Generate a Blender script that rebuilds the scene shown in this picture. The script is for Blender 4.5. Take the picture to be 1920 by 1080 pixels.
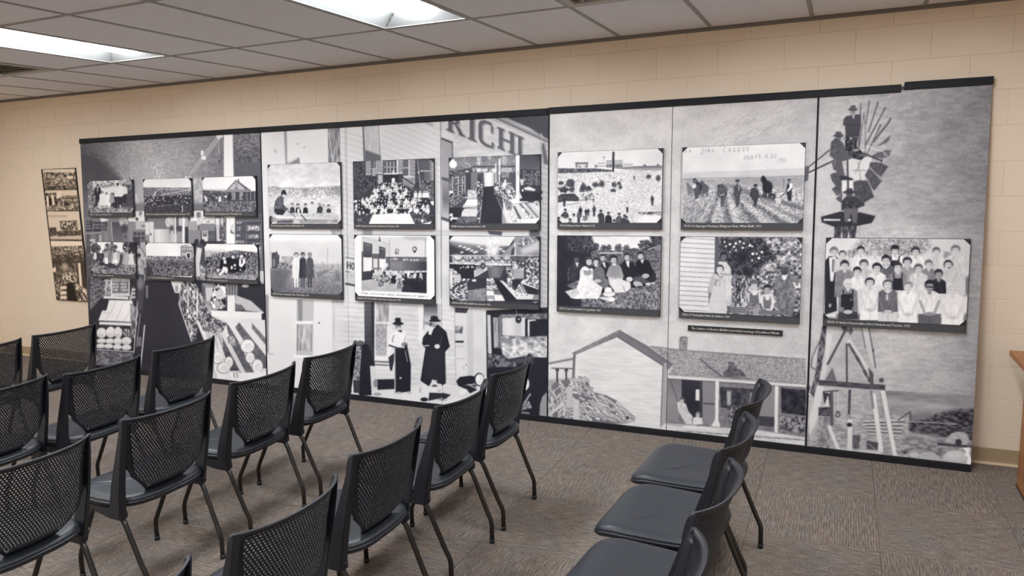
import bpy, bmesh, math, random
import numpy as np
from mathutils import Vector, Matrix

# ---------------------------------------------------------------- clean start
for _o in list(bpy.data.objects):
    bpy.data.objects.remove(_o, do_unlink=True)
scene = bpy.context.scene
COL = scene.collection
random.seed(7)

# ---------------------------------------------------------------- camera
F_PX, PITCH, YAW, ROLL = 1392.4657, 0.1474, -0.4208, -0.0257
EYE = np.array([1.2668, -5.1369, 1.8057])
_c, _s = math.cos(YAW), math.sin(YAW)
_fw = np.array([_s * math.cos(PITCH), _c * math.cos(PITCH), -math.sin(PITCH)])
_r = np.array([_c, -_s, 0.0])
_u = np.cross(_r, _fw)
CAM_R = math.cos(ROLL) * _r + math.sin(ROLL) * _u
CAM_U = -math.sin(ROLL) * _r + math.cos(ROLL) * _u
CAM_F = _fw
cam_data = bpy.data.cameras.new('camera')
cam_data.sensor_width = 36.0
cam_data.sensor_fit = 'HORIZONTAL'
cam_data.lens = F_PX / 1920.0 * 36.0
cam_data.clip_start = 0.02
cam = bpy.data.objects.new('camera', cam_data)
COL.objects.link(cam)
cam.matrix_world = Matrix((
    (CAM_R[0], CAM_U[0], -CAM_F[0], EYE[0]),
    (CAM_R[1], CAM_U[1], -CAM_F[1], EYE[1]),
    (CAM_R[2], CAM_U[2], -CAM_F[2], EYE[2]),
    (0, 0, 0, 1)))
scene.camera = cam

# ---------------------------------------------------------------- world and exposure
world = bpy.data.worlds.new('world')
scene.world = world
world.use_nodes = True
world.node_tree.nodes['Background'].inputs['Color'].default_value = (0.8, 0.85, 0.9, 1)
world.node_tree.nodes['Background'].inputs['Strength'].default_value = 0.02
scene.view_settings.view_transform = 'Standard'
scene.view_settings.look = 'None'
scene.view_settings.gamma = 1.0
scene.view_settings.use_curve_mapping = False
scene.view_settings.exposure = 0.0
LAMP_STRENGTH = 44.5         # emission of each fluorescent lens

# ---------------------------------------------------------------- helpers
def lin(c):
    c = c / 255.0
    return c / 12.92 if c <= 0.04045 else ((c + 0.055) / 1.055) ** 2.4

def rgb(r, g, b):
    return (lin(r), lin(g), lin(b), 1.0)

def new_mat(name, color=(0.5, 0.5, 0.5, 1), rough=0.5, metal=0.0, spec=0.5):
    m = bpy.data.materials.new(name)
    m.use_nodes = True
    b = m.node_tree.nodes['Principled BSDF']
    b.inputs['Base Color'].default_value = color
    b.inputs['Roughness'].default_value = rough
    b.inputs['Metallic'].default_value = metal
    b.inputs['Specular IOR Level'].default_value = spec
    return m

def nodes_of(m):
    return m.node_tree.nodes, m.node_tree.links, m.node_tree.nodes['Principled BSDF']

def mottled(name, c0, c1, scale, rough=0.6, bump=0.0, bscale=None, spec=0.4, detail=3.0, stretch=None):
    """two-tone noise colour with optional fine relief, in object space"""
    m = new_mat(name, c0, rough, 0, spec)
    N, L, B = nodes_of(m)
    tc = N.new('ShaderNodeTexCoord')
    src = tc.outputs['Object']
    if stretch:
        mp = N.new('ShaderNodeMapping')
        mp.inputs['Scale'].default_value = stretch
        L.new(src, mp.inputs['Vector'])
        src = mp.outputs['Vector']
    nz = N.new('ShaderNodeTexNoise')
    nz.inputs['Scale'].default_value = scale
    nz.inputs['Detail'].default_value = detail
    L.new(src, nz.inputs['Vector'])
    mx = N.new('ShaderNodeMix')
    mx.data_type = 'RGBA'
    mx.inputs[6].default_value = c0
    mx.inputs[7].default_value = c1
    L.new(nz.outputs['Fac'], mx.inputs[0])
    L.new(mx.outputs[2], B.inputs['Base Color'])
    if bump:
        n2 = N.new('ShaderNodeTexNoise')
        n2.inputs['Scale'].default_value = bscale or scale * 6
        n2.inputs['Detail'].default_value = 2.0
        L.new(src, n2.inputs['Vector'])
        bp = N.new('ShaderNodeBump')
        bp.inputs['Strength'].default_value = bump
        bp.inputs['Distance'].default_value = 0.003
        L.new(n2.outputs['Fac'], bp.inputs['Height'])
        L.new(bp.outputs['Normal'], B.inputs['Normal'])
    return m

def mesh_obj(name, verts, faces, mat=None, parent=None, smooth=False):
    me = bpy.data.meshes.new(name)
    me.from_pydata([tuple(v) for v in verts], [], faces)
    me.update()
    if mat:
        me.materials.append(mat)
    if smooth:
        for p in me.polygons:
            p.use_smooth = True
    o = bpy.data.objects.new(name, me)
    COL.objects.link(o)
    if parent:
        o.parent = parent
    return o

def share(name, me, parent=None, loc=(0, 0, 0), rot=(0, 0, 0)):
    o = bpy.data.objects.new(name, me)
    COL.objects.link(o)
    o.location = loc
    o.rotation_euler = rot
    if parent:
        o.parent = parent
    return o

def box_bm(bm, x0, x1, y0, y1, z0, z1):
    vs = [bm.verts.new(p) for p in ((x0, y0, z0), (x1, y0, z0), (x1, y1, z0), (x0, y1, z0),
                                    (x0, y0, z1), (x1, y0, z1), (x1, y1, z1), (x0, y1, z1))]
    for f in ((0, 3, 2, 1), (4, 5, 6, 7), (0, 1, 5, 4), (1, 2, 6, 5), (2, 3, 7, 6), (3, 0, 4, 7)):
        bm.faces.new([vs[i] for i in f])
    return vs

def bm_mesh(name, bm, mat=None, smooth=False):
    me = bpy.data.meshes.new(name)
    bm.normal_update()
    bm.to_mesh(me)
    bm.free()
    if mat:
        me.materials.append(mat)
    if smooth:
        for p in me.polygons:
            p.use_smooth = True
    return me

def bm_obj(name, bm, mat=None, parent=None, smooth=False):
    return share(name, bm_mesh(name, bm, mat, smooth), parent)

def box(name, x0, x1, y0, y1, z0, z1, mat=None, parent=None, bevel=0.0):
    bm = bmesh.new()
    box_bm(bm, x0, x1, y0, y1, z0, z1)
    if bevel:
        bmesh.ops.bevel(bm, geom=list(bm.edges), offset=bevel, segments=2, affect='EDGES', profile=0.6)
    return bm_obj(name, bm, mat, parent)

def tube_bm(bm, path, r, seg=10, cap=True):
    """tube along a polyline of points, radius r (number or list)"""
    P = [Vector(p) for p in path]
    rings = []
    up = Vector((0, 0, 1))
    prev = None
    for i, p in enumerate(P):
        if i == 0:
            t = P[1] - P[0]
        elif i == len(P) - 1:
            t = P[-1] - P[-2]
        else:
            t = (P[i + 1] - P[i]).normalized() + (P[i] - P[i - 1]).normalized()
        t.normalize()
        if prev is None:
            a = t.cross(Vector((0, 1, 0)) if abs(t.y) < 0.9 else Vector((1, 0, 0)))
        else:
            a = prev - t * prev.dot(t)
        a.normalize()
        prev = a
        b = t.cross(a)
        rr = r[i] if isinstance(r, (list, tuple)) else r
        rings.append([bm.verts.new(p + (a * math.cos(2 * math.pi * k / seg) + b * math.sin(2 * math.pi * k / seg)) * rr)
                      for k in range(seg)])
    for A, B in zip(rings, rings[1:]):
        for k in range(seg):
            bm.faces.new((A[k], A[(k + 1) % seg], B[(k + 1) % seg], B[k]))
    if cap:
        bm.faces.new(list(reversed(rings[0])))
        bm.faces.new(rings[-1])

def smooth_path(pts, r=0.03, n=4):
    """round the corners of a polyline"""
    P = [Vector(p) for p in pts]
    out = [P[0]]
    for a, b, c in zip(P, P[1:], P[2:]):
        d1, d2 = (a - b), (c - b)
        k = min(r, d1.length * .45, d2.length * .45)
        p, q = b + d1.normalized() * k, b + d2.normalized() * k
        for i in range(n + 1):
            t = i / n
            out.append(p * (1 - t) ** 2 + b * 2 * t * (1 - t) + q * t * t)
    out.append(P[-1])
    return out

def empty(name, loc=(0, 0, 0), rz=0.0):
    o = bpy.data.objects.new(name, None)
    o.empty_display_size = 0.1
    COL.objects.link(o)
    o.location = loc
    o.rotation_euler = (0, 0, rz)
    return o

def tag(o, label, cat, group=None):
    o['label'] = label
    o['category'] = cat
    if group:
        o['group'] = group
    return o

def structure(o, label=None):
    o['kind'] = 'structure'
    if label:
        o['label'] = label
    return o

# ================================================================ ROOM SHELL
XL, XR, YB, HC = -7.30, 3.70, -7.20, 2.738      # left wall, right wall, wall behind the viewer, ceiling height
BL, BH = 0.4064, 0.2032                          # concrete block length and height
M_WALL = mottled('painted_block', rgb(229, 211, 191), rgb(223, 204, 183), 2.2, 0.62, 0.25, 160, 0.35)
M_JOINT = new_mat('painted_mortar', rgb(212, 193, 170), 0.7)
M_PLAIN = mottled('painted_wall', rgb(229, 211, 186), rgb(223, 204, 178), 1.5, 0.65, 0.15, 90, 0.3)
M_BASE = mottled('vinyl_base', rgb(168, 146, 116), rgb(156, 134, 106), 6, 0.45, 0, None, 0.4)
M_BASELIP = new_mat('vinyl_base_lip', rgb(196, 172, 140), 0.4)

# back wall: recessed mortar face with painted concrete blocks standing proud of it
wall_back = structure(box('wall_back', XL - .2, XR + .2, 0.0020, 0.2, 0, HC + .35, M_JOINT),
                      'cream painted concrete block wall')
def block_mesh(w, h):
    bm = bmesh.new()
    box_bm(bm, 0.0006, w - 0.0006, 0, 0.06, 0.0006, h - 0.0006)
    front = [e for e in bm.edges if all(abs(v.co.y) < 1e-6 for v in e.verts)]
    bmesh.ops.bevel(bm, geom=front, offset=0.0020, segments=1, affect='EDGES')
    return bm_mesh('block', bm, M_WALL)
full_block = block_mesh(BL, BH)
cut_cache = {}
n_course = 14
for c in range(n_course):
    z = c * BH
    off = 2.11 if c % 2 == 0 else 1.9068
    k0 = math.floor((XL - off) / BL)
    k = k0
    while off + k * BL < XR:
        xa, xb = max(off + k * BL, XL), min(off + (k + 1) * BL, XR)
        k += 1
        if xb - xa < 0.03:
            continue
        if z < 2.0 and xa > -5.35 and xb < 1.75:
            continue                                   # wholly behind the mural
        h = min(BH, HC - z)
        if h < .02:
            continue
        if xb - xa > BL - 1e-4 and h > BH - 1e-4:
            me = full_block
        else:
            key = (round(xb - xa, 3), round(h, 3))
            if key not in cut_cache:
                cut_cache[key] = block_mesh(*key)
            me = cut_cache[key]
        share('concrete_block', me, wall_back, (xa, 0, z))

structure(box('wall_left', XL - .15, XL, YB, 0.02, 0, HC + .35, M_PLAIN), 'cream painted side wall')
structure(box('wall_right', XR, XR + .15, YB, 0.02, 0, HC + .35, M_PLAIN), 'cream painted side wall')
structure(box('wall_front', XL - .15, XR + .15, YB - .15, YB, 0, HC + .35, M_PLAIN), 'cream painted wall behind the viewer')

def baseboard(name, x0, x1):
    bm = bmesh.new()
    prof = [(0, 0.100), (-0.004, 0.098), (-0.005, 0.03), (-0.007, 0.014), (-0.016, 0.004), (-0.018, 0.0), (0, 0.0)]
    a = [bm.verts.new((x0, y, z)) for y, z in prof]
    b = [bm.verts.new((x1, y, z)) for y, z in prof]
    n = len(prof)
    for i in range(n):
        f = bm.faces.new((a[i], a[(i + 1) % n], b[(i + 1) % n], b[i]))
        f.material_index = 1 if i in (3, 4) else 0
    bm.faces.new(a[::-1]); bm.faces.new(b)
    o = bm_obj(name, bm, M_BASE)
    o.data.materials.append(M_BASELIP)
    return structure(o, 'tan vinyl cove base along the block wall')
baseboard('baseboard_back', XL, XR)

# ---------------------------------------------------------------- carpet tiles
def carpet_mat():
    m = new_mat('carpet', rgb(112, 100, 88), 0.95, 0, 0.1)
    N, L, B = nodes_of(m)
    tc = N.new('ShaderNodeTexCoord')
    oi = N.new('ShaderNodeObjectInfo')
    add = N.new('ShaderNodeVectorMath'); add.operation = 'ADD'
    mul = N.new('ShaderNodeVectorMath'); mul.operation = 'SCALE'
    L.new(oi.outputs['Location'], mul.inputs[0]); mul.inputs['Scale'].default_value = 3.17
    L.new(tc.outputs['Object'], add.inputs[0]); L.new(mul.outputs[0], add.inputs[1])
    def noise(scale, stretch, detail=2.0, rough=0.6):
        mp = N.new('ShaderNodeMapping'); mp.inputs['Scale'].default_value = stretch
        L.new(add.outputs[0], mp.inputs['Vector'])
        n = N.new('ShaderNodeTexNoise'); n.inputs['Scale'].default_value = scale
        n.inputs['Detail'].default_value = detail; n.inputs['Roughness'].default_value = rough
        L.new(mp.outputs['Vector'], n.inputs['Vector'])
        return n.outputs['Fac']
    streak = noise(16, (0.8, 8.5, 1), 3)        # broken lines along the tile's grain (x)
    fine = noise(120, (0.8, 1.5, 1), 2)
    broad = noise(3.0, (1, 2.5, 1), 1)
    # ribs across y
    sep = N.new('ShaderNodeSeparateXYZ'); L.new(tc.outputs['Object'], sep.inputs[0])
    m1 = N.new('ShaderNodeMath'); m1.operation = 'MULTIPLY'; m1.inputs[1].default_value = 2 * math.pi / 0.0127
    L.new(sep.outputs['Y'], m1.inputs[0])
    rib = N.new('ShaderNodeMath'); rib.operation = 'SINE'; L.new(m1.outputs[0], rib.inputs[0])
    ramp = N.new('ShaderNodeValToRGB')
    e = ramp.color_ramp.elements
    e[0].position, e[0].color = 0.30, rgb(68, 61, 57)
    e[1].position, e[1].color = 0.72, rgb(166, 154, 144)
    k = ramp.color_ramp.elements.new(0.5); k.color = rgb(115, 105, 97)
    def mix(a, b, wa, wb):
        x = N.new('ShaderNodeMath'); x.operation = 'MULTIPLY'; x.inputs[1].default_value = wa; L.new(a, x.inputs[0])
        y = N.new('ShaderNodeMath'); y.operation = 'MULTIPLY_ADD'; y.inputs[1].default_value = wb
        L.new(b, y.inputs[0]); L.new(x.outputs[0], y.inputs[2])
        return y.outputs[0]
    v = mix(streak, fine, 0.55, 0.45)
    v2 = mix(v, rib.outputs[0], 1.0, 0.04)
    L.new(v2, ramp.inputs['Fac'])
    tint = N.new('ShaderNodeMix'); tint.data_type = 'RGBA'; tint.blend_type = 'MULTIPLY'
    tint.inputs[0].default_value = 1.0
    tr = N.new('ShaderNodeValToRGB')
    te = tr.color_ramp.elements
    te[0].position, te[0].color = 0.35, (0.94, 0.96, 1.0, 1)
    te[1].position, te[1].color = 0.65, (1.04, 0.99, 0.95, 1)
    L.new(broad, tr.inputs['Fac'])
    L.new(ramp.outputs['Color'], tint.inputs[6]); L.new(tr.outputs['Color'], tint.inputs[7])
    L.new(tint.outputs[2], B.inputs['Base Color'])
    bp = N.new('ShaderNodeBump'); bp.inputs['Strength'].default_value = 0.7; bp.inputs['Distance'].default_value = 0.004
    hgt = mix(v, rib.outputs[0], 1.0, 0.12)
    L.new(hgt, bp.inputs['Height']); L.new(bp.outputs['Normal'], B.inputs['Normal'])
    return m
M_CARPET = carpet_mat()
floor = structure(box('floor', XL - .15, XR + .15, YB - .15, 0.02, -0.12, -0.006, new_mat('slab', rgb(90, 80, 70), 0.9)),
                  'brown and grey carpet tiles laid quarter-turned')
CT = 0.6096
def tile_mesh(w, d):
    bm = bmesh.new()
    g = 0.0006
    box_bm(bm, -w / 2 + g, w / 2 - g, -d / 2 + g, d / 2 - g, -0.0055, 0)
    top = [e for e in bm.edges if all(abs(v.co.z) < 1e-6 for v in e.verts)]
    bmesh.ops.bevel(bm, geom=top, offset=0.0018, segments=1, affect='EDGES')
    return bm_mesh('carpet_tile', bm, M_CARPET)
full_tile = tile_mesh(CT, CT)
tcache = {}
for i in range(-15, 4):
    for j in range(-11, 1):
        xa, xb = 1.485 + i * CT, 1.485 + (i + 1) * CT
        ya, yb = -0.808 + (j + 1) * CT - CT * 0, -0.808 + (j + 2) * CT
        xa, xb, ya, yb = max(xa, XL), min(xb, XR), max(ya, YB), min(yb, 0.0)
        if xb - xa < .01 or yb - ya < .01:
            continue
        turn = (i + j) % 2 == 1                    # ribs along y on these
        w, d = xb - xa, yb - ya
        if turn:
            w, d = d, w
        if abs(w - CT) < 1e-4 and abs(d - CT) < 1e-4:
            me = full_tile
        else:
            key = (round(w, 3), round(d, 3))
            me = tcache.setdefault(key, tile_mesh(*key)) if key in tcache else tcache.setdefault(key, tile_mesh(*key))
        share('carpet_tile', me, floor, ((xa + xb) / 2, (ya + yb) / 2, 0), (0, 0, math.pi / 2 if turn else 0))

# ---------------------------------------------------------------- suspended ceiling
M_TILE = mottled('ceiling_tile_board', rgb(238, 236, 239), rgb(230, 227, 231), 9, 0.9, 0.5, 420, 0.1)
M_GRID = new_mat('grid_metal', rgb(150, 145, 142), 0.55, 0.0)
M_DECK = new_mat('ceiling_deck', rgb(60, 58, 56), 0.9)
ceiling = structure(box('ceiling', XL - .15, XR + .15, YB - .15, 0.02, HC + .32, HC + .36, M_DECK),
                    'suspended grey ceiling of acoustic tiles in a metal grid')
GX0, D1 = -6.2685, 1.0458
xs = [GX0 + CT * i for i in range(-2, 18)]
xs = [XL] + [x for x in xs if XL + .02 < x < XR - .02] + [XR]
ys = [0.0, -D1]
while ys[-1] - 2 * CT > YB + .02:
    ys.append(ys[-1] - 2 * CT)
ys.append(YB)
def near(a, b):
    return abs(a - b) < 0.02
LIGHT_COLS = [GX0 + CT * i for i in (0, 4, 8, 12)]
VENT_CELLS = [(GX0 + CT * 2, -D1), (GX0 + CT * 10, -D1)]
LIGHT_CELLS = [(x, -D1) for x in LIGHT_COLS] + [(x, -D1 - 4 * CT) for x in LIGHT_COLS] + [(x, -D1 - 8 * CT) for x in LIGHT_COLS]  # second and third rows are unseen, added for illumination
ctile_cache = {}
def ceil_tile(w, d):
    key = (round(w, 3), round(d, 3))
    if key not in ctile_cache:
        bm = bmesh.new()
        box_bm(bm, 0.004, key[0] - 0.004, -key[1] + 0.004, -0.004, 0.003, 0.018)
        ctile_cache[key] = bm_mesh('ceiling_tile', bm, M_TILE)
    return ctile_cache[key]
for xa, xb in zip(xs, xs[1:]):
    for ya, yb in zip(ys, ys[1:]):
        if any(near(xa, lx) and near(ya, ly) for lx, ly in LIGHT_CELLS):
            continue
        if any(near(xa, vx) and near(ya, vy) for vx, vy in VENT_CELLS):
            # the grille takes the half of the cell nearest the wall, a half tile the rest
            share('ceiling_tile', ceil_tile(xb - xa, CT), ceiling, (xa, ya - CT, HC))
            continue
        share('ceiling_tile', ceil_tile(xb - xa, ya - yb), ceiling, (xa, ya, HC))
for x in xs[1:-1]:
    box('grid_bar', x - .012, x + .012, YB, 0, HC - .001, HC + .03, M_GRID, ceiling)
for y in ys[1:-1]:
    box('grid_bar', XL, XR, y - .012, y + .012, HC - .0014, HC + .03, M_GRID, ceiling)
for vx, vy in VENT_CELLS:
    box('grid_bar', vx, vx + CT, vy - CT - .012, vy - CT + .012, HC - .0012, HC + .03, M_GRID, ceiling)
bm = bmesh.new()                                    # wall angle along the block wall
box_bm(bm, XL, XR, -0.022, 0.0, HC - .002, HC + .002)
box_bm(bm, XL, XR, -0.0035, -0.0005, HC - .020, HC + .002)
structure(bm_obj('trim_1', bm, new_mat('wall_angle', rgb(120, 112, 106), 0.5)), 'thin metal wall angle where ceiling meets wall')

# ---------------------------------------------------------------- fluorescent troffers
M_ENAMEL = new_mat('greyed_enamel', rgb(136, 136, 135), 0.3)  # white enamel darkened in colour to curb lens glare on the reflectors
def lamp_mat(name='lit_lens', k=1.0):
    m = new_mat(name, (1, 1, 1, 1), 0.5)
    N, L, B = nodes_of(m)
    B.inputs['Emission Color'].default_value = (0.90, 0.955, 1.0, 1)
    B.inputs['Emission Strength'].default_value = LAMP_STRENGTH * k
    return m
M_LENS = lamp_mat()
def make_troffer():
    t = empty('ceiling_light')
    W, Ln, D = CT, 2 * CT, 0.11
    e = 0.013
    x0, x1, y0, y1 = e, W - e, -Ln + e, -e
    bm = bmesh.new()                                # flange frame
    for a in ((x0, x1, y1 - .014, y1), (x0, x1, y0, y0 + .014), (x0, x0 + .014, y0 + .014, y1 - .014), (x1 - .014, x1, y0 + .014, y1 - .014)):
        box_bm(bm, a[0], a[1], a[2], a[3], 0.0, 0.006)
    bm_obj('frame', bm, M_ENAMEL, t)
    # sloping side reflectors and end plates
    cx = W / 2
    bm = bmesh.new()
    def quad(*p):
        bm.faces.new([bm.verts.new(q) for q in p])
    xi, zi = 0.115, 0.085
    a0, a1, b0, b1 = x0 + .014, x1 - .014, y0 + .014, y1 - .014
    for s in (-1, 1):
        xo = a0 if s < 0 else a1
        xin = cx + s * xi
        n = 6
        for k in range(n):
            t0, t1 = k / n, (k + 1) / n
            f = lambda q: (xo + (xin - xo) * q, zi * math.sin(q * math.pi / 2) + 0.004)
            (xa, za), (xb, zb) = f(t0), f(t1)
            quad((xa, b0, za), (xb, b0 + .1 * t1, zb), (xb, b1 - .1 * t1, zb), (xa, b1, za))
    quad((cx - xi, b0 + .1, zi + .004), (cx + xi, b0 + .1, zi + .004), (cx + xi, b1 - .1, zi + .004), (cx - xi, b1 - .1, zi + .004))
    bmesh.ops.recalc_face_normals(bm, faces=list(bm.faces))
    bm_obj('reflector', bm, M_ENAMEL, t)
    for y, d in ((b0, 1), (b1, -1)):                # sloping end plates
        bm = bmesh.new()
        bm.faces.new([bm.verts.new(q) for q in ((a0, y, .004), (a1, y, .004), (cx + xi, y + d * .1, zi + .004), (cx - xi, y + d * .1, zi + .004))])
        bm_obj('end_plate', bm, M_ENAMEL, t)
    bm = bmesh.new()                                # bowed prismatic basket
    n = 12
    prof = [(cx + (xi + .03) * math.cos(math.pi * k / n), zi - 0.058 * math.sin(math.pi * k / n)) for k in range(n + 1)]
    A = [bm.verts.new((x, b0 + .075, z)) for x, z in prof]
    Bv = [bm.verts.new((x, b1 - .075, z)) for x, z in prof]
    for k in range(n):
        bm.faces.new((A[k], A[k + 1], Bv[k + 1], Bv[k]))
    bm.faces.new(A); bm.faces.new(Bv[::-1])
    bm_obj('lens', bm, M_LENS, t)
    bm = bmesh.new()                                # steel housing above
    box_bm(bm, x0, x1, y0, y1, 0.1, 0.15)
    box_bm(bm, x0, x0 + .003, y0, y1, 0.006, 0.1); box_bm(bm, x1 - .003, x1, y0, y1, 0.006, 0.1)
    box_bm(bm, x0 + .003, x1 - .003, y0, y0 + .003, 0.006, 0.1); box_bm(bm, x0 + .003, x1 - .003, y1 - .003, y1, 0.006, 0.1)
    bm_obj('housing', bm, M_ENAMEL, t)
    return t
def copy_thing(root, name=None):
    r = root.copy(); COL.objects.link(r)
    for ch in list(root.children):
        c = ch.copy(); COL.objects.link(c); c.parent = r
        for g in list(ch.children):
            d = g.copy(); COL.objects.link(d); d.parent = c
    return r
troffer = make_troffer()
L_LABEL = {3: 'added, dimmer fluorescent ceiling light over the far left corner, just outside the photo',
           0: 'bright fluorescent ceiling light at the upper left edge, beside the dark slotted vent',
           1: 'bright fluorescent ceiling light near the top centre, above the middle mural panels',
           2: 'fluorescent ceiling light over the right end of the mural, above the photo frame'}
for n, (lx, ly) in enumerate(LIGHT_CELLS):
    o = troffer if n == 0 else copy_thing(troffer)
    o.location = (lx, ly, HC)
    lab = L_LABEL[(n - 1) % 4] if n < 4 else ['first', 'second', 'third', 'fourth'][n % 4] + ' fluorescent ceiling light from the left wall in the added ' + ('row just before' if n < 8 else 'row behind') + ' the viewer'
    tag(o, lab, 'ceiling light', 'fluorescent ceiling lights')
for ch in troffer.children:                         # unseen corner fixture added for the left wall, its lens dimmed
    if ch.name.startswith('lens'):
        ch.data = ch.data.copy()
        ch.data.materials[0] = lamp_mat('dimmed_lens', 0.6)

# ---------------------------------------------------------------- air grilles
M_GRILLE = new_mat('grille_enamel', rgb(176, 172, 168), 0.45)
M_DARK = new_mat('duct_black', rgb(24, 24, 26), 0.8)
def make_grille(name, slats, lattice):
    g = empty(name)
    W = CT - .026
    bm = bmesh.new()
    fr = .045
    for a in ((0, W, -fr, 0), (0, W, -W, -W + fr), (0, fr, -W + fr, -fr), (W - fr, W, -W + fr, -fr)):
        box_bm(bm, a[0], a[1], a[2], a[3], -.004, .010)
    bm_obj('frame', bm, M_GRILLE, g)
    box('duct', fr, W - fr, -W + fr, -fr, .05, .09, M_DARK, g)
    inner = W - 2 * fr
    for k in range(slats):
        y = -fr - inner * (k + .5) / slats
        bm = bmesh.new()
        w = inner / slats * (.36 if lattice else .30)
        q = [(fr, y - w, .002), (W - fr, y - w, .002), (W - fr, y + w, .028), (fr, y + w, .028)]
        vs = [bm.verts.new(p) for p in q] + [bm.verts.new((p[0], p[1], p[2] + .0025)) for p in q]
        for f in ((0, 1, 2, 3), (7, 6, 5, 4), (0, 4, 5, 1), (1, 5, 6, 2), (2, 6, 7, 3), (3, 7, 4, 0)):
            bm.faces.new([vs[i] for i in f])
        bm_obj('slat', bm, M_GRILLE, g)
    if lattice:
        for k in range(1, 9):
            x = fr + inner * k / 9
            box('cross_slat', x - .003, x + .003, -W + fr, -fr, .0, .03, M_GRILLE, g)
    return g
g1 = make_grille('air_vent', 7, False)
g1.location = (VENT_CELLS[0][0] + .013, VENT_CELLS[0][1] - .013, HC)
tag(g1, 'ceiling air vent with dark open slots at the upper left edge', 'vent')
g2 = make_grille('air_vent', 9, True)
g2.location = (VENT_CELLS[1][0] + .013, VENT_CELLS[1][1] - .013, HC)
tag(g2, 'pale egg-crate ceiling air vent cut off by the top of the photo', 'vent')

# ================================================================ STACKING CHAIRS
M_PLASTIC = mottled('black_plastic', rgb(26, 27, 35), rgb(21, 22, 29), 40, 0.42, 0.05, 900, 0.55)
M_VINYL = mottled('black_vinyl', rgb(41, 44, 51), rgb(36, 39, 45), 30, 0.40, 0.10, 700, 0.5)
M_TUBE = new_mat('black_tube', rgb(38, 34, 33), 0.33, 0.25, 0.6)
M_GLIDE = new_mat('glide', rgb(20, 20, 22), 0.6)
M_CLIP = new_mat('grey_clip', rgb(150, 150, 156), 0.35, 0.3)

def back_x(y, z):
    """rear-facing profile of the backrest: tucks in at the bottom, bulges at the loins, flares at the rim"""
    pz = [0.440, 0.470, 0.50, 0.54, 0.60, 0.68, 0.76, 0.81, 0.835]
    px = [0.128, 0.158, 0.184, 0.206, 0.222, 0.236, 0.254, 0.270, 0.292]
    base = float(np.interp(z, pz, px))
    t = abs(y) / 0.23
    k = float(np.interp(z, [0.44, 0.55, 0.66, 0.835], [0.30, 0.62, 0.95, 1.0]))
    return base - 0.042 * t * t - 0.030 * k * t ** 4

def back_half(z):
    """half width of the perforated panel at height z"""
    return float(np.interp(z, [0.445, 0.475, 0.555, 0.60, 0.80, 0.835], [0.098, 0.112, 0.184, 0.196, 0.212, 0.214]))

Z0, Z1 = 0.452, 0.834

def make_back_mesh():
    # perforated field: staggered hexagonal cells, each with a hexagonal hole
    pitch = 0.0122
    rows = pitch * math.sqrt(3) / 2
    R, r, th = pitch / math.sqrt(3), pitch * 0.315, 0.0042
    zs = []
    z = Z0 + 0.042
    while z < Z1 - 0.02:
        zs.append(z); z += rows
    verts, faces = [], []
    def V(y, z, d):
        # small offset along the rough normal (x) is enough for a thin sheet
        verts.append((back_x(y, z) - d, y, z))
        return len(verts) - 1
    for n, zc in enumerate(zs):
        hw = back_half(zc) - (0.012 if zc < 0.58 else 0.011)
        k = int(hw / pitch) + 1
        for i in range(-k, k + 1):
            yc = (i + (0.5 if n % 2 else 0)) * pitch
            if abs(yc) > hw:
                continue
            ids = []
            for d in (0.0, th):
                o, h = [], []
                for q in range(6):
                    a = math.pi / 6 + q * math.pi / 3
                    o.append(V(yc + R * math.cos(a), zc + R * math.sin(a), d))
                    h.append(V(yc + r * math.cos(a), zc + r * math.sin(a), d))
                ids.append((o, h))
            (o0, h0), (o1, h1) = ids
            for q in range(6):
                p = (q + 1) % 6
                faces.append((o0[q], o0[p], h0[p], h0[q]))
                faces.append((h1[q], h1[p], o1[p], o1[q]))
                faces.append((h0[q], h0[p], h1[p], h1[q]))
    me = bpy.data.meshes.new('perforated_back')
    me.from_pydata(verts, [], faces)
    me.update()
    me.materials.append(M_PLASTIC)
    return me

def strip_mesh(name, inner, outer, th=0.010, closed=False, smooth=True):
    """solid strip between two (y, z) outlines lying on the back surface"""
    bm = bmesh.new()
    L = []
    for (a, b) in zip(inner, outer):
        row = []
        for (y, z), d in ((a, -0.002), (b, -0.002), (b, th), (a, th)):
            row.append(bm.verts.new((back_x(y, z) - d, y, z)))
        L.append(row)
    n = len(L)
    for i in range(n if closed else n - 1):
        A, B = L[i], L[(i + 1) % n]
        for k in range(4):
            bm.faces.new((A[k], A[(k + 1) % 4], B[(k + 1) % 4], B[k]))
    if not closed:
        bm.faces.new(L[0][::-1]); bm.faces.new(L[-1])
    bmesh.ops.recalc_face_normals(bm, faces=list(bm.faces))
    return bm

def make_back_frame():
    # closed border round the perforated field: up the right side, over the top, down the left, along the bottom band
    inner, outer = [], []
    zz = list(np.linspace(0.475, 0.815, 26))
    for z in zz:
        hw = back_half(z)
        inner.append((hw - 0.015, z)); outer.append((hw + (0.0 if z < .58 else min(.016, (z - .58) * .4)), z))
    hw = back_half(0.82)
    for y in np.linspace(hw - 0.015, -(hw - 0.015), 40):
        t = y / (hw - 0.015)
        inner.append((y, 0.815)); outer.append((t * (hw + 0.022), 0.836))
    for z in zz[::-1]:
        hw = back_half(z)
        inner.append((-hw + 0.015, z)); outer.append((-hw - (0.0 if z < .58 else min(.016, (z - .58) * .4)), z))
    hb = back_half(0.455)
    for y in np.linspace(-hb, hb, 18)[1:-1]:
        inner.append((y * .98, 0.497 - 0.0 * abs(y))); outer.append((y * 1.0, 0.452))
    bm = strip_mesh('f', inner, outer, 0.010, closed=True)
    return bm_mesh('back_frame', bm, M_PLASTIC, True)

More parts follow.
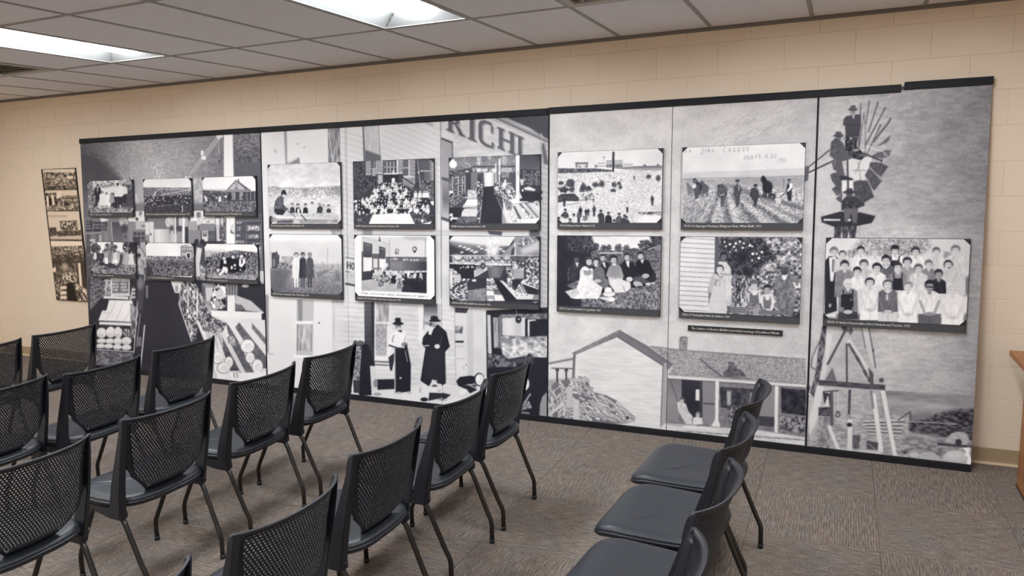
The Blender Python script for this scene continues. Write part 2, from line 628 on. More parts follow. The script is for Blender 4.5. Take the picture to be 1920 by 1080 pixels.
def make_stile(s):
    """side strap from the rim down past the seat to the leg socket"""
    pts = [(0.835, 0.0), (0.76, 0.0), (0.68, 0.0), (0.60, 0.0), (0.52, 0.0), (0.45, 0.0), (0.40, 0.0), (0.372, 0.0)]
    bm = bmesh.new()
    rows = []
    for z, _ in pts:
        t = (0.835 - z) / (0.835 - 0.372)
        yo = s * (0.232 + 0.006 * math.sin(t * math.pi))
        wy = 0.017 + 0.013 * t                      # width across y
        xr = float(np.interp(t, [0, .2, .45, .7, 1.0], [0.222, 0.206, 0.182, 0.156, 0.130]))
        dx = float(np.interp(t, [0, .3, .7, .9, 1.0], [0.018, 0.034, 0.060, 0.070, 0.060]))
        yi = yo - s * wy
        rows.append([bm.verts.new(p) for p in ((xr, yo, z), (xr - dx, yo, z), (xr - dx + .006, yi, z), (xr + .010, yi, z))])
    for A, B in zip(rows, rows[1:]):
        for k in range(4):
            bm.faces.new((A[k], A[(k + 1) % 4], B[(k + 1) % 4], B[k]))
    bm.faces.new(rows[0][::-1]); bm.faces.new(rows[-1])
    bmesh.ops.recalc_face_normals(bm, faces=list(bm.faces))
    bmesh.ops.bevel(bm, geom=list(bm.edges), offset=0.003, segments=2, affect='EDGES', clamp_overlap=True)
    return bm_mesh('stile', bm, M_PLASTIC)

def seat_outline(n):
    """plan outline of the seat: near straight front, bowed back"""
    out = []
    for k in range(n):
        a = 2 * math.pi * k / n
        cx, sy = math.cos(a), math.sin(a)
        e = 0.30 if cx < 0 else 0.62
        px = math.copysign(abs(cx) ** e, cx)
        py = math.copysign(abs(sy) ** (0.30 if cx < 0 else 0.5), sy)
        x = px * (0.290 if cx < 0 else 0.185)
        hw = 0.240 - 0.022 * max(0, x + .05) / .24
        out.append((x, py * hw))
    return out

def make_seat(name, grow, z_top, levels, mat):
    """lofted cushion: levels = list of (scale inset, dz)"""
    n = 64
    O = seat_outline(n)
    def drop(x, y):
        front = max(0.0, (-x - 0.17) / 0.105)
        rear = max(0.0, (x - 0.08) / 0.10)
        dish = -0.010 * (1 - min(1, (y / .22) ** 2)) * (1 if x > -.1 else 0.5)
        return -0.020 * front ** 2 + 0.006 * rear + dish
    bm = bmesh.new()
    rings = []
    for inset, dz in levels:
        ring = []
        for x, y in O:
            l = math.hypot(x, y)
            k = max(0.02, (l + grow - inset) / l)
            X, Y = x * k, y * k
            ring.append(bm.verts.new((X, Y, z_top + drop(X, Y) + dz)))
        rings.append(ring)
    for A, B in zip(rings, rings[1:]):
        for k in range(n):
            bm.faces.new((A[k], A[(k + 1) % n], B[(k + 1) % n], B[k]))
    for ring, fl in ((rings[0], True), (rings[-1], False)):
        c = bm.verts.new((-.03, 0, sum(v.co.z for v in ring) / n))
        for k in range(n):
            bm.faces.new((ring[k], ring[(k + 1) % n], c))
    bmesh.ops.recalc_face_normals(bm, faces=list(bm.faces))
    return bm_mesh(name, bm, mat, True)

def leg_mesh(path):
    bm = bmesh.new()
    tube_bm(bm, smooth_path(path, 0.045, 5), 0.0115, 10)
    return bm_mesh('leg', bm, M_TUBE, True)

def make_chair():
    t = empty('stacking_chair')
    share('backrest', make_back_mesh(), t)
    share('back_frame', make_back_frame(), t)
    for s in (-1, 1):
        share('back_stile', make_stile(s), t)
    pad = make_seat('seat', 0.0, 0.462, [(0.20, 0.0), (0.14, 0.0), (0.09, -.0003), (0.05, -.001), (0.022, -.003), (0.008, -.008), (0.0, -.016),
                                         (0.0, -.022), (0.006, -.030)], M_VINYL)
    share('seat', pad, t)
    pan = make_seat('seat_pan', 0.006, 0.440, [(0.012, 0.0), (0.002, -.002), (0.0, -.010), (0.012, -.024), (0.05, -.036), (0.11, -.042)], M_PLASTIC)
    share('seat_pan', pan, t)
    for s in (-1, 1):
        front = [(0.07, s * .205, .398), (-0.075, s * .205, .402), (-0.212, s * .203, .150), (-0.235, s * .200, .105), (-0.235, s * .200, .012)]
        rear = [(0.02, s * .205, .380), (0.120, s * .212, .378), (0.212, s * .206, .160), (0.237, s * .203, .112), (0.237, s * .203, .012)]
        for pth in (front, rear):
            leg = share('leg', leg_mesh(pth), t)
            bm = bmesh.new()
            x, y, _ = pth[-1]
            tube_bm(bm, [(x, y, .022), (x, y, .010), (x, y, 0.0)], [.0128, .0138, .0125], 10)
            share('glide', bm_mesh('glide', bm, M_GLIDE, True), leg)
        # moulded socket that takes the two legs
        bm = bmesh.new()
        rows = []
        for x, zt, zb, hw in ((-.11, .408, .386, .014), (-.02, .412, .372, .018), (.06, .415, .362, .020), (.125, .412, .362, .018), (.145, .400, .372, .012)):
            y = s * .212
            rows.append([bm.verts.new(p) for p in ((x, y - hw, zb), (x, y + hw, zb), (x, y + hw, zt), (x, y - hw, zt))])
        for A, B in zip(rows, rows[1:]):
            for k in range(4):
                bm.faces.new((A[k], A[(k + 1) % 4], B[(k + 1) % 4], B[k]))
        bm.faces.new(rows[0][::-1]); bm.faces.new(rows[-1])
        bmesh.ops.recalc_face_normals(bm, faces=list(bm.faces))
        bmesh.ops.bevel(bm, geom=list(bm.edges), offset=0.004, segments=2, affect='EDGES', clamp_overlap=True)
        share('leg_socket', bm_mesh('leg_socket', bm, M_PLASTIC), t)
    # grey ganging clip on one side
    bm = bmesh.new()
    box_bm(bm, .060, .118, .236, .252, .398, .412)
    bmesh.ops.bevel(bm, geom=list(bm.edges), offset=0.003, segments=2, affect='EDGES')
    share('ganging_clip', bm_mesh('ganging_clip', bm, M_CLIP), t)
    return t

chair0 = make_chair()
CHAIRS = [
    # x of rear feet, y centre, turn, label
    (-0.280, -1.650, -1.0, 'black perforated chair nearest the mural in the row with the old car behind it'),
    (-0.285, -2.200, -1.5, 'black perforated chair second from the mural in the row in front of the old car'),
    (-0.290, -2.810, -1.0, 'black perforated chair third from the mural in the row in front of the old car'),
    (-0.240, -3.440, -1.0, 'black perforated chair cut by the bottom edge, left of the centre of the photo'),
    (-0.270, -4.030, -1.0, 'black chair showing only the tip of its backrest at the bottom edge'),
    (-1.440, -1.660, -1.0, 'black perforated chair whose back overlaps the pale wall left of the standing men'),
    (-1.450, -2.210, -1.0, 'black perforated chair below the vegetable stall print, second from the mural in its row'),
    (-1.455, -2.810, -3.0, 'black perforated chair in the left foreground with its whole seat rim visible'),
    (-1.440, -3.450, -1.0, 'black perforated chair cut by the left edge in the bottom left corner'),
    (-2.450, -1.810, -1.5, 'black perforated chair in front of the dark aisle of the shop print'),
    (-2.455, -2.370, -1.0, 'black perforated chair in front of the flour sacks of the shop print'),
    (-2.560, -2.860, -1.0, 'black perforated chair cut by the left edge, between two rows'),
    (-3.680, -1.730, -1.0, 'black perforated chair standing before the cream wall beside the mural left end'),
    (-3.690, -2.270, -1.0, 'black perforated chair farthest left, only its right half in the photo'),
    (0.945, -1.765, -4.0, 'black chair nearest the mural in the right row, seen from the side'),
    (0.940, -2.300, -4.0, 'black chair second from the mural in the right row with a broad smooth seat'),
    (0.950, -2.830, -5.0, 'black chair third from the mural in the right row, seat cut by bottom edge'),
    (0.930, -3.390, -4.0, 'black chair at the bottom edge of the right row showing only its upper back'),
]
for n, (xr, y, deg, lab) in enumerate(CHAIRS):
    o = chair0 if n == 0 else copy_thing(chair0)
    o.location = (xr - 0.237, y, 0)
    o.rotation_euler = (0, 0, math.radians(deg))
    tag(o, lab, 'chair', 'black stacking chairs in rows')

# ================================================================ PRINTED GRAPHICS
# A small painter: every print is painted in code on a tone grid that lies in the plane of its panel
# and becomes vertex colours of the printed sheet.
LEAN_T, LEAN_D, LEAN_H = 0.03, 0.1529, 2.3     # the mural leans: foot stands out from the wall, top rests near it
def lean_y(z):
    return -(LEAN_T + LEAN_D * (1 - z / LEAN_H))
def mural_plane(off):
    # points (x, y, z) with y = a + b z
    return (-(LEAN_T + LEAN_D) - off, LEAN_D / LEAN_H)

class Cv:
    def __init__(self, plane, x0, x1, z0, z1, res, g=200, seed=1):
        self.a, self.b = plane
        self.x0, self.x1, self.z0, self.z1 = x0, x1, z0, z1
        self.w = max(8, int(round((x1 - x0) * res)))
        self.h = max(8, int(round((z1 - z0) * res)))
        self.sx, self.sz = (self.w - 1) / (x1 - x0), (self.h - 1) / (z1 - z0)
        self.im = np.full((self.h, self.w), float(g))
        self.rng = np.random.default_rng(seed)
        self.view = (0.0, 0.0, 1.0)
        self.ns, self.cs = (0.6, 0.8) if res > 210 and (x1 - x0) < 1.0 else (0.75, 0.85)
    def v(self, ox, oy, s):
        self.view = (ox, oy, s)
        return self
    def to(self, pts):
        """sketch coordinates (survey of the wall taken from the eye point) -> grid column, row"""
        p = np.asarray(pts, float).reshape(-1, 2)
        ox, oy, s = self.view
        px, py = ox + p[:, 0] / s, oy + p[:, 1] / s
        d = CAM_F[None] + ((px - 960) / F_PX)[:, None] * CAM_R[None] - ((py - 540) / F_PX)[:, None] * CAM_U[None]
        t = (self.a + self.b * EYE[2] - EYE[1]) / (d[:, 1] - self.b * d[:, 2])
        X = EYE[0] + t * d[:, 0]
        Z = EYE[2] + t * d[:, 2]
        return np.stack([(X - self.x0) * self.sx, (self.z1 - Z) * self.sz], 1)
    def scale(self, x=0, y=0):
        q = self.to([(x, y), (x + 10, y), (x, y + 10)])
        return (np.hypot(*(q[1] - q[0])) + np.hypot(*(q[2] - q[0]))) / 20
    def mask(self, P, soft=0):
        i0, j0 = np.floor(P.min(0)).astype(int) - 1 - int(soft)
        i1, j1 = np.ceil(P.max(0)).astype(int) + 2 + int(soft)
        i0, j0, i1, j1 = max(i0, 0), max(j0, 0), min(i1, self.w), min(j1, self.h)
        if i1 <= i0 or j1 <= j0:
            return None
        S = 3 if (i1 - i0) * (j1 - j0) < 60000 else 2
        xs = i0 - .5 + (np.arange((i1 - i0) * S) + .5) / S
        ys = j0 - .5 + (np.arange((j1 - j0) * S) + .5) / S
        acc = np.zeros((len(ys), len(xs)), bool)
        n = len(P)
        for k in range(n):
            (xa, ya), (xb, yb) = P[k], P[(k + 1) % n]
            if ya == yb:
                continue
            rows = np.nonzero((ys >= min(ya, yb)) & (ys < max(ya, yb)))[0]
            if len(rows) == 0:
                continue
            xc = xa + (ys[rows] - ya) * (xb - xa) / (yb - ya)
            acc[rows] ^= xs[None, :] > xc[:, None]
        m = acc.reshape(j1 - j0, S, i1 - i0, S).mean((1, 3))
        if soft:
            m = blur(m, soft)
        return (slice(j0, j1), slice(i0, i1)), m
    def put(self, sm, g, a=1.0):
        if sm is None:
            return
        sl, m = sm
        self.im[sl] = self.im[sl] * (1 - m * a) + g * m * a
    def poly(self, pts, g, a=1.0, soft=0):
        self.put(self.mask(self.to(pts), soft), g, a)
    def rect(self, x0, y0, x1, y1, g, a=1.0, soft=0):
        self.poly([(x0, y0), (x1, y0), (x1, y1), (x0, y1)], g, a, soft)
    def ell(self, x, y, rx, ry, g, a=1.0, rot=0.0, soft=0, n=18):
        t = np.linspace(0, 2 * math.pi, n, endpoint=False)
        c, s = math.cos(rot), math.sin(rot)
        X, Y = rx * np.cos(t), ry * np.sin(t)
        self.poly(np.stack([x + c * X - s * Y, y + s * X + c * Y], 1), g, a, soft)
    def line(self, pts, w, g, a=1.0):
        p = np.asarray(pts, float)
        for (xa, ya), (xb, yb) in zip(p, p[1:]):
            L = math.hypot(xb - xa, yb - ya) or 1
            nx, ny = -(yb - ya) / L * w / 2, (xb - xa) / L * w / 2
            self.poly([(xa + nx, ya + ny), (xb + nx, yb + ny), (xb - nx, yb - ny), (xa - nx, ya - ny)], g, a)
    def noise(self, sl, sx, sy, oct=2):
        h, w = sl[0].stop - sl[0].start, sl[1].stop - sl[1].start
        out, amp, tot = 0, 1.0, 0
        for o in range(oct):
            out = out + amp * vnoise(h, w, max(1, sx * self.ns / 2 ** o), max(1, sy * self.ns / 2 ** o), self.rng)
            tot += amp; amp *= .6
        return out / tot
    def tex(self, pts, lo, hi, sx, sy, con=2.0, a=1.0, soft=0, oct=2):
        """noise texture inside a polygon between two tones"""
        sm = self.mask(self.to(pts), soft)
        if sm is None:
            return
        n = np.clip((self.noise(sm[0], sx, sy, oct) - .5) * con * self.cs + .5, 0, 1)
        self.put(sm, lo + (hi - lo) * n, a)
    def mul(self, pts, amp, sx, sy, con=2.0, soft=0):
        """modulate what is already there"""
        sm = self.mask(self.to(pts), soft)
        if sm is None:
            return
        n = np.clip((self.noise(sm[0], sx, sy, 2) - .5) * con, -.5, .5) * 2
        self.im[sm[0]] += n * amp * sm[1]
    def grad(self, pts, gs, axis='y', a=1.0, soft=0):
        """tone ramp across the polygon's own box"""
        sm = self.mask(self.to(pts), soft)
        if sm is None:
            return
        (sj, si), m = sm
        n = (sj.stop - sj.start) if axis == 'y' else (si.stop - si.start)
        r = np.interp(np.linspace(0, 1, n), np.linspace(0, 1, len(gs)), gs)
        g = np.broadcast_to(r[:, None] if axis == 'y' else r[None, :], m.shape)
        self.put(sm, g, a)
    def lines(self, x0, x1, y0, y1, step, slope, w, g, a=1.0):
        y = y0
        while y < y1:
            self.line([(x0, y), (x1, y + slope * (x1 - x0))], w, g, a)
            y += step
    def dots(self, pts, n, r0, r1, g0, g1, a=1.0, flat=1.0):
        """scatter small blobs inside a polygon"""
        p = np.asarray(pts, float)
        lo, hi = p.min(0), p.max(0)
        k = 0
        tries = 0
        while k < n and tries < n * 20:
            tries += 1
            q = lo + self.rng.random(2) * (hi - lo)
            c = False
            for i in range(len(p)):
                (xa, ya), (xb, yb) = p[i], p[(i + 1) % len(p)]
                if (ya > q[1]) != (yb > q[1]) and q[0] < xa + (q[1] - ya) * (xb - xa) / (yb - ya):
                    c = not c
            if not c:
                continue
            k += 1
            r = r0 + self.rng.random() * (r1 - r0)
            self.ell(q[0], q[1], r, r * flat, g0 + self.rng.random() * (g1 - g0), a, self.rng.random() * 3, n=7)
    def bush(self, x, y, rx, ry, lo, hi, n=40):
        self.ell(x, y, rx * .8, ry * .8, (lo * 2 + hi) / 3, .9, soft=1)
        for _ in range(n):
            t, q = self.rng.random() * 2 * math.pi, math.sqrt(self.rng.random())
            r = rx * (.10 + .14 * self.rng.random())
            self.ell(x + rx * q * math.cos(t), y + ry * q * math.sin(t), r, r * .8, lo + (hi - lo) * self.rng.random() ** 1.6, .85, n=7)
    # ---- figures
    def head(self, x, y, r, skin=190, hair=50, kind='short', hat=None):
        if kind in ('bob', 'long'):
            self.ell(x, y - r * .02, r * 1.12, r * 1.06, hair)
        elif kind == 'curly':
            self.ell(x, y - r * .22, r * 1.14, r * 1.06, hair)
        else:
            self.ell(x, y - r * .25, r * 1.06, r * 1.08, hair)
        self.ell(x, y + r * .22, r * .82, r * 1.02, skin)
        self.poly([(x + r * .1, y + r * 1.1), (x + r * .8, y - r * .2), (x + r * .8, y + r * .6)], skin - 38, .5)
        self.poly([(x - r * .86, y - r * .30), (x - r * .6, y - r * .95), (x + r * .6, y - r * .95), (x + r * .86, y - r * .30), (x + r * .3, y - r * .50), (x - r * .35, y - r * .45)], hair)
        for s in (-1, 1):
            self.ell(x + s * r * .36, y + r * .08, r * .15, r * .085, 60, .75, n=8)
            self.line([(x + s * r * .58, y - r * .14), (x + s * r * .16, y - r * .16)], r * .09, 80, .5)
        self.line([(x - r * .05, y + r * .1), (x + r * .05, y + r * .5)], r * .14, skin - 40, .5)
        self.line([(x - r * .26, y + r * .78), (x + r * .26, y + r * .78)], r * .10, 95, .65)
        if hat is not None:
            self.ell(x, y - r * .62, r * 1.6, r * .38, hat)
            self.poly([(x - r * .9, y - r * .6), (x - r * .8, y - r * 1.5), (x + r * .8, y - r * 1.5), (x + r * .9, y - r * .6)], hat)
    def man(self, x, top, bot, coat=50, legs=50, skin=150, hat=None, w=1.0):
        H = bot - top
        r = H / 15.0
        W = H * .13 * w
        self.poly([(x - W * .75, top + H * .50), (x + W * .75, top + H * .50), (x + W * .7, bot), (x + W * .1, bot), (x, top + H * .62), (x - W * .1, bot), (x - W * .7, bot)], legs)
        self.poly([(x - W * .4, top + H * .13), (x + W * .4, top + H * .13), (x + W * 1.05, top + H * .2), (x + W * 1.15, top + H * .48), (x + W * .8, top + H * .54), (x - W * .8, top + H * .54), (x - W * 1.15, top + H * .48), (x - W * 1.05, top + H * .2)], coat)
        self.ell(x, top + r * 1.05, r * .85, r * 1.1, skin)
        self.ell(x, top + r * .5, r * .9, r * .6, 45 if hat is None else hat)
        if hat is not None:
            self.ell(x, top + r * .7, r * 1.5, r * .35, hat)
    def woman(self, x, top, bot, dress=200, skin=190, hair=60, w=1.0):
        H = bot - top
        r = H / 14.0
        W = H * .11 * w
        self.poly([(x - W * .7, bot - H * .16), (x + W * .7, bot - H * .16), (x + W * .4, bot), (x - W * .4, bot)], skin - 20)
        self.poly([(x - W * .4, top + H * .14), (x + W * .4, top + H * .14), (x + W, top + H * .2), (x + W * .9, top + H * .46), (x + W * 1.5, bot - H * .12), (x - W * 1.5, bot - H * .12), (x - W * .9, top + H * .46), (x - W, top + H * .2)], dress)
        self.ell(x, top + r * .9, r * 1.15, r * 1.15, hair)
        self.ell(x, top + r * 1.2, r * .75, r * .9, skin)
    def scrawl(self, x0, x1, y, h, g, n=None, slope=0.0, w=None):
        """line of small typed or handwritten marks"""
        n = n or int((x1 - x0) / (h * .62))
        for i in range(n):
            if self.rng.random() < .14:
                continue
            x = x0 + (x1 - x0) * i / n
            yy = y + slope * (x - x0)
            k = self.rng.integers(0, 4)
            ww = w or h * .18
            s = (x1 - x0) / n * .62
            if k != 1:
                self.line([(x, yy), (x, yy + h)], ww, g)
            if k != 2:
                self.line([(x, yy + h * (.0 if k == 0 else .5)), (x + s, yy + h * (.0 if k == 0 else .5))], ww, g)
            if k >= 1:
                self.line([(x + s, yy + h * .1), (x + s * .8, yy + h)], ww, g)

def vnoise(h, w, sx, sy, rng):
    gy, gx = np.arange(h) / sy, np.arange(w) / sx
    G = rng.random((int(gy[-1]) + 2, int(gx[-1]) + 2))
    j, i = gy.astype(int), gx.astype(int)
    fy, fx = gy - j, gx - i
    fy, fx = fy * fy * (3 - 2 * fy), fx * fx * (3 - 2 * fx)
    a = G[j][:, i] * (1 - fx) + G[j][:, i + 1] * fx
    b = G[j + 1][:, i] * (1 - fx) + G[j + 1][:, i + 1] * fx
    return a * (1 - fy)[:, None] + b * fy[:, None]

def blur(m, r):
    r = int(max(1, r))
    for ax in (0, 1):
        for _ in range(2):
            p = np.pad(m, [(r, r) if k == ax else (0, 0) for k in (0, 1)], mode='edge')
            c = np.cumsum(p, ax)
            c = np.concatenate([np.zeros_like(np.take(c, [0], ax)), c], ax)
            n = 2 * r + 1
            m = (np.take(c, range(n, c.shape[ax]), ax) - np.take(c, range(0, c.shape[ax] - n), ax)) / n
    return m

PRINT_GAIN = 1.16
def print_material(name, sepia=False):
    m = new_mat(name, (.5, .5, .5, 1), 0.5, 0, 0.22)
    N, L, B = nodes_of(m)
    at = N.new('ShaderNodeAttribute'); at.attribute_name = 'ink'
    tc = N.new('ShaderNodeTexCoord')
    nz = N.new('ShaderNodeTexNoise'); nz.inputs['Scale'].default_value = 260; nz.inputs['Detail'].default_value = 1.5
    L.new(tc.outputs['Object'], nz.inputs['Vector'])
    rp = N.new('ShaderNodeMapRange')
    rp.inputs['To Min'].default_value = 0.90; rp.inputs['To Max'].default_value = 1.10
    L.new(nz.outputs['Fac'], rp.inputs['Value'])
    mx = N.new('ShaderNodeMix'); mx.data_type = 'RGBA'; mx.blend_type = 'MULTIPLY'; mx.inputs[0].default_value = 1
    cb = N.new('ShaderNodeCombineColor')
    for k in range(3):
        L.new(rp.outputs[0], cb.inputs[k])
    L.new(at.outputs['Color'], mx.inputs[6]); L.new(cb.outputs[0], mx.inputs[7])
    L.new(mx.outputs[2], B.inputs['Base Color'])
    return m
M_PRINT = print_material('silver_print')

def tone_rgb(im, warm=0.0, sepia=False):
    t = np.clip(im, 8, 250) / 255.0
    t = np.maximum(t - .035 * (1 - t), .02)
    if sepia:
        c = np.stack([t * .96 + .04, t * .90 + .015, t * .82], -1)
    else:
        c = np.stack([t + warm * .004, t * .988, t * (.985 - .006 * warm) + (1 - t) * .045], -1)  # blue lift in the darks puts reflection and white balance into the ink
    l = np.where(c <= .04045, c / 12.92, ((np.maximum(c, .04045) + .055) / 1.055) ** 2.4)
    return np.clip(l * PRINT_GAIN, 0, .93)

def print_sheet(name, cv, parent, x0=None, x1=None, warm=0.0, sepia=False, holes=(), mat=None):
    """mesh of the printed sheet for grid columns between x0 and x1; cells hidden behind mounted boards are left out"""
    i0 = 0 if x0 is None else int(round((x0 - cv.x0) * cv.sx))
    i1 = cv.w - 1 if x1 is None else int(round((x1 - cv.x0) * cv.sx))
    im = cv.im[:, i0:i1 + 1]
    h, w = im.shape
    X = cv.x0 + np.arange(i0, i1 + 1) / cv.sx
    if x0 is not None:
        X = np.interp(X, [X[0], X[-1]], [x0, x1])
    Z = cv.z1 - np.arange(h) / cv.sz
    GX, GZ = np.meshgrid(X, Z)
    co = np.stack([GX, cv.a + cv.b * GZ, GZ], -1).reshape(-1, 3).astype(np.float32)
    idx = np.arange(h * w).reshape(h, w)
    q = np.stack([idx[1:, :-1], idx[1:, 1:], idx[:-1, 1:], idx[:-1, :-1]], -1).reshape(-1, 4)
    if holes:
        cx = ((GX[1:, :-1] + GX[1:, 1:]) / 2).ravel()
        cz = ((GZ[1:, :-1] + GZ[:-1, :-1]) / 2).ravel()
        keep = np.ones(len(q), bool)
        for a, b, c, d in holes:
            keep &= ~((cx > a) & (cx < b) & (cz > c) & (cz < d))
        q = q[keep]
    me = bpy.data.meshes.new(name)
    nf = len(q)
    me.vertices.add(h * w); me.vertices.foreach_set('co', co.ravel())
    me.loops.add(nf * 4); me.loops.foreach_set('vertex_index', q.ravel().astype(np.int32))
    me.polygons.add(nf)
    me.polygons.foreach_set('loop_start', np.arange(0, nf * 4, 4, dtype=np.int32))
    me.update(calc_edges=True)
    col = np.ones((h * w, 4), np.float32)
    col[:, :3] = tone_rgb(im, warm, sepia).reshape(-1, 3)
    at = me.color_attributes.new('ink', 'FLOAT_COLOR', 'POINT')
    at.data.foreach_set('color', col.ravel())
    me.materials.append(mat or M_PRINT)
    o = bpy.data.objects.new(name, me)
    COL.objects.link(o)
    o.parent = parent
    return o

def slab(name, x0, x1, z0, z1, off0, off1, mat, parent=None, bevel=0.0):
    """board lying in the leaning plane, from off0 to off1 in front of it"""
    bm = bmesh.new()
    vs = []
    for off in (off0, off1):
        for x, z in ((x0, z0), (x1, z0), (x1, z1), (x0, z1)):
            vs.append(bm.verts.new((x, lean_y(z) - off, z)))
    for f in ((0, 1, 2, 3), (7, 6, 5, 4), (0, 4, 5, 1), (1, 5, 6, 2), (2, 6, 7, 3), (3, 7, 4, 0)):
        bm.faces.new([vs[i] for i in f])
    bmesh.ops.recalc_face_normals(bm, faces=list(bm.faces))
    if bevel:
        bmesh.ops.bevel(bm, geom=list(bm.edges), offset=bevel, segments=1, affect='EDGES')
    return bm_obj(name, bm, mat, parent)

def letters(name, text, x, z, size, off, mat, parent, shear=0.0, width=None):
    cu = bpy.data.curves.new(name, 'FONT')
    cu.body = text
    cu.size = size
    cu.shear = shear
    cu.resolution_u = 1
    cu.extrude = 0.0
    tmp = bpy.data.objects.new(name, cu)
    COL.objects.link(tmp)
    bpy.context.view_layer.update()
    me = bpy.data.meshes.new_from_object(tmp.evaluated_get(bpy.context.evaluated_depsgraph_get()))
    bpy.data.objects.remove(tmp, do_unlink=True)
    bpy.data.curves.remove(cu)
    n = len(me.vertices)
    co = np.empty(n * 3, np.float32); me.vertices.foreach_get('co', co); co = co.reshape(-1, 3)
    k = 1.0 if width is None else width / max(1e-6, co[:, 0].max() - co[:, 0].min())
    X, Z = x + co[:, 0] * k, z + co[:, 1]
    new = np.stack([X, -(LEAN_T + LEAN_D) + LEAN_D / LEAN_H * Z - off, Z], -1).astype(np.float32)
    me.vertices.foreach_set('co', new.ravel())
    me.update()
    me.materials.clear(); me.materials.append(mat)
    o = bpy.data.objects.new(name, me)
    COL.objects.link(o)
    o.parent = parent
    return o

# ---------------------------------------------------------------- mural, left: the general store
ZB, ZT = 0.040, 2.262
SEC_L, SEC_M, SEC_R = (-5.650, -3.362), (-3.362, -0.695), (-0.695, 2.018)
c = CL = Cv(mural_plane(0.0), SEC_L[0], SEC_L[1], ZB, ZT, 190, 92, 11)
c.v(0, 180, 3.84)
c.grad([(560, 290), (1900, 220), (1900, 860), (560, 860)], [92, 112, 150, 172, 162, 148, 126, 114, 106], 'x')
c.mul([(560, 290), (1900, 220), (1900, 560), (560, 610)], 15, 7, 1.8, 2.2)
c.poly([(580, 410), (700, 440), (800, 520), (900, 620), (900, 700), (580, 700)], 76, .9, 5)
for a, b, d, e, g in ((880, 560, 960, 800, 175), (1085, 480, 1168, 640, 196), (1378, 590, 1455, 780, 200)):
    c.tex([(a, b), (d, b), (d + 30, e), (a + 30, e)], g - 70, g + 34, 2.0, 2.0, 2.6, .85, 2)
c.poly([(950, 700), (985, 700), (1000, 780), (962, 780)], 205, .8, 1)
c.poly([(1560, 280), (1612, 280), (1480, 462), (1355, 590), (1325, 590), (1445, 420)], 150, .9)
for k, g in ((0, 95), (14, 205), (26, 120), (38, 190)):
    c.line([(1562 + k, 285), (1450 + k * .8, 425), (1330 + k * .6, 590)], 5, g, .8)
c.rect(1558, 272, 1606, 296, 226); c.ell(1575, 305, 10, 8, 222)
c.rect(1446, 392, 1466, 428, 224); c.rect(1452, 432, 1482, 460, 226); c.ell(1340, 584, 9, 10, 215); c.ell(1370, 590, 12, 9, 215)
c.line([(1574, 312), (1578, 425)], 4, 190); c.line([(1580, 430), (1580, 480)], 12, 70); c.line([(1580, 435), (1580, 460)], 4, 210)
c.rect(1612, 240, 1676, 1075, 226); c.poly([(1612, 240), (1674, 240), (1694, 1080), (1630, 1080)], 226)
c.grad([(1680, 240), (1880, 240), (1900, 850), (1694, 850)], [118, 96, 84, 78], 'y')
c.mul([(1680, 250), (1880, 250), (1890, 480), (1690, 480)], 26, 6, 2, 2.4)
c.poly([(600, 770), (1630, 770), (1630, 860), (610, 860)], 104, .75, 2)
# shop fittings between the two rows of small photos
c.v(155, 395, 11.29)
c.rect(40, 130, 1940, 800, 118)
for (x0, y0, x1, y1) in ((70, 205, 208, 445), (222, 235, 388, 448), (398, 245, 520, 415)):
    c.rect(x0, y0, x1, y1, 58); c.line([(x0, y0), (x1, y0), (x1, y1), (x0, y1), (x0, y0)], 8, 120, .7)
for x, y, n in ((85, 235, 3), (88, 305, 3), (85, 365, 4), (235, 280, 5), (235, 345, 5), (410, 280, 3), (415, 350, 4)):
    for i in range(n):
        c.line([(x + i * 29, y), (x + i * 29, y + 38)], 9, 178)
        c.line([(x + i * 29, y + (0 if i % 2 else 18)), (x + i * 29 + 18, y + (0 if i % 2 else 18))], 8, 178)
c.line([(70, 485), (410, 460)], 14, 175)
c.grad([(80, 495), (600, 475), (620, 670), (90, 700)], [70, 120, 90, 130, 110], 'x')
c.rect(150, 600, 265, 660, 185); c.rect(345, 510, 400, 660, 165)
c.poly([(370, 145), (550, 185), (540, 205), (400, 240), (375, 200)], 216)
c.grad([(615, 240), (850, 250), (850, 665), (640, 665)], [74, 92, 112], 'y'); c.line([(605, 240), (630, 660)], 14, 176)
c.ell(865, 235, 92, 105, 168); c.tex([(780, 150), (950, 150), (950, 330), (790, 300)], 110, 215, 3, 3, 2.5, .7, 1)
c.ell(885, 380, 70, 95, 66, .9, soft=1); c.rect(875, 510, 940, 590, 90)
c.rect(970, 230, 1115, 670, 132); c.rect(968, 138, 1110, 228, 214); c.rect(1088, 10, 1310, 232, 212)
c.ell(1148, 180, 34, 34, 70); c.ell(1345, 180, 32, 34, 66); c.ell(1222, 70, 32, 50, 90); c.ell(1225, 85, 20, 30, 175)
c.rect(1120, 240, 1500, 400, 178); c.rect(1245, 300, 1310, 350, 120)
c.rect(1055, 415, 1325, 625, 122)
for i in range(3):
    for j in range(2):
        c.rect(1072 + i * 86, 455 + j * 92, 1140 + i * 86, 520 + j * 92, 66)
c.rect(1330, 255, 1402, 510, 208); c.rect(1340, 515, 1400, 640, 140); c.rect(1410, 235, 1502, 680, 206); c.ell(1440, 500, 14, 26, 40)
c.grad([(1505, 390), (1880, 390), (1880, 690), (1520, 690)], [190, 214, 200, 180, 150], 'x')
c.ell(1840, 240, 90, 110, 200); c.tex([(1760, 150), (1930, 150), (1930, 350), (1780, 350)], 160, 225, 3, 3, 2, .7); c.ell(1890, 430, 50, 90, 80, .9, soft=1)
c.poly([(1060, 570), (1180, 560), (1220, 800), (1090, 800)], 62)
c.v(320, 395, 10.67)
c.rect(0, 130, 60, 640, 190); c.ell(20, 350, 40, 55, 76, 1, soft=1)
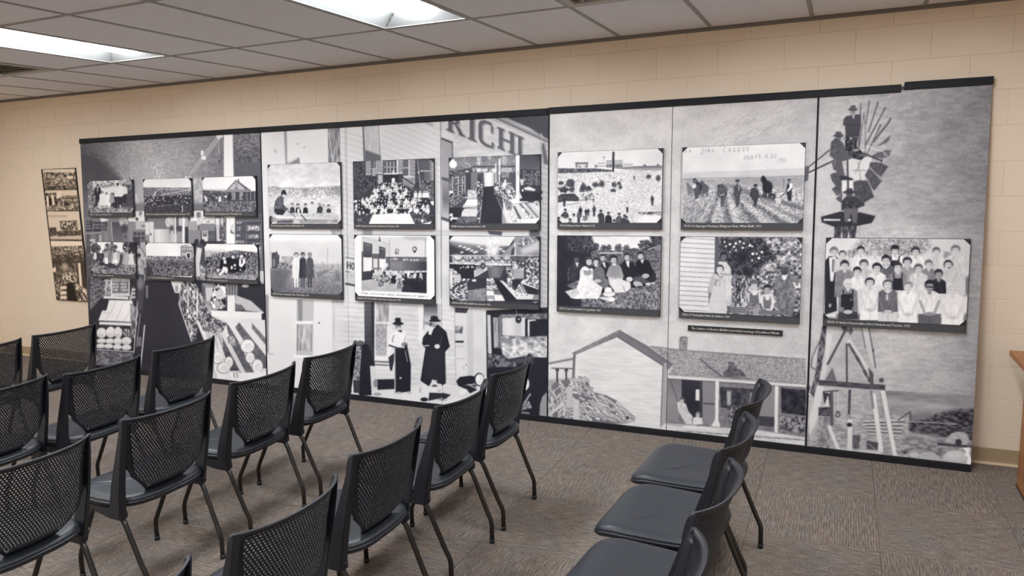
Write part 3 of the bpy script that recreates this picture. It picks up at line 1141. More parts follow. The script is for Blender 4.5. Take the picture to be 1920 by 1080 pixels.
c.rect(75, 120, 108, 650, 222); c.rect(60, 470, 130, 640, 206); c.ell(165, 350, 60, 45, 70); c.rect(160, 140, 230, 300, 186)
c.rect(120, 420, 230, 640, 150); c.rect(232, 120, 284, 650, 226); c.rect(285, 330, 352, 650, 60); c.rect(285, 130, 345, 320, 170)
c.rect(352, 205, 545, 390, 158); c.rect(356, 390, 600, 660, 138); c.rect(395, 5, 660, 208, 224)
c.rect(515, 28, 602, 142, 122); c.poly([(522, 150), (600, 145), (610, 285), (535, 288)], 216); c.line([(545, 170), (585, 168)], 8, 90); c.line([(563, 170), (570, 260)], 6, 90)
c.rect(612, 25, 884, 262, 212); c.scrawl(630, 860, 150, 22, 110, 14); c.ell(745, 225, 46, 48, 212); c.line([(730, 205), (730, 250)], 9, 70); c.line([(748, 205), (772, 205), (756, 250)], 9, 70)
c.rect(575, 268, 892, 402, 132); c.rect(628, 405, 748, 612, 206); c.rect(645, 425, 728, 515, 96); c.rect(660, 440, 712, 468, 190)
c.grad([(748, 415), (880, 415), (880, 640), (748, 640)], [80, 104, 70], 'y')
c.poly([(895, 140), (985, 140), (975, 610), (925, 610)], 186)
for k in range(8):
    c.poly([(885, 330 + k * 36), (915, 355 + k * 36), (915, 372 + k * 36), (885, 348 + k * 36)], 52)
    c.poly([(1005, 330 + k * 36), (975, 355 + k * 36), (975, 372 + k * 36), (1005, 348 + k * 36)], 52)
c.rect(895, 150, 975, 275, 216); c.rect(948, 575, 1010, 600, 220)
c.tex([(1010, 140), (1118, 140), (1118, 600), (1010, 600)], 70, 150, 3, 5, 2, 1); c.ell(1025, 200, 28, 90, 196)
c.rect(660, 612, 1118, 655, 58); c.ell(510, 620, 38, 50, 60); c.ell(635, 630, 48, 55, 56)
c.rect(1116, 100, 1286, 700, 224); c.ell(1270, 365, 74, 104, 206); c.tex([(1210, 280), (1330, 280), (1330, 460), (1210, 460)], 170, 226, 3, 3, 2, .6); c.poly([(1195, 370), (1285, 470), (1200, 450)], 96)
c.rect(1290, 130, 1862, 700, 84); c.line([(1290, 215), (1862, 195)], 26, 112)
for (x0, y0, x1, y1) in ((1320, 225, 1420, 260), (1320, 325, 1410, 350), (1330, 370, 1400, 395), (1310, 480, 1400, 520), (1300, 600, 1470, 650)):
    c.tex([(x0, y0), (x1, y0), (x1, y1), (x0, y1)], 110, 190, 3, 3, 2)
for (x0, y0, x1, y1) in ((1540, 305, 1785, 402), (1550, 482, 1755, 556), (1640, 650, 1790, 730)):
    c.tex([(x0, y0), (x1, y0), (x1, y1), (x0, y1)], 90, 224, 3, 4, 2.6)
for x in (1518, 1808):
    c.line([(x, 240), (x, 720)], 22, 116)
for y in (250, 430, 590):
    c.line([(1500, y), (1810, y - 6)], 18, 62)
# shop clerks standing between the lower small photos
c.v(155, 445, 10.97)
c.rect(80, 100, 230, 930, 84)
for y in (160, 380, 620, 860):
    c.line([(90, y), (230, y - 60)], 12, 150)
c.rect(1080, 60, 1320, 930, 86); c.rect(1185, 100, 1310, 620, 164)
c.ell(1130, 160, 52, 100, 66); c.ell(1140, 200, 34, 46, 130)
c.poly([(1110, 250), (1190, 210), (1300, 390), (1255, 620), (1275, 790), (1108, 790), (1095, 430)], 172); c.tex([(1110, 260), (1290, 390), (1250, 780), (1110, 780)], 110, 205, 5, 7, 2, .6)
c.line([(1190, 450), (1112, 590), (1118, 780), (1200, 770)], 16, 226); c.line([(1200, 215), (1290, 380)], 14, 70); c.line([(1190, 450), (1270, 560)], 12, 60)
c.ell(1150, 370, 50, 40, 60); c.poly([(1130, 790), (1260, 790), (1245, 960), (1140, 960)], 150)
c.v(330, 445, 11.29)
c.rect(365, 120, 640, 900, 78)
c.poly([(440, 205), (552, 240), (500, 560), (515, 860), (390, 860), (382, 480), (415, 440)], 206); c.tex([(515, 575), (612, 640), (622, 870), (515, 860)], 120, 210, 5, 5, 2); c.ell(435, 90, 45, 60, 54); c.ell(558, 96, 48, 60, 52)
c.tex([(390, 830), (620, 830), (620, 980), (390, 980)], 70, 190, 4, 4, 2.4)
c.rect(1735, 140, 1900, 720, 92); c.line([(1810, 150), (1815, 700)], 26, 120); c.tex([(1740, 200), (1800, 200), (1800, 420), (1740, 420)], 90, 200, 3, 3, 2.4)
c.rect(1735, 712, 1880, 835, 192); c.poly([(1735, 850), (1880, 920), (1880, 1000), (1735, 960)], 170)
# left lower: shelves, sign, sacks and the dark aisle
c.v(155, 510, 5.68)
c.rect(60, 90, 1000, 1200, 48); c.poly([(690, 90), (1900, 90), (1900, 1300), (640, 1300)], 47)
c.tex([(70, 60), (250, 60), (232, 240), (80, 410)], 50, 130, 5, 3, 2.2)
for k in range(5):
    c.line([(75, 110 + k * 62), (240, 40 + k * 48)], 7, 150, .8)
c.tex([(235, 80), (310, 80), (310, 250), (230, 250)], 90, 220, 4, 4, 2.4)
c.rect(298, 62, 500, 258, 206); c.rect(314, 80, 488, 226, 104); c.rect(320, 224, 476, 252, 196)
for r, (y, w1, w2) in enumerate(((82, 5, 5), (118, 4, 4), (150, 4, 4), (182, 4, 5))):
    for q, n in ((322, w1), (408, w2)):
        for i in range(n):
            x = q + i * 15.5
            c.line([(x, y), (x, y + 21)], 5, 216); c.line([(x, y + (2 if (i + r) % 2 else 19)), (x + 9, y + (2 if (i + r) % 2 else 19))], 5, 216)
            if (i + r) % 3:
                c.line([(x + 9, y), (x + 9, y + 21)], 4.5, 216)
c.poly([(222, 254), (488, 264), (482, 292), (218, 282)], 212); c.rect(513, 165, 566, 305, 60)
for i in range(3):
    c.rect(520, 176 + i * 40, 560, 200 + i * 40, 190)
c.poly([(545, 130), (520, 300), (490, 300)], 170)
c.poly([(280, 298), (528, 304), (548, 440), (516, 532), (166, 516), (206, 412), (252, 408)], 220)
for p in (((350, 320), (310, 410), (250, 505)), ((430, 320), (400, 420), (350, 515)), ((505, 330), (500, 430), (440, 520)), ((210, 430), (280, 440))):
    c.line(p, 6, 168, .7)
c.poly([(178, 530), (526, 541), (521, 574), (174, 558)], 216)
for x, y, rx, ry in ((200, 650, 56, 58), (298, 642, 54, 62), (378, 645, 46, 64), (200, 735, 54, 30), (290, 737, 50, 32), (374, 738, 50, 42), (466, 735, 56, 46), (190, 790, 54, 28), (276, 792, 52, 28), (370, 800, 50, 32), (466, 805, 54, 34)):
    c.ell(x, y, rx, ry, 120); c.ell(x, y - 3, rx - 4, ry - 5, 212)
    c.ell(x - rx * .2, y + ry * .45, rx * .7, ry * .3, 190, .8)
for x in (262, 335, 405):
    c.ell(x, 592, 12, 9, 60)
c.tex([(425, 600), (500, 610), (500, 690), (430, 680)], 70, 205, 4, 4, 2.2)
c.line([(138, 826), (548, 850)], 9, 206)
c.tex([(510, 330), (600, 400), (560, 720), (505, 700)], 60, 190, 4, 7, 2.2, .8)
for p, w, g in ((((585, 290), (545, 860)), 8, 196), (((616, 440), (570, 800)), 6, 172), (((660, 565), (612, 1060)), 13, 198), (((662, 30), (630, 330)), 9, 170)):
    c.line(p, w, g)
c.poly([(578, 20), (655, 30), (640, 420), (585, 400)], 70); c.ell(612, 120, 30, 70, 140, .7, soft=2); c.rect(670, 140, 698, 280, 110)
c.rect(570, 690, 625, 790, 110); c.poly([(60, 60), (80, 60), (70, 420), (60, 420)], 60)
c.poly([(92, 838), (545, 862), (530, 980), (96, 1040)], 104); c.mul([(92, 838), (545, 862), (530, 980), (96, 1040)], 30, 8, 5, 2.2)
c.poly([(84, 750), (94, 750), (98, 1030), (70, 1030)], 196)
# right lower: shelves of jars, counter, vegetable stall
c.v(310, 510, 5.143)
c.poly([(52, 88), (166, 90), (166, 206), (92, 202)], 212); c.rect(96, 130, 124, 190, 150)
sh = [(165, 88), (280, 95), (442, 372), (442, 432), (312, 446), (300, 662), (252, 672), (128, 300), (134, 218)]
c.poly(sh, 86); c.tex(sh, 34, 186, 3.2, 4.5, 3.0, .95)
for p, w, g in ((((128, 300), (255, 672)), 9, 208), (((165, 100), (302, 340), (345, 420)), 7, 200), (((165, 212), (302, 478)), 7, 204), (((240, 100), (442, 382)), 8, 208), (((216, 95), (219, 375)), 9, 216), (((310, 185), (308, 445)), 15, 220)):
    c.line(p, w, g)
for x, y in ((240, 165), (272, 195), (275, 235), (190, 185), (230, 430), (255, 590), (215, 380), (285, 395)):
    c.rect(x - 13, y - 18, x + 13, y + 18, 214)
c.poly([(350, 108), (500, 108), (500, 372), (440, 372), (384, 285), (352, 190)], 146); c.poly([(352, 112), (386, 150), (386, 280), (352, 190)], 96)
c.poly([(386, 150), (495, 150), (480, 268), (398, 282)], 196)
c.poly([(440, 370), (952, 388), (926, 462), (445, 432)], 222)
c.tex([(470, 110), (595, 110), (592, 362), (470, 352), (430, 300)], 30, 236, 6, 6, 3.0)
c.poly([(468, 205), (525, 160), (560, 185), (530, 240)], 200); c.line([(500, 255), (580, 225)], 22, 205); c.ell(498, 300, 28, 32, 170)
for k in range(9):
    c.line([(588 + k * 14, 115), (598 + k * 12, 235)], 7, 196 if k % 2 else 128)
c.rect(598, 224, 674, 440, 218); c.poly([(680, 225), (825, 275), (952, 390), (775, 372), (675, 300)], 186); c.poly([(676, 312), (735, 315), (776, 366), (678, 372)], 106)
c.poly([(705, 112), (975, 112), (975, 470), (928, 450), (952, 390), (828, 278), (742, 245)], 50); c.ell(772, 134, 36, 15, 192)
c.poly([(930, 400), (975, 395), (975, 460), (930, 458)], 42); c.rect(890, 20, 975, 90, 190)
st = [(445, 430), (975, 462), (975, 1100), (490, 1100), (430, 800), (296, 470)]
c.poly(st, 212)
for p, g in (([(480, 545), (575, 650), (735, 985), (640, 985)], 82), ([(580, 482), (615, 520), (700, 660), (865, 990), (770, 990), (640, 720)], 94), ([(674, 532), (712, 486), (975, 815), (975, 930), (925, 930)], 98), ([(834, 488), (975, 645), (975, 712), (836, 545)], 118)):
    c.poly(p, g); c.mul(p, 16, 8, 3, 2)
c.line([(530, 545), (760, 985)], 42, 202)
gr = [(305, 425), (440, 425), (585, 490), (570, 560), (480, 620), (440, 590), (362, 565)]
c.tex(gr, 34, 186, 3, 3, 3.0)
for k in range(26):
    x = 420 + 5.4 * k
    c.line([(x - 30, 560 + (k * 37) % 40), (x + (k * 53) % 60 - 10, 640 + (k * 71) % 120)], 7, 150 + (k * 29) % 70, .85)
c.tex([(590, 610), (665, 625), (680, 700), (640, 710), (600, 680)], 90, 226, 3, 3, 2.6)
for x, y, rx, ry in ((502, 826, 60, 60), (612, 872, 44, 58), (562, 925, 64, 56), (792, 716, 70, 68), (816, 828, 46, 56), (888, 912, 55, 72)):
    c.ell(x, y, rx, ry, 120); c.ell(x + 2, y - 2, rx - 5, ry - 5, 222)
    c.ell(x + rx * .2, y + ry * .1, rx * .55, ry * .5, 206, .7); c.line([(x - rx * .5, y + ry * .4), (x, y - ry * .3), (x + rx * .5, y - ry * .4)], 4, 176, .8)
c.poly([(490, 985), (975, 960), (975, 1100), (490, 1100)], 222); c.poly([(428, 800), (502, 985), (492, 1060), (405, 1040), (405, 870)], 196); c.line([(428, 800), (504, 990)], 9, 224)
c.poly([(622, 958), (716, 952), (718, 1030), (640, 1036)], 230); c.line([(662, 968), (664, 1018)], 9, 120); c.line([(705, 968), (684, 970), (684, 990), (702, 994), (700, 1014), (682, 1018)], 8, 120)
c.im = c.im * .6 + blur(c.im, 1) * .4
c.im += (vnoise(c.h, c.w, 50, 44, c.rng) - .5) * 12 + (c.rng.random(c.im.shape) - .5) * 8

# ---------------------------------------------------------------- mural, middle: whitewashed store front with two men
c = CM = Cv(mural_plane(0.0), SEC_M[0], SEC_M[1], ZB, ZT, 235, 206, 12)
c.v(480, 180, 3.4286)
c.mul([(0, 0), (1920, 0), (1920, 2100), (0, 2100)], 6, 60, 40, 2)
c.rect(20, 180, 545, 2000, 212)
c.poly([(178, 200), (196, 200), (206, 440), (190, 440)], 138, .9, 1); c.rect(200, 190, 462, 440, 215)
c.poly([(186, 440), (278, 392), (284, 440)], 118, .9, 1); c.poly([(205, 420), (275, 385), (280, 395), (215, 432)], 200)
c.tex([(462, 180), (538, 180), (542, 440), (466, 440)], 96, 178, 3, 22, 2.4); c.line([(537, 190), (542, 440)], 6, 90, .6)
for x, y in ((268, 308), (128, 360), (120, 350), (310, 330)):
    c.ell(x, y, 5, 4, 120)
c.rect(543, 170, 690, 1300, 208); c.lines(543, 690, 222, 1100, 37, .30, 3.5, 168, .8); c.line([(580, 200), (594, 1100)], 4, 142, .8)
c.rect(545, 430, 560, 900, 188, .6, 1)
c.poly([(690, 170), (786, 170), (802, 425), (696, 430)], 186); c.line([(688, 175), (697, 430)], 11, 104); c.line([(786, 170), (802, 425)], 7, 150); c.mul([(698, 180), (786, 180), (796, 360), (700, 340)], 10, 4, 30, 2)
c.poly([(700, 345), (802, 382), (803, 428), (700, 428)], 92, .95, 1)
c.rect(806, 160, 1188, 440, 204); c.lines(806, 1190, 60, 420, 38, .42, 3.5, 172, .8); c.line([(1082, 160), (1140, 190)], 16, 130, .6)
# painted sign with big serif letters
c.rect(1190, 100, 1890, 440, 198); c.mul([(1190, 100), (1890, 100), (1890, 440), (1190, 440)], 9, 30, 10, 2)
c.lines(1190, 1880, 60, 420, 40, .42, 3, 178, .6)
def serif(cv, x, y, parts, g):
    for p in parts:
        cv.poly([(x + a, y + b) for a, b in p], g)
SH = .40
def stem(x0, x1, y0, y1):
    return [(x0, y0 + SH * x0), (x1, y0 + SH * x1), (x1, y1 + SH * x1), (x0, y1 + SH * x0)]
def foot(x0, x1, y):
    return [(x0, y + SH * x0), (x1, y + SH * x1), (x1, y + 13 + SH * x1), (x0, y + 13 + SH * x0)]
def glyph(ch):
    if ch == 'R':
        return [stem(0, 24, -40, 78), foot(-12, 36, 72), stem(24, 52, -40, -24), stem(48, 68, -34, 16), stem(24, 56, 12, 28),
                [(40, 28 + 16), (66, 28 + 26), (98, 116), (72, 106)], foot(66, 108, 70)]
    if ch == 'I':
        return [stem(0, 28, -60, 80), foot(-14, 42, 72)]
    if ch == 'C':
        return [stem(0, 24, -30, 62), [(0, 62), (24, 72), (44, 96), (90, 118), (96, 134), (40, 116), (12, 92)], [(0, -30), (24, -20), (46, -32), (84, -16), (84, -34), (40, -52), (12, -48)],
                stem(80, 92, -50, 0), stem(84, 98, 56, 86)]
    if ch == 'H':
        return [stem(0, 24, -60, 66), foot(-11, 35, 60), foot(-11, 35, -66), stem(72, 96, -60, 66), foot(61, 107, 60), foot(61, 107, -66), stem(22, 74, -6, 10)]
    return [stem(0, 22, -60, 60), foot(-11, 60, 58), foot(-11, 33, -66)]
for ch, x, y in (('R', 1236, 140), ('I', 1374, 196), ('C', 1430, 206), ('H', 1562, 266), ('L', 1686, 318)):
    serif(c, x + 10, y + 8, glyph(ch), 150)
    serif(c, x, y, glyph(ch), 92)
c.poly([(1480, 90), (1900, 90), (1900, 300), (1760, 205)], 72, 1, 1)
c.poly([(1470, 128), (1560, 128), (1890, 280), (1890, 312), (1840, 296)], 152); c.line([(1520, 132), (1890, 300)], 7, 95); c.line([(1500, 132), (1880, 312)], 5, 205); c.line([(1620, 120), (1630, 160)], 6, 150); c.line([(1832, 240), (1846, 275)], 8, 180)
c.poly([(1190, 268), (1266, 296), (1266, 400), (1245, 400), (1245, 800), (1195, 790)], 158); c.line([(1190, 272), (1266, 302)], 12, 74); c.line([(1262, 300), (1264, 400)], 8, 110)
c.poly([(1192, 520), (1242, 532), (1242, 552), (1192, 538)], 80); c.grad([(1196, 540), (1240, 552), (1240, 790), (1200, 780)], [150, 104, 196], 'y'); c.poly([(1192, 775), (1242, 790), (1242, 812), (1192, 795)], 84)
c.rect(1826, 300, 1892, 2000, 182); c.lines(1822, 1892, 300, 1500, 38, .35, 5, 140, .8); c.poly([(1836, 320), (1852, 296), (1882, 440), (1852, 440)], 84, .9, 1); c.ell(1836, 620, 8, 10, 70); c.ell(1836, 660, 7, 9, 80)
c.rect(545, 856, 1826, 900, 200); c.rect(684, 856, 748, 906, 138, .9, 2); c.poly([(1490, 868), (1585, 872), (1580, 898), (1500, 890)], 84); c.rect(1758, 856, 1826, 904, 82, .9, 1); c.tex([(478, 858), (552, 858), (552, 894), (490, 894)], 130, 200, 3, 12, 2); c.lines(800, 1250, 860, 896, 22, .03, 3, 168)
c.line([(1188, 150), (1192, 1300)], 4, 128, .8)
# hotel sign
c.v(480, 480, 3.4286)
c.poly([(574, 6), (640, 18), (640, 118), (578, 98)], 206); c.line([(574, 8), (640, 20)], 7, 110); c.line([(578, 98), (640, 116)], 8, 90)
c.line([(588, 36), (588, 82)], 8, 66); c.line([(606, 38), (606, 84)], 8, 66); c.line([(588, 59), (606, 61)], 7, 66); c.ell(623, 66, 11, 24, 66); c.ell(623, 66, 5, 15, 206)
c.rect(578, 104, 640, 176, 190); c.scrawl(582, 634, 120, 14, 150, 6); c.line([(574, 178), (640, 190)], 14, 74)
# lower: end wall and its window
c.rect(20, 255, 560, 1300, 216); c.rect(56, 250, 80, 620, 134, .9, 1); c.line([(60, 625), (110, 632)], 8, 180)
c.poly([(262, 280), (372, 284), (366, 642), (258, 636)], 184); c.grad([(266, 280), (302, 282), (300, 420), (270, 420)], [150, 128, 170], 'x')
c.rect(256, 418, 368, 436, 226); c.tex([(270, 440), (360, 444), (356, 612), (268, 606)], 140, 196, 6, 30, 2); c.line([(310, 470), (300, 560)], 16, 210, .7); c.line([(268, 440), (266, 610)], 6, 120); c.line([(360, 444), (356, 612)], 5, 140)
c.poly([(240, 634), (378, 642), (378, 660), (240, 652)], 230); c.tex([(488, 280), (560, 286), (566, 640), (492, 640)], 150, 208, 5, 30, 2); c.ell(406, 430, 5, 5, 40)
c.line([(560, 150), (572, 900)], 5, 150, .8)
# clapboard wall behind the men
c.v(640, 560, 5.14)
c.rect(-60, 60, 1140, 1000, 206); c.lines(-60, 760, 30, 900, 47, .05, 4, 160, .8); c.lines(930, 1140, 60, 900, 47, .08, 4, 165, .8); c.mul([(-60, 60), (1140, 60), (1140, 1000), (-60, 1000)], 7, 30, 8, 2)
c.rect(-90, 40, 25, 1000, 206, .6)
c.grad([(220, 30), (318, 35), (322, 650), (226, 650)], [88, 80, 60, 52], 'y'); c.lines(222, 300, 60, 620, 47, .05, 4, 120, .6); c.rect(288, 30, 320, 650, 52)
c.rect(318, 30, 490, 600, 206); c.tex([(334, 30), (458, 35), (456, 226), (336, 226)], 112, 204, 14, 30, 2); c.rect(326, 226, 470, 240, 220)
c.tex([(330, 240), (442, 242), (438, 552), (332, 546)], 142, 184, 4, 4, 2); c.rect(440, 275, 482, 560, 216)
c.poly([(322, 556), (466, 566), (466, 592), (322, 586)], 218); c.poly([(322, 600), (458, 606), (458, 616), (322, 610)], 66); c.poly([(322, 630), (462, 638), (462, 648), (322, 640)], 70)
c.rect(326, 655, 515, 775, 214); c.lines(330, 510, 690, 775, 34, .05, 4, 176); c.poly([(343, 778), (512, 775), (512, 898), (350, 890)], 40)
c.poly([(-80, 900), (1140, 840), (1140, 1090), (-80, 1090)], 214)
# crouching figure
c.ell(182, 438, 46, 36, 96); c.ell(186, 455, 50, 12, 60)
c.poly([(122, 468), (190, 452), (204, 600), (178, 782), (112, 792), (116, 560)], 124); c.tex([(122, 468), (190, 452), (204, 600), (178, 782), (112, 792), (116, 560)], 60, 176, 4, 4, 2.4, .9)
c.poly([(196, 460), (222, 430), (262, 440), (322, 640), (276, 645), (292, 930), (168, 938), (180, 700)], 33)
c.poly([(276, 645), (326, 660), (346, 790), (312, 832), (322, 922), (294, 866)], 202); c.ell(330, 815, 24, 40, 120, .8); c.ell(346, 920, 40, 15, 160)
c.poly([(112, 785), (180, 785), (176, 912), (118, 906)], 58); c.ell(80, 890, 18, 30, 44)
# man in shirt sleeves with a stick
c.poly([(470, 300), (520, 290), (470, 420), (450, 570), (436, 560)], 216)
c.poly([(524, 468), (640, 478), (672, 640), (668, 892), (580, 906), (518, 902), (514, 600)], 37)
c.poly([(540, 305), (602, 305), (630, 370), (618, 455), (535, 465), (452, 445), (468, 350), (500, 325)], 224)
c.line([(510, 350), (490, 400), (500, 420)], 9, 100, .8); c.line([(455, 448), (530, 470)], 14, 44); c.line([(618, 360), (606, 430)], 8, 130, .8)
c.ell(550, 272, 27, 34, 128); c.ell(552, 290, 20, 16, 196); c.poly([(545, 305), (590, 305), (580, 325), (555, 318)], 38)
c.ell(548, 240, 53, 17, 40); c.poly([(518, 190), (535, 182), (572, 186), (578, 238), (520, 238)], 38)
c.ell(610, 442, 32, 22, 120, .9); c.ell(625, 475, 14, 34, 46)
c.poly([(454, 565), (515, 520), (512, 580), (490, 692), (470, 692)], 46); c.line([(514, 480), (520, 914)], 13, 140); c.line([(511, 480), (517, 914)], 4, 210)
c.line([(615, 500), (640, 612)], 7, 170); c.ell(572, 765, 12, 9, 205); c.line([(560, 620), (660, 650)], 5, 62); c.ell(556, 908, 28, 11, 176); c.ell(656, 908, 26, 11, 176)
# doorway, then the man in the long overcoat
c.rect(744, 50, 798, 420, 216); c.line([(798, 60), (796, 300)], 6, 110); c.grad([(796, 50), (932, 52), (932, 270), (800, 260)], [84, 110, 178, 186], 'y'); c.scrawl(800, 840, 222, 26, 80, 3); c.rect(928, 50, 965, 300, 180)
c.poly([(1090, 80), (1140, 80), (1140, 790), (1100, 790)], 206)
c.poly([(936, 250), (1012, 320), (1046, 462), (1000, 512), (1006, 816), (960, 845), (885, 775), (840, 856), (764, 790), (802, 540), (812, 480), (780, 436), (788, 374), (832, 318), (880, 268)], 34)
c.poly([(822, 490), (990, 490), (1000, 800), (960, 830), (890, 770), (830, 820), (780, 786)], 44, .9, 2)
c.ell(878, 262, 36, 32, 140); c.poly([(842, 262), (896, 276), (866, 352), (842, 342)], 208); c.ell(862, 245, 16, 20, 80)
c.poly([(864, 172), (885, 164), (928, 170), (944, 216), (862, 214)], 31); c.ell(904, 212, 60, 13, 30)
c.ell(926, 460, 27, 22, 206); c.line([(950, 440), (975, 360)], 5, 110); c.line([(800, 455), (850, 452)], 10, 190)
c.poly([(775, 800), (857, 852), (842, 975), (796, 962)], 214); c.poly([(925, 815), (972, 825), (960, 992), (918, 984)], 206); c.dots([(925, 870), (962, 870), (958, 985), (920, 980)], 10, 3, 5, 90, 120)
c.poly([(870, 780), (925, 785), (925, 840), (880, 840)], 210, .7); c.poly([(880, 830), (925, 830), (922, 850), (878, 850)], 70)
c.poly([(850, 905), (1058, 915), (1000, 965), (960, 960), (840, 985)], 48); c.ell(800, 972, 38, 20, 38); c.ell(985, 968, 40, 16, 140); c.ell(762, 880, 12, 30, 180)
# shop door, car
c.v(830, 560, 4.695)
c.poly([(104, 74), (268, 70), (272, 665), (118, 720)], 206); c.poly([(104, 76), (232, 86), (206, 128), (110, 122)], 62); c.poly([(212, 120), (268, 80), (272, 665), (218, 680)], 190); c.line([(104, 80), (116, 720)], 7, 165)
c.tex([(110, 240), (178, 244), (176, 306), (110, 304)], 80, 190, 6, 8, 2.4); c.rect(112, 371, 186, 387, 34); c.line([(110, 420), (190, 424)], 5, 160); c.line([(112, 525), (196, 530)], 5, 150); c.ell(205, 582, 5, 5, 40); c.ell(186, 610, 5, 4, 70)
c.rect(355, 80, 395, 920, 206); c.line([(385, 100), (392, 700)], 8, 140)
car = [(384, 104), (930, 76), (930, 1080), (640, 1080), (390, 930)]
c.poly(car, 41)
c.poly([(392, 140), (422, 146), (432, 490), (400, 480)], 196); c.poly([(444, 165), (492, 165), (494, 430), (452, 432)], 152); c.mul([(444, 165), (520, 150), (520, 440), (452, 432)], 22, 4, 30, 2); c.poly([(494, 152), (522, 152), (520, 440), (500, 440)], 118)
c.tex([(508, 140), (925, 128), (925, 182), (512, 168)], 70, 160, 9, 4, 2); c.grad([(524, 170), (728, 166), (728, 336), (526, 322)], [196, 210, 186, 204], 'x'); c.rect(700, 178, 726, 330, 205)
c.rect(726, 178, 750, 336, 40); c.rect(750, 186, 766, 332, 216); c.rect(750, 184, 824, 200, 218); c.poly([(766, 200), (925, 178), (925, 334), (766, 330)], 42)
c.ell(668, 184, 27, 34, 44); c.ell(672, 180, 10, 7, 190); c.line([(646, 90), (656, 150)], 6, 150)
hood = [(514, 332), (560, 326), (760, 336), (925, 326), (925, 520), (700, 512), (580, 534), (524, 490)]
c.grad(hood, [132, 168, 186, 170], 'y'); c.mul(hood, 40, 9, 6, 2.4); c.line([(526, 492), (580, 534), (700, 512), (925, 522)], 7, 60)
c.tex([(398, 488), (530, 500), (640, 560), (650, 600), (398, 604)], 44, 140, 6, 6, 2.4); c.ell(526, 556, 28, 36, 120, .8, soft=1); c.poly([(600, 530), (800, 520), (800, 570), (640, 570)], 96, .7, 2)
c.poly([(118, 728), (150, 690), (250, 676), (300, 690), (306, 742), (140, 772)], 34); c.poly([(0, 770), (160, 786), (216, 800), (200, 850), (60, 892), (0, 890)], 206)
c.poly([(140, 768), (290, 756), (300, 806), (240, 834), (212, 800)], 38); c.poly([(150, 800), (214, 796), (196, 838), (140, 846)], 222); c.line([(220, 752), (300, 792)], 9, 190); c.poly([(0, 828), (72, 846), (30, 880), (0, 888)], 46)
c.ell(322, 712, 46, 60, 38); c.ell(326, 712, 38, 50, 214); c.ell(310, 700, 18, 26, 226); c.ell(726, 750, 44, 62, 60); c.ell(726, 750, 38, 56, 216)
c.tex([(664, 906), (760, 900), (788, 960), (690, 985)], 90, 190, 5, 5, 2); c.line([(722, 916), (776, 836)], 12, 180); c.ell(350, 950, 26, 34, 160); c.line([(340, 880), (380, 870)], 16, 120)
c.poly([(918, 822), (930, 1080), (850, 1080), (858, 930), (880, 860)], 150); c.ell(720, 1010, 50, 16, 120)
c.im = c.im * .6 + blur(c.im, 1) * .4
c.im += (vnoise(c.h, c.w, 50, 44, c.rng) - .5) * 12 + (c.rng.random(c.im.shape) - .5) * 6

# ---------------------------------------------------------------- mural, right: farmhouse, windmill and sky
c = CR_ = Cv(mural_plane(0.0), SEC_R[0], SEC_R[1], ZB, ZT, 285, 200, 13)
c.v(0, 0, 1)
c.grad([(1000, 120), (1900, 100), (1900, 900), (1000, 900)], [204, 205, 203, 200, 198, 192, 186, 170, 152, 142], 'x')
c.grad([(1510, 140), (1900, 120), (1900, 470), (1510, 470)], [192, 186, 174, 156, 140, 128], 'x', .9, 6)
c.grad([(1640, 420), (1900, 420), (1900, 760), (1640, 760)], [196, 190, 176, 150], 'x', .8, 12)
c.mul([(1000, 120), (1900, 100), (1900, 760), (1000, 760)], 6, 40, 26, 2.2); c.mul([(1000, 120), (1900, 100), (1900, 760), (1000, 760)], 8, 2.2, 2.2, 2.0)
c.mul([(1550, 140), (1900, 120), (1900, 740), (1600, 740)], 8, 16, 5, 2.2)
c.v(1020, 140, 3.687)
for k in range(70):                                   # creases across the sky
    x, y = 1150 + c.rng.random() * 720, 0
    y = 470 - (x - 1150) * .42 + (c.rng.random() - .5) * 190
    L = 40 + c.rng.random() * 110
    sl = -.30 - c.rng.random() * .35
    pts = [(x + L * t, y + sl * L * t + 7 * math.sin(t * 9 + k)) for t in np.linspace(0, 1, 7)]
    c.line(pts, 3.2, 150 if k % 3 else 226, .55)
for k in range(110):
    x, y = 60 + c.rng.random() * 1750, 230 + c.rng.random() * 280
    c.ell(x, y, 3 + 3 * c.rng.random(), 3, 150 if k % 2 else 226, .6, n=6)
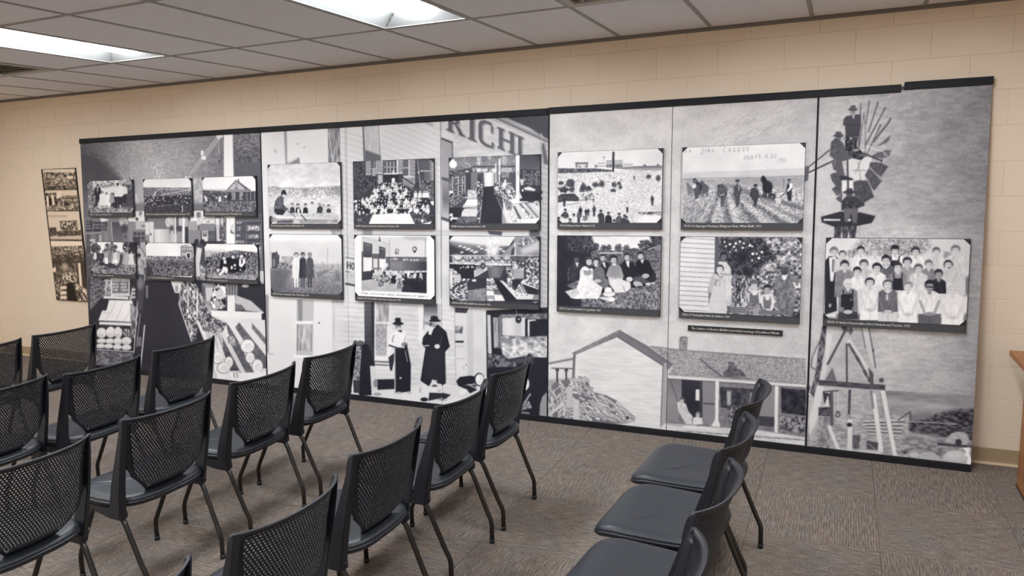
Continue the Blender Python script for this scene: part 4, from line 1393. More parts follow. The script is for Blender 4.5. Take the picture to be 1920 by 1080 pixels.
# windmill
c.v(1500, 170, 3.857)
c.line([(-20, 600), (70, 545), (216, 428)], 8, 50); c.line([(-20, 620), (60, 592), (262, 498)], 10, 46); c.poly([(33, 548), (66, 544), (56, 648), (28, 662)], 96)
for p, w, g in ((((440, 88), (424, 414)), 9, 92), (((503, 70), (476, 244)), 10, 104), (((566, 80), (494, 300)), 11, 96), (((620, 118), (470, 400)), 11, 92), (((658, 196), (640, 232), (528, 372)), 15, 92), (((463, 160), (430, 400)), 6, 84), (((463, 160), (473, 300), (470, 600)), 6, 100), (((585, 240), (480, 470), (380, 640)), 7, 88), (((586, 250), (530, 360)), 6, 90)):
    c.line(p, w, g)
c.poly([(340, 510), (400, 480), (520, 480), (506, 580), (470, 640), (425, 658), (386, 640), (345, 620)], 206)
for p, g in (([(556, 402), (600, 365), (658, 318), (642, 366), (612, 386)], 104), ([(520, 472), (560, 446), (622, 430), (664, 428), (640, 482), (530, 492)], 94),
             ([(506, 518), (560, 516), (642, 546), (586, 624), (500, 552)], 78), ([(500, 556), (546, 590), (596, 650), (536, 724), (468, 612)], 80),
             ([(440, 650), (500, 648), (540, 766), (462, 812), (404, 650)], 74), ([(384, 662), (444, 642), (468, 832), (398, 806)], 78),
             ([(218, 606), (282, 580), (312, 642), (262, 694), (226, 644)], 82), ([(228, 712), (304, 652), (304, 742), (266, 762)], 84),
             ([(256, 782), (306, 740), (304, 816)], 84), ([(226, 508), (272, 520), (272, 584), (240, 572)], 92)):
    c.poly(p, g); c.mul(p, 12, 4, 4, 2)
for p in (((505, 555), (590, 650)), ((490, 640), (538, 764)), ((600, 380), (604, 420)), ((380, 575), (480, 578)), ((420, 510), (440, 650)), ((400, 600), (470, 440))):
    c.line(p, 5, 100 if p[0][0] in (380, 420, 400) else 208, .8)
c.line([(430, 442), (596, 510)], 11, 48); c.line([(592, 490), (588, 530)], 7, 60); c.line([(480, 400), (600, 440), (640, 480)], 6, 226, .7)
c.poly([(303, 652), (336, 655), (332, 740), (302, 730)], 216); c.poly([(354, 650), (384, 650), (384, 740), (356, 730)], 216); c.line([(343, 500), (349, 730)], 11, 46)
c.poly([(330, 186), (372, 176), (440, 170), (442, 250), (430, 334), (330, 338), (326, 256), (310, 246), (316, 206)], 60); c.poly([(376, 176), (394, 176), (388, 210)], 200); c.line([(330, 250), (430, 245)], 8, 44)
c.poly([(338, 338), (422, 336), (406, 402), (388, 402), (382, 350), (372, 400), (350, 400)], 58); c.ell(383, 152, 19, 22, 128); c.ell(383, 136, 35, 11, 70); c.poly([(360, 132), (368, 106), (400, 106), (408, 132)], 84)
mach = [(326, 330), (400, 356), (412, 402), (446, 440), (486, 468), (440, 502), (366, 486), (326, 430)]
c.poly(mach, 52); c.mul(mach, 40, 4, 4, 2.6); c.ell(368, 348, 8, 8, 200); c.ell(405, 430, 22, 10, 200, .7)
c.poly([(224, 372), (262, 334), (312, 378), (332, 438), (300, 470), (214, 474)], 84); c.mul([(224, 372), (262, 334), (312, 378), (332, 438), (300, 470), (214, 474)], 14, 4, 4, 2)
c.poly([(214, 466), (342, 442), (374, 490), (304, 512), (324, 622), (274, 640), (256, 508)], 88); c.poly([(280, 618), (330, 616), (384, 636), (380, 648), (290, 646)], 48)
c.ell(281, 338, 20, 18, 104); c.ell(278, 326, 38, 11, 66); c.poly([(252, 322), (262, 296), (296, 296), (306, 322)], 76); c.ell(320, 350, 14, 12, 150)
c.poly([(150, 912), (290, 874), (430, 880), (546, 906), (520, 956), (418, 978), (250, 986), (156, 952)], 46); c.rect(170, 928, 292, 941, 206)
c.poly([(300, 800), (332, 764), (392, 764), (450, 800), (468, 832), (412, 852), (298, 868)], 58); c.mul([(300, 800), (450, 800), (412, 852), (298, 868)], 22, 4, 4, 2.4); c.ell(358, 748, 24, 24, 76); c.ell(356, 734, 46, 12, 52); c.poly([(328, 730), (340, 706), (376, 706), (386, 730)], 58)
c.poly([(318, 852), (422, 850), (410, 964), (384, 964), (370, 880), (350, 950), (322, 952)], 98); c.ell(328, 955, 14, 9, 50); c.ell(396, 966, 15, 9, 50); c.ell(358, 936, 12, 9, 205)
c.poly([(250, 984), (412, 974), (392, 1120), (242, 1120)], 74); c.mul([(250, 984), (412, 974), (392, 1120), (242, 1120)], 26, 3, 9, 2.4)
c.poly([(352, 1020), (372, 1120), (330, 1120)], 200); c.poly([(300, 1000), (316, 1120), (288, 1120)], 190); c.line([(384, 1000), (390, 1120)], 14, 60)
# windmill tower and yard
c.v(1420, 610, 3.84)
c.grad([(880, 466), (1620, 505), (1620, 640), (880, 640)], [156, 132, 158, 150, 140], 'y'); c.mul([(880, 466), (1620, 505), (1620, 640), (880, 640)], 10, 22, 4, 2)
c.poly([(560, 465), (890, 470), (890, 900), (560, 900)], 168, .9, 2); c.mul([(560, 465), (890, 470), (890, 900), (560, 900)], 12, 8, 5, 2)
c.poly([(540, 640), (1620, 640), (1620, 1100), (330, 900), (360, 780)], 160); c.mul([(540, 640), (1620, 640), (1620, 1100), (330, 900)], 22, 9, 3.5, 2.2)
tr = [(1090, 700), (1240, 650), (1350, 622), (1450, 604), (1620, 590), (1620, 850), (1460, 820), (1350, 806), (1100, 768)]
c.poly(tr, 70, 1, 2); c.mul(tr, 36, 7, 3, 2.4); c.poly([(1100, 640), (1250, 620), (1260, 660), (1110, 690)], 110, .8, 2)
for k in range(9):
    y = 690 + k * 11
    c.line([(760 + k * 5, y), (1060 - k * 3, y - 8 + k * 3)], 6, 66 if k % 2 else 205)
c.line([(1012, 684), (1092, 626)], 9, 84); c.line([(1100, 618), (1104, 690)], 14, 90); c.line([(1078, 692), (1260, 700), (1440, 712)], 4, 206); c.line([(1078, 692), (1078, 800)], 5, 200)
c.tex([(1060, 800), (1620, 840), (1620, 960), (1000, 940)], 96, 176, 9, 4, 2.2, .8, 2)
c.ell(1450, 822, 78, 56, 166); c.mul([(1372, 766), (1528, 766), (1528, 878), (1372, 878)], 12, 4, 4, 2); c.ell(1450, 842, 24, 24, 58); c.poly([(1296, 846), (1566, 868), (1566, 884), (1296, 864)], 66); c.line([(1316, 880), (1322, 985)], 15, 106)
c.poly([(1000, 930), (1620, 960), (1620, 1100), (940, 990)], 190, .7, 3); c.ell(1432, 944, 92, 44, 192); c.ell(1420, 935, 60, 24, 212, .7, soft=2); c.ell(1228, 940, 66, 30, 180); c.ell(1130, 930, 34, 18, 196); c.ell(1064, 914, 16, 12, 80)
for x, y, w in ((1340, 985, 120), (1180, 968, 110), (1080, 950, 60)):
    c.line([(x, y), (x + w, y + 12)], 8, 90, .8)
c.poly([(1476, 882), (1534, 878), (1528, 920), (1556, 1010), (1530, 1034), (1506, 1000), (1520, 950), (1492, 936), (1504, 912)], 234)
# tower members
dk = [(468, 0), (500, 0), (486, 170), (446, 380), (404, 520), (380, 490), (420, 330), (440, 160)]
c.poly(dk, 92); c.mul(dk, 40, 3.5, 9, 2.4); c.line([(400, 220), (430, 150), (455, 100)], 9, 104); c.line([(396, 220), (386, 300), (420, 320)], 9, 92); c.line([(372, 430), (330, 560), (280, 700)], 30, 100, .9); c.mul([(330, 420), (400, 430), (320, 760), (240, 760)], 34, 4, 4, 2.6)
c.poly([(498, 60), (540, 60), (500, 330), (462, 420), (446, 400), (486, 240)], 202, .9)
c.line([(748, 0), (778, 170)], 7, 110); c.line([(798, 0), (832, 180), (852, 310)], 9, 86); c.poly([(755, 0), (795, 0), (826, 180), (845, 300), (812, 260)], 196); c.ell(834, 180, 8, 7, 40)
c.line([(640, 24), (504, 284)], 17, 78); c.poly([(600, 0), (640, 0), (655, 40), (625, 60)], 84); c.poly([(668, 4), (692, 40), (670, 72), (652, 44)], 92)
c.poly([(642, 128), (664, 92), (690, 130), (850, 370), (838, 420), (800, 420)], 204); c.line([(655, 130), (740, 270), (812, 410)], 22, 84, .95); c.mul([(642, 128), (850, 370), (838, 420), (800, 420)], 20, 5, 7, 2.4); c.poly([(800, 300), (838, 350), (838, 425), (812, 425)], 86)
c.line([(643, 130), (645, 412)], 11, 52); c.poly([(540, 302), (572, 402), (488, 392)], 108)
c.poly([(430, 432), (478, 440), (440, 645), (404, 740), (376, 806), (368, 690), (404, 560)], 206); c.poly([(440, 700), (380, 870), (368, 840), (410, 740)], 178, .9)
c.poly([(820, 492), (852, 490), (908, 910), (876, 912)], 216); c.line([(818, 470), (836, 600)], 16, 110, .8); c.poly([(884, 470), (920, 470), (1008, 948), (976, 950)], 218); c.line([(886, 480), (976, 945)], 4, 130)
c.poly([(438, 392), (922, 430), (920, 468), (438, 432)], 78); c.mul([(438, 392), (922, 430), (920, 468), (438, 432)], 14, 12, 3, 2); c.ell(894, 395, 19, 17, 84)
c.poly([(440, 656), (520, 652), (522, 912), (420, 888)], 142); c.mul([(440, 656), (520, 652), (522, 912), (420, 888)], 26, 5, 8, 2.2); c.poly([(468, 474), (586, 464), (586, 474), (476, 484)], 80)
c.poly([(470, 482), (526, 492), (520, 600), (486, 590)], 58); c.poly([(478, 585), (510, 500), (520, 590)], 205); c.tex([(440, 590), (525, 590), (525, 655), (440, 650)], 40, 110, 4, 3, 2); c.line([(534, 470), (536, 722)], 23, 88); c.line([(580, 480), (582, 690)], 6, 205)
c.line([(514, 722), (590, 912)], 25, 212); c.line([(666, 462), (660, 640)], 17, 66); c.poly([(650, 676), (684, 676), (682, 905), (648, 905)], 208); c.ell(663, 716, 20, 15, 38)
c.poly([(684, 790), (742, 790), (728, 905), (688, 908)], 92); c.mul([(684, 790), (742, 790), (728, 905), (688, 908)], 18, 3, 12, 2); c.poly([(788, 830), (872, 846), (862, 902), (790, 892)], 74); c.line([(800, 850), (850, 895)], 6, 160); c.ell(580, 640, 16, 24, 60); c.ell(580, 642, 9, 15, 170)
c.poly([(560, 880), (900, 905), (900, 940), (560, 915)], 205, .9, 2)
# farmhouse
c.v(1000, 600, 3.84)
c.poly([(100, 300), (300, 276), (300, 440), (100, 440)], 204); c.poly([(96, 430), (300, 420), (300, 520), (96, 520)], 152, .9, 2)
c.line([(104, 314), (292, 278)], 17, 132); c.line([(128, 347), (284, 350)], 9, 96); c.line([(171, 347), (171, 455)], 13, 66); c.line([(236, 350), (236, 445)], 13, 66); c.ell(171, 360, 14, 12, 70); c.ell(236, 362, 14, 12, 70)
c.poly([(296, 250), (606, 118), (945, 326), (936, 790), (560, 790), (290, 700)], 212); c.lines(300, 930, 200, 760, 26, .01, 2.5, 200, .7); c.mul([(296, 250), (606, 118), (945, 326), (936, 790), (290, 700)], 6, 30, 4, 2)
far = [(838, 186), (1060, 214), (1500, 246), (1960, 280), (1960, 486), (970, 408), (1004, 330)]
c.poly(far, 150); c.mul(far, 30, 2.2, 2.0, 2.4)
for k in range(8):
    c.line([(940, 214 + k * 24), (1960, 292 + k * 24)], 2.5, 128, .6)
c.line([(838, 190), (1060, 216), (1960, 282)], 6, 112)
c.poly([(272, 240), (616, 72), (640, 92), (604, 124), (302, 252)], 128); c.mul([(272, 240), (616, 72), (604, 124), (302, 252)], 14, 5, 4, 2)
c.poly([(612, 74), (640, 84), (830, 190), (1002, 322), (976, 358), (940, 336), (600, 122)], 118); c.line([(606, 122), (940, 332)], 6, 80); c.line([(616, 72), (1002, 322)], 5, 92)
c.poly([(286, 245), (304, 245), (296, 422), (278, 420)], 108); c.poly([(930, 310), (962, 308), (952, 770), (912, 776)], 158); c.line([(934, 316), (916, 772)], 6, 100)
c.poly([(1050, 128), (1066, 116), (1104, 118), (1112, 128), (1108, 218), (1050, 212)], 132); c.mul([(1050, 128), (1104, 118), (1108, 218), (1050, 212)], 26, 3, 2.4, 2.4)
c.tex([(1362, 384), (1400, 350), (1404, 302), (1440, 306), (1470, 350), (1500, 360), (1536, 410), (1380, 408)], 74, 118, 4, 4, 2); c.line([(1200, 274), (1260, 335), (1356, 404)], 13, 98, .9); c.line([(1330, 404), (1550, 424)], 10, 100, .8)
c.poly([(964, 416), (1960, 484), (1960, 900), (1420, 860), (952, 740)], 124); c.mul([(964, 416), (1960, 484), (1960, 900), (952, 740)], 14, 5, 4, 2)
c.poly([(968, 398), (1960, 466), (1960, 486), (968, 420)], 206); c.line([(968, 422), (1960, 488)], 5, 84)
c.grad([(968, 424), (1066, 430), (1070, 600), (1040, 740), (960, 720)], [112, 140, 130], 'y'); c.line([(985, 430), (1045, 600)], 10, 90, .7)
c.poly([(1068, 430), (1200, 438), (1196, 692), (1128, 704), (1068, 570)], 50); c.poly([(1170, 500), (1202, 500), (1202, 582), (1168, 578)], 222); c.line([(1206, 438), (1208, 735)], 22, 66)
c.poly([(1220, 446), (1312, 452), (1302, 748), (1216, 744)], 134); c.line([(1222, 600), (1308, 606)], 9, 70)
c.poly([(1342, 482), (1594, 502), (1594, 646), (1350, 630)], 72); c.mul([(1342, 482), (1594, 502), (1594, 646), (1350, 630)], 22, 8, 8, 2); c.poly([(1392, 512), (1424, 514), (1420, 612), (1396, 610)], 168); c.poly([(1560, 522), (1580, 524), (1580, 620), (1556, 615)], 150); c.line([(1350, 486), (1590, 504), (1592, 640), (1356, 626), (1350, 486)], 8, 58)
c.poly([(1590, 500), (1740, 512), (1740, 760), (1600, 740)], 138); c.tex([(1396, 640), (1440, 610), (1490, 650), (1490, 760), (1410, 740)], 50, 150, 4, 4, 2.4); c.poly([(1620, 690), (1740, 700), (1740, 770), (1620, 760)], 70)
c.poly([(1782, 490), (1960, 502), (1960, 690), (1786, 668)], 48); c.mul([(1782, 490), (1960, 502), (1960, 690), (1786, 668)], 16, 7, 7, 2); c.tex([(1770, 690), (1960, 700), (1960, 820), (1770, 790)], 50, 170, 5, 5, 2.4)
c.poly([(950, 742), (1290, 772), (1600, 790), (1960, 845), (1960, 1010), (920, 860), (920, 770)], 206); c.mul([(950, 742), (1960, 845), (1960, 1010), (920, 860)], 12, 20, 2.5, 2.4)
for k in range(14):
    x, y = 960 + 70 * k, 748 + 8.2 * k + (k * 37) % 40
    c.line([(x, y), (x + 120, y + 16)], 5, 100, .75)
c.poly([(1311, 440), (1336, 442), (1332, 722), (1348, 770), (1278, 766), (1308, 716)], 218); c.poly([(1738, 474), (1764, 476), (1758, 812), (1734, 806)], 218)
c.poly([(1036, 592), (1066, 580), (1098, 604), (1118, 660), (1146, 690), (1142, 756), (1098, 748), (1042, 650)], 196); c.mul([(1036, 592), (1098, 604), (1146, 690), (1142, 756), (1042, 650)], 12, 4, 5, 2); c.ell(1074, 574, 21, 19, 80); c.ell(1070, 582, 14, 13, 176)
c.poly([(1152, 704), (1180, 694), (1214, 706), (1220, 750), (1148, 756)], 210); c.ell(1184, 680, 16, 17, 178); c.ell(1184, 670, 14, 9, 140)
# wood pile
pile = [(96, 520), (150, 450), (250, 424), (390, 420), (416, 516), (520, 540), (600, 580), (606, 624), (722, 704), (690, 742), (560, 764), (96, 720)]
c.poly(pile, 112)
rr = c.rng
for k in range(330):
    x = 90 + rr.random() * 620
    yt = np.interp(x, [90, 250, 390, 420, 600, 720], [510, 430, 420, 520, 590, 705])
    y = yt + rr.random() * max(20, 725 - yt)
    L = 26 + rr.random() * 46
    ang = (rr.choice([-.7, .2, 1.1, 1.5]) + (rr.random() - .5) * .5) if x < 330 else (.62 + (rr.random() - .5) * .7)
    w = 13 + rr.random() * 9
    dx, dy = math.cos(ang) * L, math.sin(ang) * L
    if y + dy > 745 or y + dy < yt - 8:
        continue
    c.line([(x - dx * .5, y - dy * .5), (x + dx * .5, y + dy * .5)], w + 5, 74)
    c.line([(x - dx * .5, y - dy * .5), (x + dx * .5, y + dy * .5)], w, 168 + rr.random() * 48)
    c.line([(x - dx * .4, y - dy * .4 + w * .2), (x + dx * .4, y + dy * .4 + w * .2)], 3, 130, .6)
c.poly([(256, 424), (392, 420), (394, 440), (262, 448)], 176); c.poly([(240, 480), (282, 480), (282, 630), (236, 630)], 184); c.poly([(284, 560), (326, 580), (330, 740), (286, 740)], 192); c.line([(100, 690), (220, 600)], 20, 196)
c.ell(676, 706, 10, 9, 30)
c.poly([(700, 730), (930, 770), (920, 860), (500, 770)], 206, .8, 4)
c.im = c.im * .6 + blur(c.im, 1) * .4
c.im += (vnoise(c.h, c.w, 50, 44, c.rng) - .5) * 12 + (c.rng.random(c.im.shape) - .5) * 7
# ---------------------------------------------------------------- mounted photographs
OFFP = 0.0205
PH = {}
def photo(key, x0, x1, z0, z1, res, g=200):
    cv = Cv(mural_plane(OFFP), x0, x1, z0, z1, res, g, sum(map(ord, key)))
    PH[key] = cv
    return cv
COLX = {'L': [(-5.545, -4.922), (-4.777, -4.167), (-4.028, -3.411)],
        'M': [(-3.270, -2.513), (-2.384, -1.634), (-1.500, -0.752)],
        'R': [(-0.613, 0.139), (0.272, 1.035), (1.176, 1.950)]}
ROWS = {'L': [(1.570, 1.877, 1.529), (0.974, 1.283, 0.935)],
        'M': [(1.466, 1.967, 1.425), (0.877, 1.374, 0.838)],
        'R': [(1.477, 1.975, 1.431), (0.879, 1.383, 0.835)]}

# L1 family group under trees
c = photo('L1', *COLX['L'][0], *ROWS['L'][0][:2], 230, 205)
c.v(155, 325, 10.667)
c.tex([(80, 130), (1010, 130), (1010, 420), (90, 420)], 120, 236, 5, 4, 2.6); c.tex([(90, 150), (210, 150), (200, 360), (100, 400)], 50, 190, 3, 3, 2.8); c.tex([(760, 150), (1010, 150), (1010, 320), (820, 300)], 60, 210, 4, 4, 2.6)
c.tex([(90, 330), (280, 330), (300, 700), (110, 720)], 60, 180, 5, 3, 2.4); c.poly([(820, 290), (1010, 300), (1020, 720), (560, 700), (560, 560)], 62, .92, 3); c.mul([(820, 290), (1010, 300), (1020, 720), (560, 700)], 18, 5, 5, 2)
c.tex([(100, 690), (1020, 690), (1020, 800), (110, 800)], 80, 190, 7, 3, 2.4)
for x, t, b, k in ((372, 230, 640, 1), (455, 235, 640, 1), (540, 225, 600, 1), (612, 205, 560, 1), (820, 215, 590, 0)):
    c.woman(x, t, b, 216, 180, 90, 1.5) if k else c.man(x, t, b, 205, 40, 160, None, 1.4)
c.man(300, 220, 650, 44, 40, 150, None, 1.1); c.poly([(290, 285), (306, 285), (304, 372), (292, 372)], 216)
c.man(700, 195, 700, 212, 44, 140, None, 1.6); c.poly([(560, 400), (630, 390), (640, 640), (560, 660)], 44)
c.woman(475, 385, 680, 226, 170, 60, 2.0); c.woman(390, 360, 680, 220, 170, 60, 1.6); c.woman(585, 390, 600, 150, 190, 50, 1.8); c.poly([(740, 630), (762, 630), (760, 705), (742, 700)], 216)
# L2 crowd of cars on a hillside
c = photo('L2', *COLX['L'][1], *ROWS['L'][0][:2], 230, 216)
c.v(155, 325, 10.667)
c.rect(1180, 90, 2260, 282, 218)
c.tex([(1180, 282), (2260, 290), (2260, 520), (1180, 480)], 70, 150, 5, 3, 2.4); c.poly([(1480, 350), (1440, 440), (1380, 470), (1420, 430), (1450, 360)], 210); c.line([(1560, 440), (1860, 378), (2200, 320)], 12, 205)
for x in range(1480, 2200, 52):
    c.rect(x, 300 + (x * 7) % 22, x + 26, 322 + (x * 7) % 22, 205)
c.poly([(1210, 480), (2260, 430), (2260, 680), (1210, 680)], 50); c.dots([(1215, 470), (2250, 440), (2250, 640), (1215, 650)], 120, 14, 32, 30, 60, 1, .6); c.dots([(1215, 480), (2250, 450), (2250, 640), (1215, 650)], 90, 8, 20, 170, 220, 1, .6)
c.tex([(1230, 650), (2260, 600), (2260, 800), (1230, 800)], 44, 84, 9, 3, 2); c.line([(1500, 660), (1950, 610)], 8, 150); c.line([(1250, 610), (1300, 560), (1400, 560)], 12, 205); c.line([(1985, 640), (2000, 700), (1990, 780)], 16, 205)
# L3 gabled farmhouse
c = photo('L3', *COLX['L'][2], *ROWS['L'][0][:2], 230, 222)
c.v(330, 325, 11.29)
c.rect(540, 80, 1720, 340, 222); c.rect(540, 330, 1100, 372, 190); c.poly([(550, 360), (1000, 375), (1720, 375), (1720, 830), (550, 830)], 84)
c.tex([(550, 360), (1100, 378), (1120, 580), (550, 580)], 40, 130, 5, 3, 2.6); c.tex([(560, 600), (1720, 580), (1720, 830), (580, 830)], 50, 150, 6, 2.6, 2.4)
c.poly([(1270, 146), (1100, 342), (1490, 342)], 176); c.line([(1090, 345), (1272, 148), (1500, 345)], 17, 54); c.poly([(1290, 150), (1340, 180), (1600, 372), (1500, 372)], 90); c.rect(1254, 205, 1304, 330, 84); c.rect(1268, 215, 1292, 300, 205); c.rect(1312, 115, 1334, 180, 70)
c.poly([(1020, 378), (1090, 338), (1500, 338), (1640, 390), (1050, 396)], 132); c.poly([(1110, 396), (1690, 394), (1690, 590), (1110, 590)], 66)
for x in (1180, 1250, 1350, 1410, 1500, 1580, 1660):
    c.line([(x, 400), (x, 570)], 10, 170)
c.rect(1190, 400, 1245, 560, 130); c.rect(1355, 400, 1405, 560, 140); c.ell(1410, 510, 28, 20, 50)
c.woman(928, 470, 610, 222, 170, 60, 1.5); c.poly([(600, 480), (640, 490), (670, 590), (620, 590)], 210); c.poly([(1010, 480), (1080, 465), (1100, 510), (1040, 520)], 206)
c.man(815, 480, 600, 60, 50, 160, None, 1.2); c.man(860, 480, 600, 170, 50, 160, None, 1.2); c.bush(1130, 510, 60, 80, 34, 60, 20)
# L4 picnic party in front of trees
c = photo('L4', *COLX['L'][0], *ROWS['L'][1][:2], 230, 226)
c.v(155, 445, 10.97)
c.rect(130, 90, 1100, 330, 228); c.bush(250, 220, 110, 120, 44, 110, 60); c.bush(575, 230, 125, 120, 50, 190, 110); c.poly([(840, 100), (1100, 100), (1100, 620), (1000, 520), (820, 230)], 46); c.dots([(830, 110), (960, 110), (960, 300), (850, 300)], 40, 8, 20, 60, 205, 1)
c.tex([(130, 330), (1100, 330), (1100, 560), (130, 560)], 46, 140, 4, 4, 2.6); c.tex([(150, 540), (1100, 540), (1100, 780), (150, 780)], 70, 180, 8, 3, 2.4); c.poly([(310, 480), (820, 480), (800, 600), (560, 640), (330, 560)], 44, .85, 3)
for x, t, b, d, w in ((255, 290, 470, 205, 1.5), (330, 280, 520, 60, 1.4), (430, 270, 620, 50, 1.3), (490, 260, 550, 160, 1.8), (570, 250, 520, 120, 1.3), (620, 260, 540, 140, 1.2), (685, 270, 580, 206, 1.9), (740, 290, 560, 180, 1.3), (800, 310, 600, 70, 1.2), (870, 270, 590, 150, 1.4), (915, 280, 590, 170, 1.5), (1000, 290, 600, 206, 1.4)):
    c.woman(x, t, b, d, 170, 50, w)
c.poly([(450, 420), (515, 420), (530, 545), (455, 545)], 232); c.ell(685, 490, 42, 40, 232)
# L5 brick school across a field
c = photo('L5', *COLX['L'][1], *ROWS['L'][1][:2], 230, 224)
c.v(155, 445, 10.97)
c.rect(1280, 100, 2300, 400, 226); c.tex([(1280, 380), (2300, 400), (2300, 480), (1280, 480)], 70, 180, 6, 3, 2.4); c.tex([(1280, 470), (2300, 470), (2300, 800), (1280, 800)], 42, 130, 6, 3, 2.6); c.poly([(1280, 480), (2300, 470), (2300, 500), (1280, 500)], 150, .6, 2)
c.poly([(1290, 560), (1430, 620), (1430, 800), (1290, 800)], 48, .8, 4); c.dots([(1430, 600), (2100, 590), (2200, 780), (1480, 780)], 120, 8, 18, 120, 185, .9, .5)
c.v(330, 445, 11.29)
c.poly([(98, 190), (360, 190), (360, 450), (100, 440)], 132); c.mul([(98, 190), (360, 190), (360, 450), (100, 440)], 16, 3, 2.4, 2); c.poly([(95, 178), (230, 150), (300, 130), (360, 170), (360, 195), (98, 195)], 206); c.line([(95, 188), (250, 165)], 9, 70)
for x in (125, 170, 225, 275, 315):
    c.rect(x, 220, x + 28, 268, 205); c.line([(x + 14, 220), (x + 14, 268)], 5, 110)
c.rect(125, 330, 165, 385, 190); c.rect(170, 330, 200, 385, 190); c.rect(212, 320, 318, 440, 222); c.rect(232, 340, 296, 430, 52); c.bush(80, 430, 30, 18, 40, 80, 12); c.bush(180, 430, 26, 16, 40, 80, 10)
# L6 three girls and a dog in sagebrush
c = photo('L6', *COLX['L'][2], *ROWS['L'][1][:2], 230, 222)
c.v(330, 445, 11.29)
c.rect(590, 130, 1740, 330, 224); c.poly([(600, 270), (1000, 290), (1110, 330), (1110, 460), (600, 460)], 170, .8, 3); c.mul([(600, 270), (1000, 290), (1110, 460), (600, 460)], 30, 8, 3, 2.4)
c.tex([(600, 440), (860, 340), (1120, 300), (1250, 270), (1400, 290), (1720, 320), (1730, 890), (610, 890)], 26, 170, 3.0, 4.0, 3.0); c.ell(660, 520, 45, 40, 34)
for x in range(1480, 1720, 18):
    c.line([(x, 860), (x + (x * 13) % 50 - 25, 420 + (x * 7) % 120)], 6, 40 if x % 4 else 190, .7)
c.poly([(960, 480), (1080, 430), (1150, 420), (1330, 460), (1480, 560), (1470, 700), (1200, 760), (900, 660)], 26)
c.head(1020, 430, 42, 214, 30, 'bob'); c.head(1210, 400, 44, 216, 28, 'bob'); c.head(1385, 390, 46, 216, 40, 'bob')
c.poly([(1005, 490), (1060, 480), (1070, 560), (1010, 560)], 222); c.poly([(1340, 450), (1400, 460), (1460, 450), (1470, 540), (1390, 640), (1330, 600)], 224); c.poly([(1375, 470), (1412, 470), (1405, 560), (1380, 560)], 44)
c.poly([(1000, 610), (1090, 640), (1100, 720), (1060, 770), (1030, 720), (960, 790), (870, 830), (960, 720)], 222); c.ell(900, 700, 45, 34, 205); c.ell(930, 712, 14, 22, 30); c.ell(1180, 640, 22, 40, 216); c.ell(1245, 590, 26, 28, 216); c.ell(820, 770, 22, 18, 200); c.ell(1365, 690, 22, 22, 190); c.ell(1250, 660, 18, 16, 200)
c.tex([(640, 800), (1720, 800), (1720, 890), (640, 890)], 90, 220, 3, 3, 2.8, .8)

# M1 man rowing a boat full of children
c = photo('M1', *COLX['M'][0], *ROWS['M'][0][:2], 280, 214)
c.v(495, 295, 7.7125)
c.grad([(30, 80), (1130, 80), (1130, 430), (30, 430)], [204, 206, 212, 222], 'y'); c.mul([(30, 80), (1130, 80), (1130, 430), (30, 430)], 9, 24, 12, 2)
hill = [(50, 416), (160, 416), (260, 438), (400, 430), (560, 448), (760, 428), (1130, 414), (1130, 620), (50, 640)]
c.grad(hill, [158, 172, 196, 210], 'y'); c.mul(hill, 30, 5, 4, 2.4); c.tex([(520, 450), (640, 450), (600, 600)], 90, 170, 4, 5, 2, .6, 3); c.tex([(950, 425), (1130, 420), (1130, 560), (1060, 560)], 90, 180, 4, 4, 2, .7, 3)
c.rect(50, 620, 1130, 980, 206, .9, 3); c.mul([(50, 620), (1130, 620), (1130, 980), (50, 980)], 14, 16, 3, 2.4)
c.poly([(60, 720), (400, 700), (420, 830), (70, 850)], 176, .7, 3)
for x, y, g, k in ((410, 690, 90, 60), (490, 696, 40, 30), (600, 695, 60, 40), (697, 672, 60, 206), (800, 690, 120, 50), (855, 712, 150, 190), (935, 712, 70, 60)):
    c.poly([(x - 34, 815), (x - 30, y + 40), (x, y + 22), (x + 30, y + 40), (x + 38, 815)], k); c.head(x, y, 23, 196, g)
c.poly([(455, 815), (470, 740), (520, 730), (545, 815)], 40); c.poly([(485, 740), (512, 740), (515, 820), (480, 820)], 214); c.poly([(770, 808), (800, 690), (850, 730), (840, 808)], 62); c.poly([(560, 806), (570, 750), (630, 740), (636, 808)], 36)
c.poly([(80, 840), (330, 800), (640, 808), (980, 800), (1080, 860), (980, 920), (200, 920), (90, 930)], 188); c.mul([(80, 840), (980, 800), (1080, 860), (200, 920)], 26, 6, 3, 2.4)
c.poly([(140, 838), (980, 880), (960, 900), (150, 880)], 214); c.poly([(190, 910), (420, 905), (420, 952), (180, 952)], 62, .9, 2); c.poly([(500, 900), (980, 905), (900, 950), (520, 950)], 116, .8, 3); c.poly([(930, 940), (1060, 890), (1080, 950)], 96, .7, 2); c.ell(98, 900, 26, 56, 60); c.ell(140, 900, 40, 40, 130, .7)
c.poly([(160, 640), (190, 590), (250, 545), (285, 580), (282, 680), (330, 740), (300, 800), (268, 832), (190, 830), (148, 800), (146, 720)], 66); c.tex([(160, 640), (250, 545), (285, 580), (275, 690), (290, 740), (150, 740)], 60, 128, 3, 4, 2); c.poly([(148, 745), (330, 745), (275, 832), (190, 830)], 40)
c.poly([(270, 700), (350, 740), (360, 775), (320, 775), (250, 740)], 80); c.ell(345, 770, 18, 16, 180); c.line([(345, 775), (455, 860)], 10, 52); c.line([(535, 830), (612, 912)], 14, 44); c.line([(455, 860), (400, 940)], 5, 130)
c.ell(284, 548, 27, 32, 182); c.poly([(250, 520), (262, 475), (300, 470), (322, 510), (328, 545), (300, 530), (248, 545)], 34); c.line([(245, 508), (325, 540)], 10, 30)
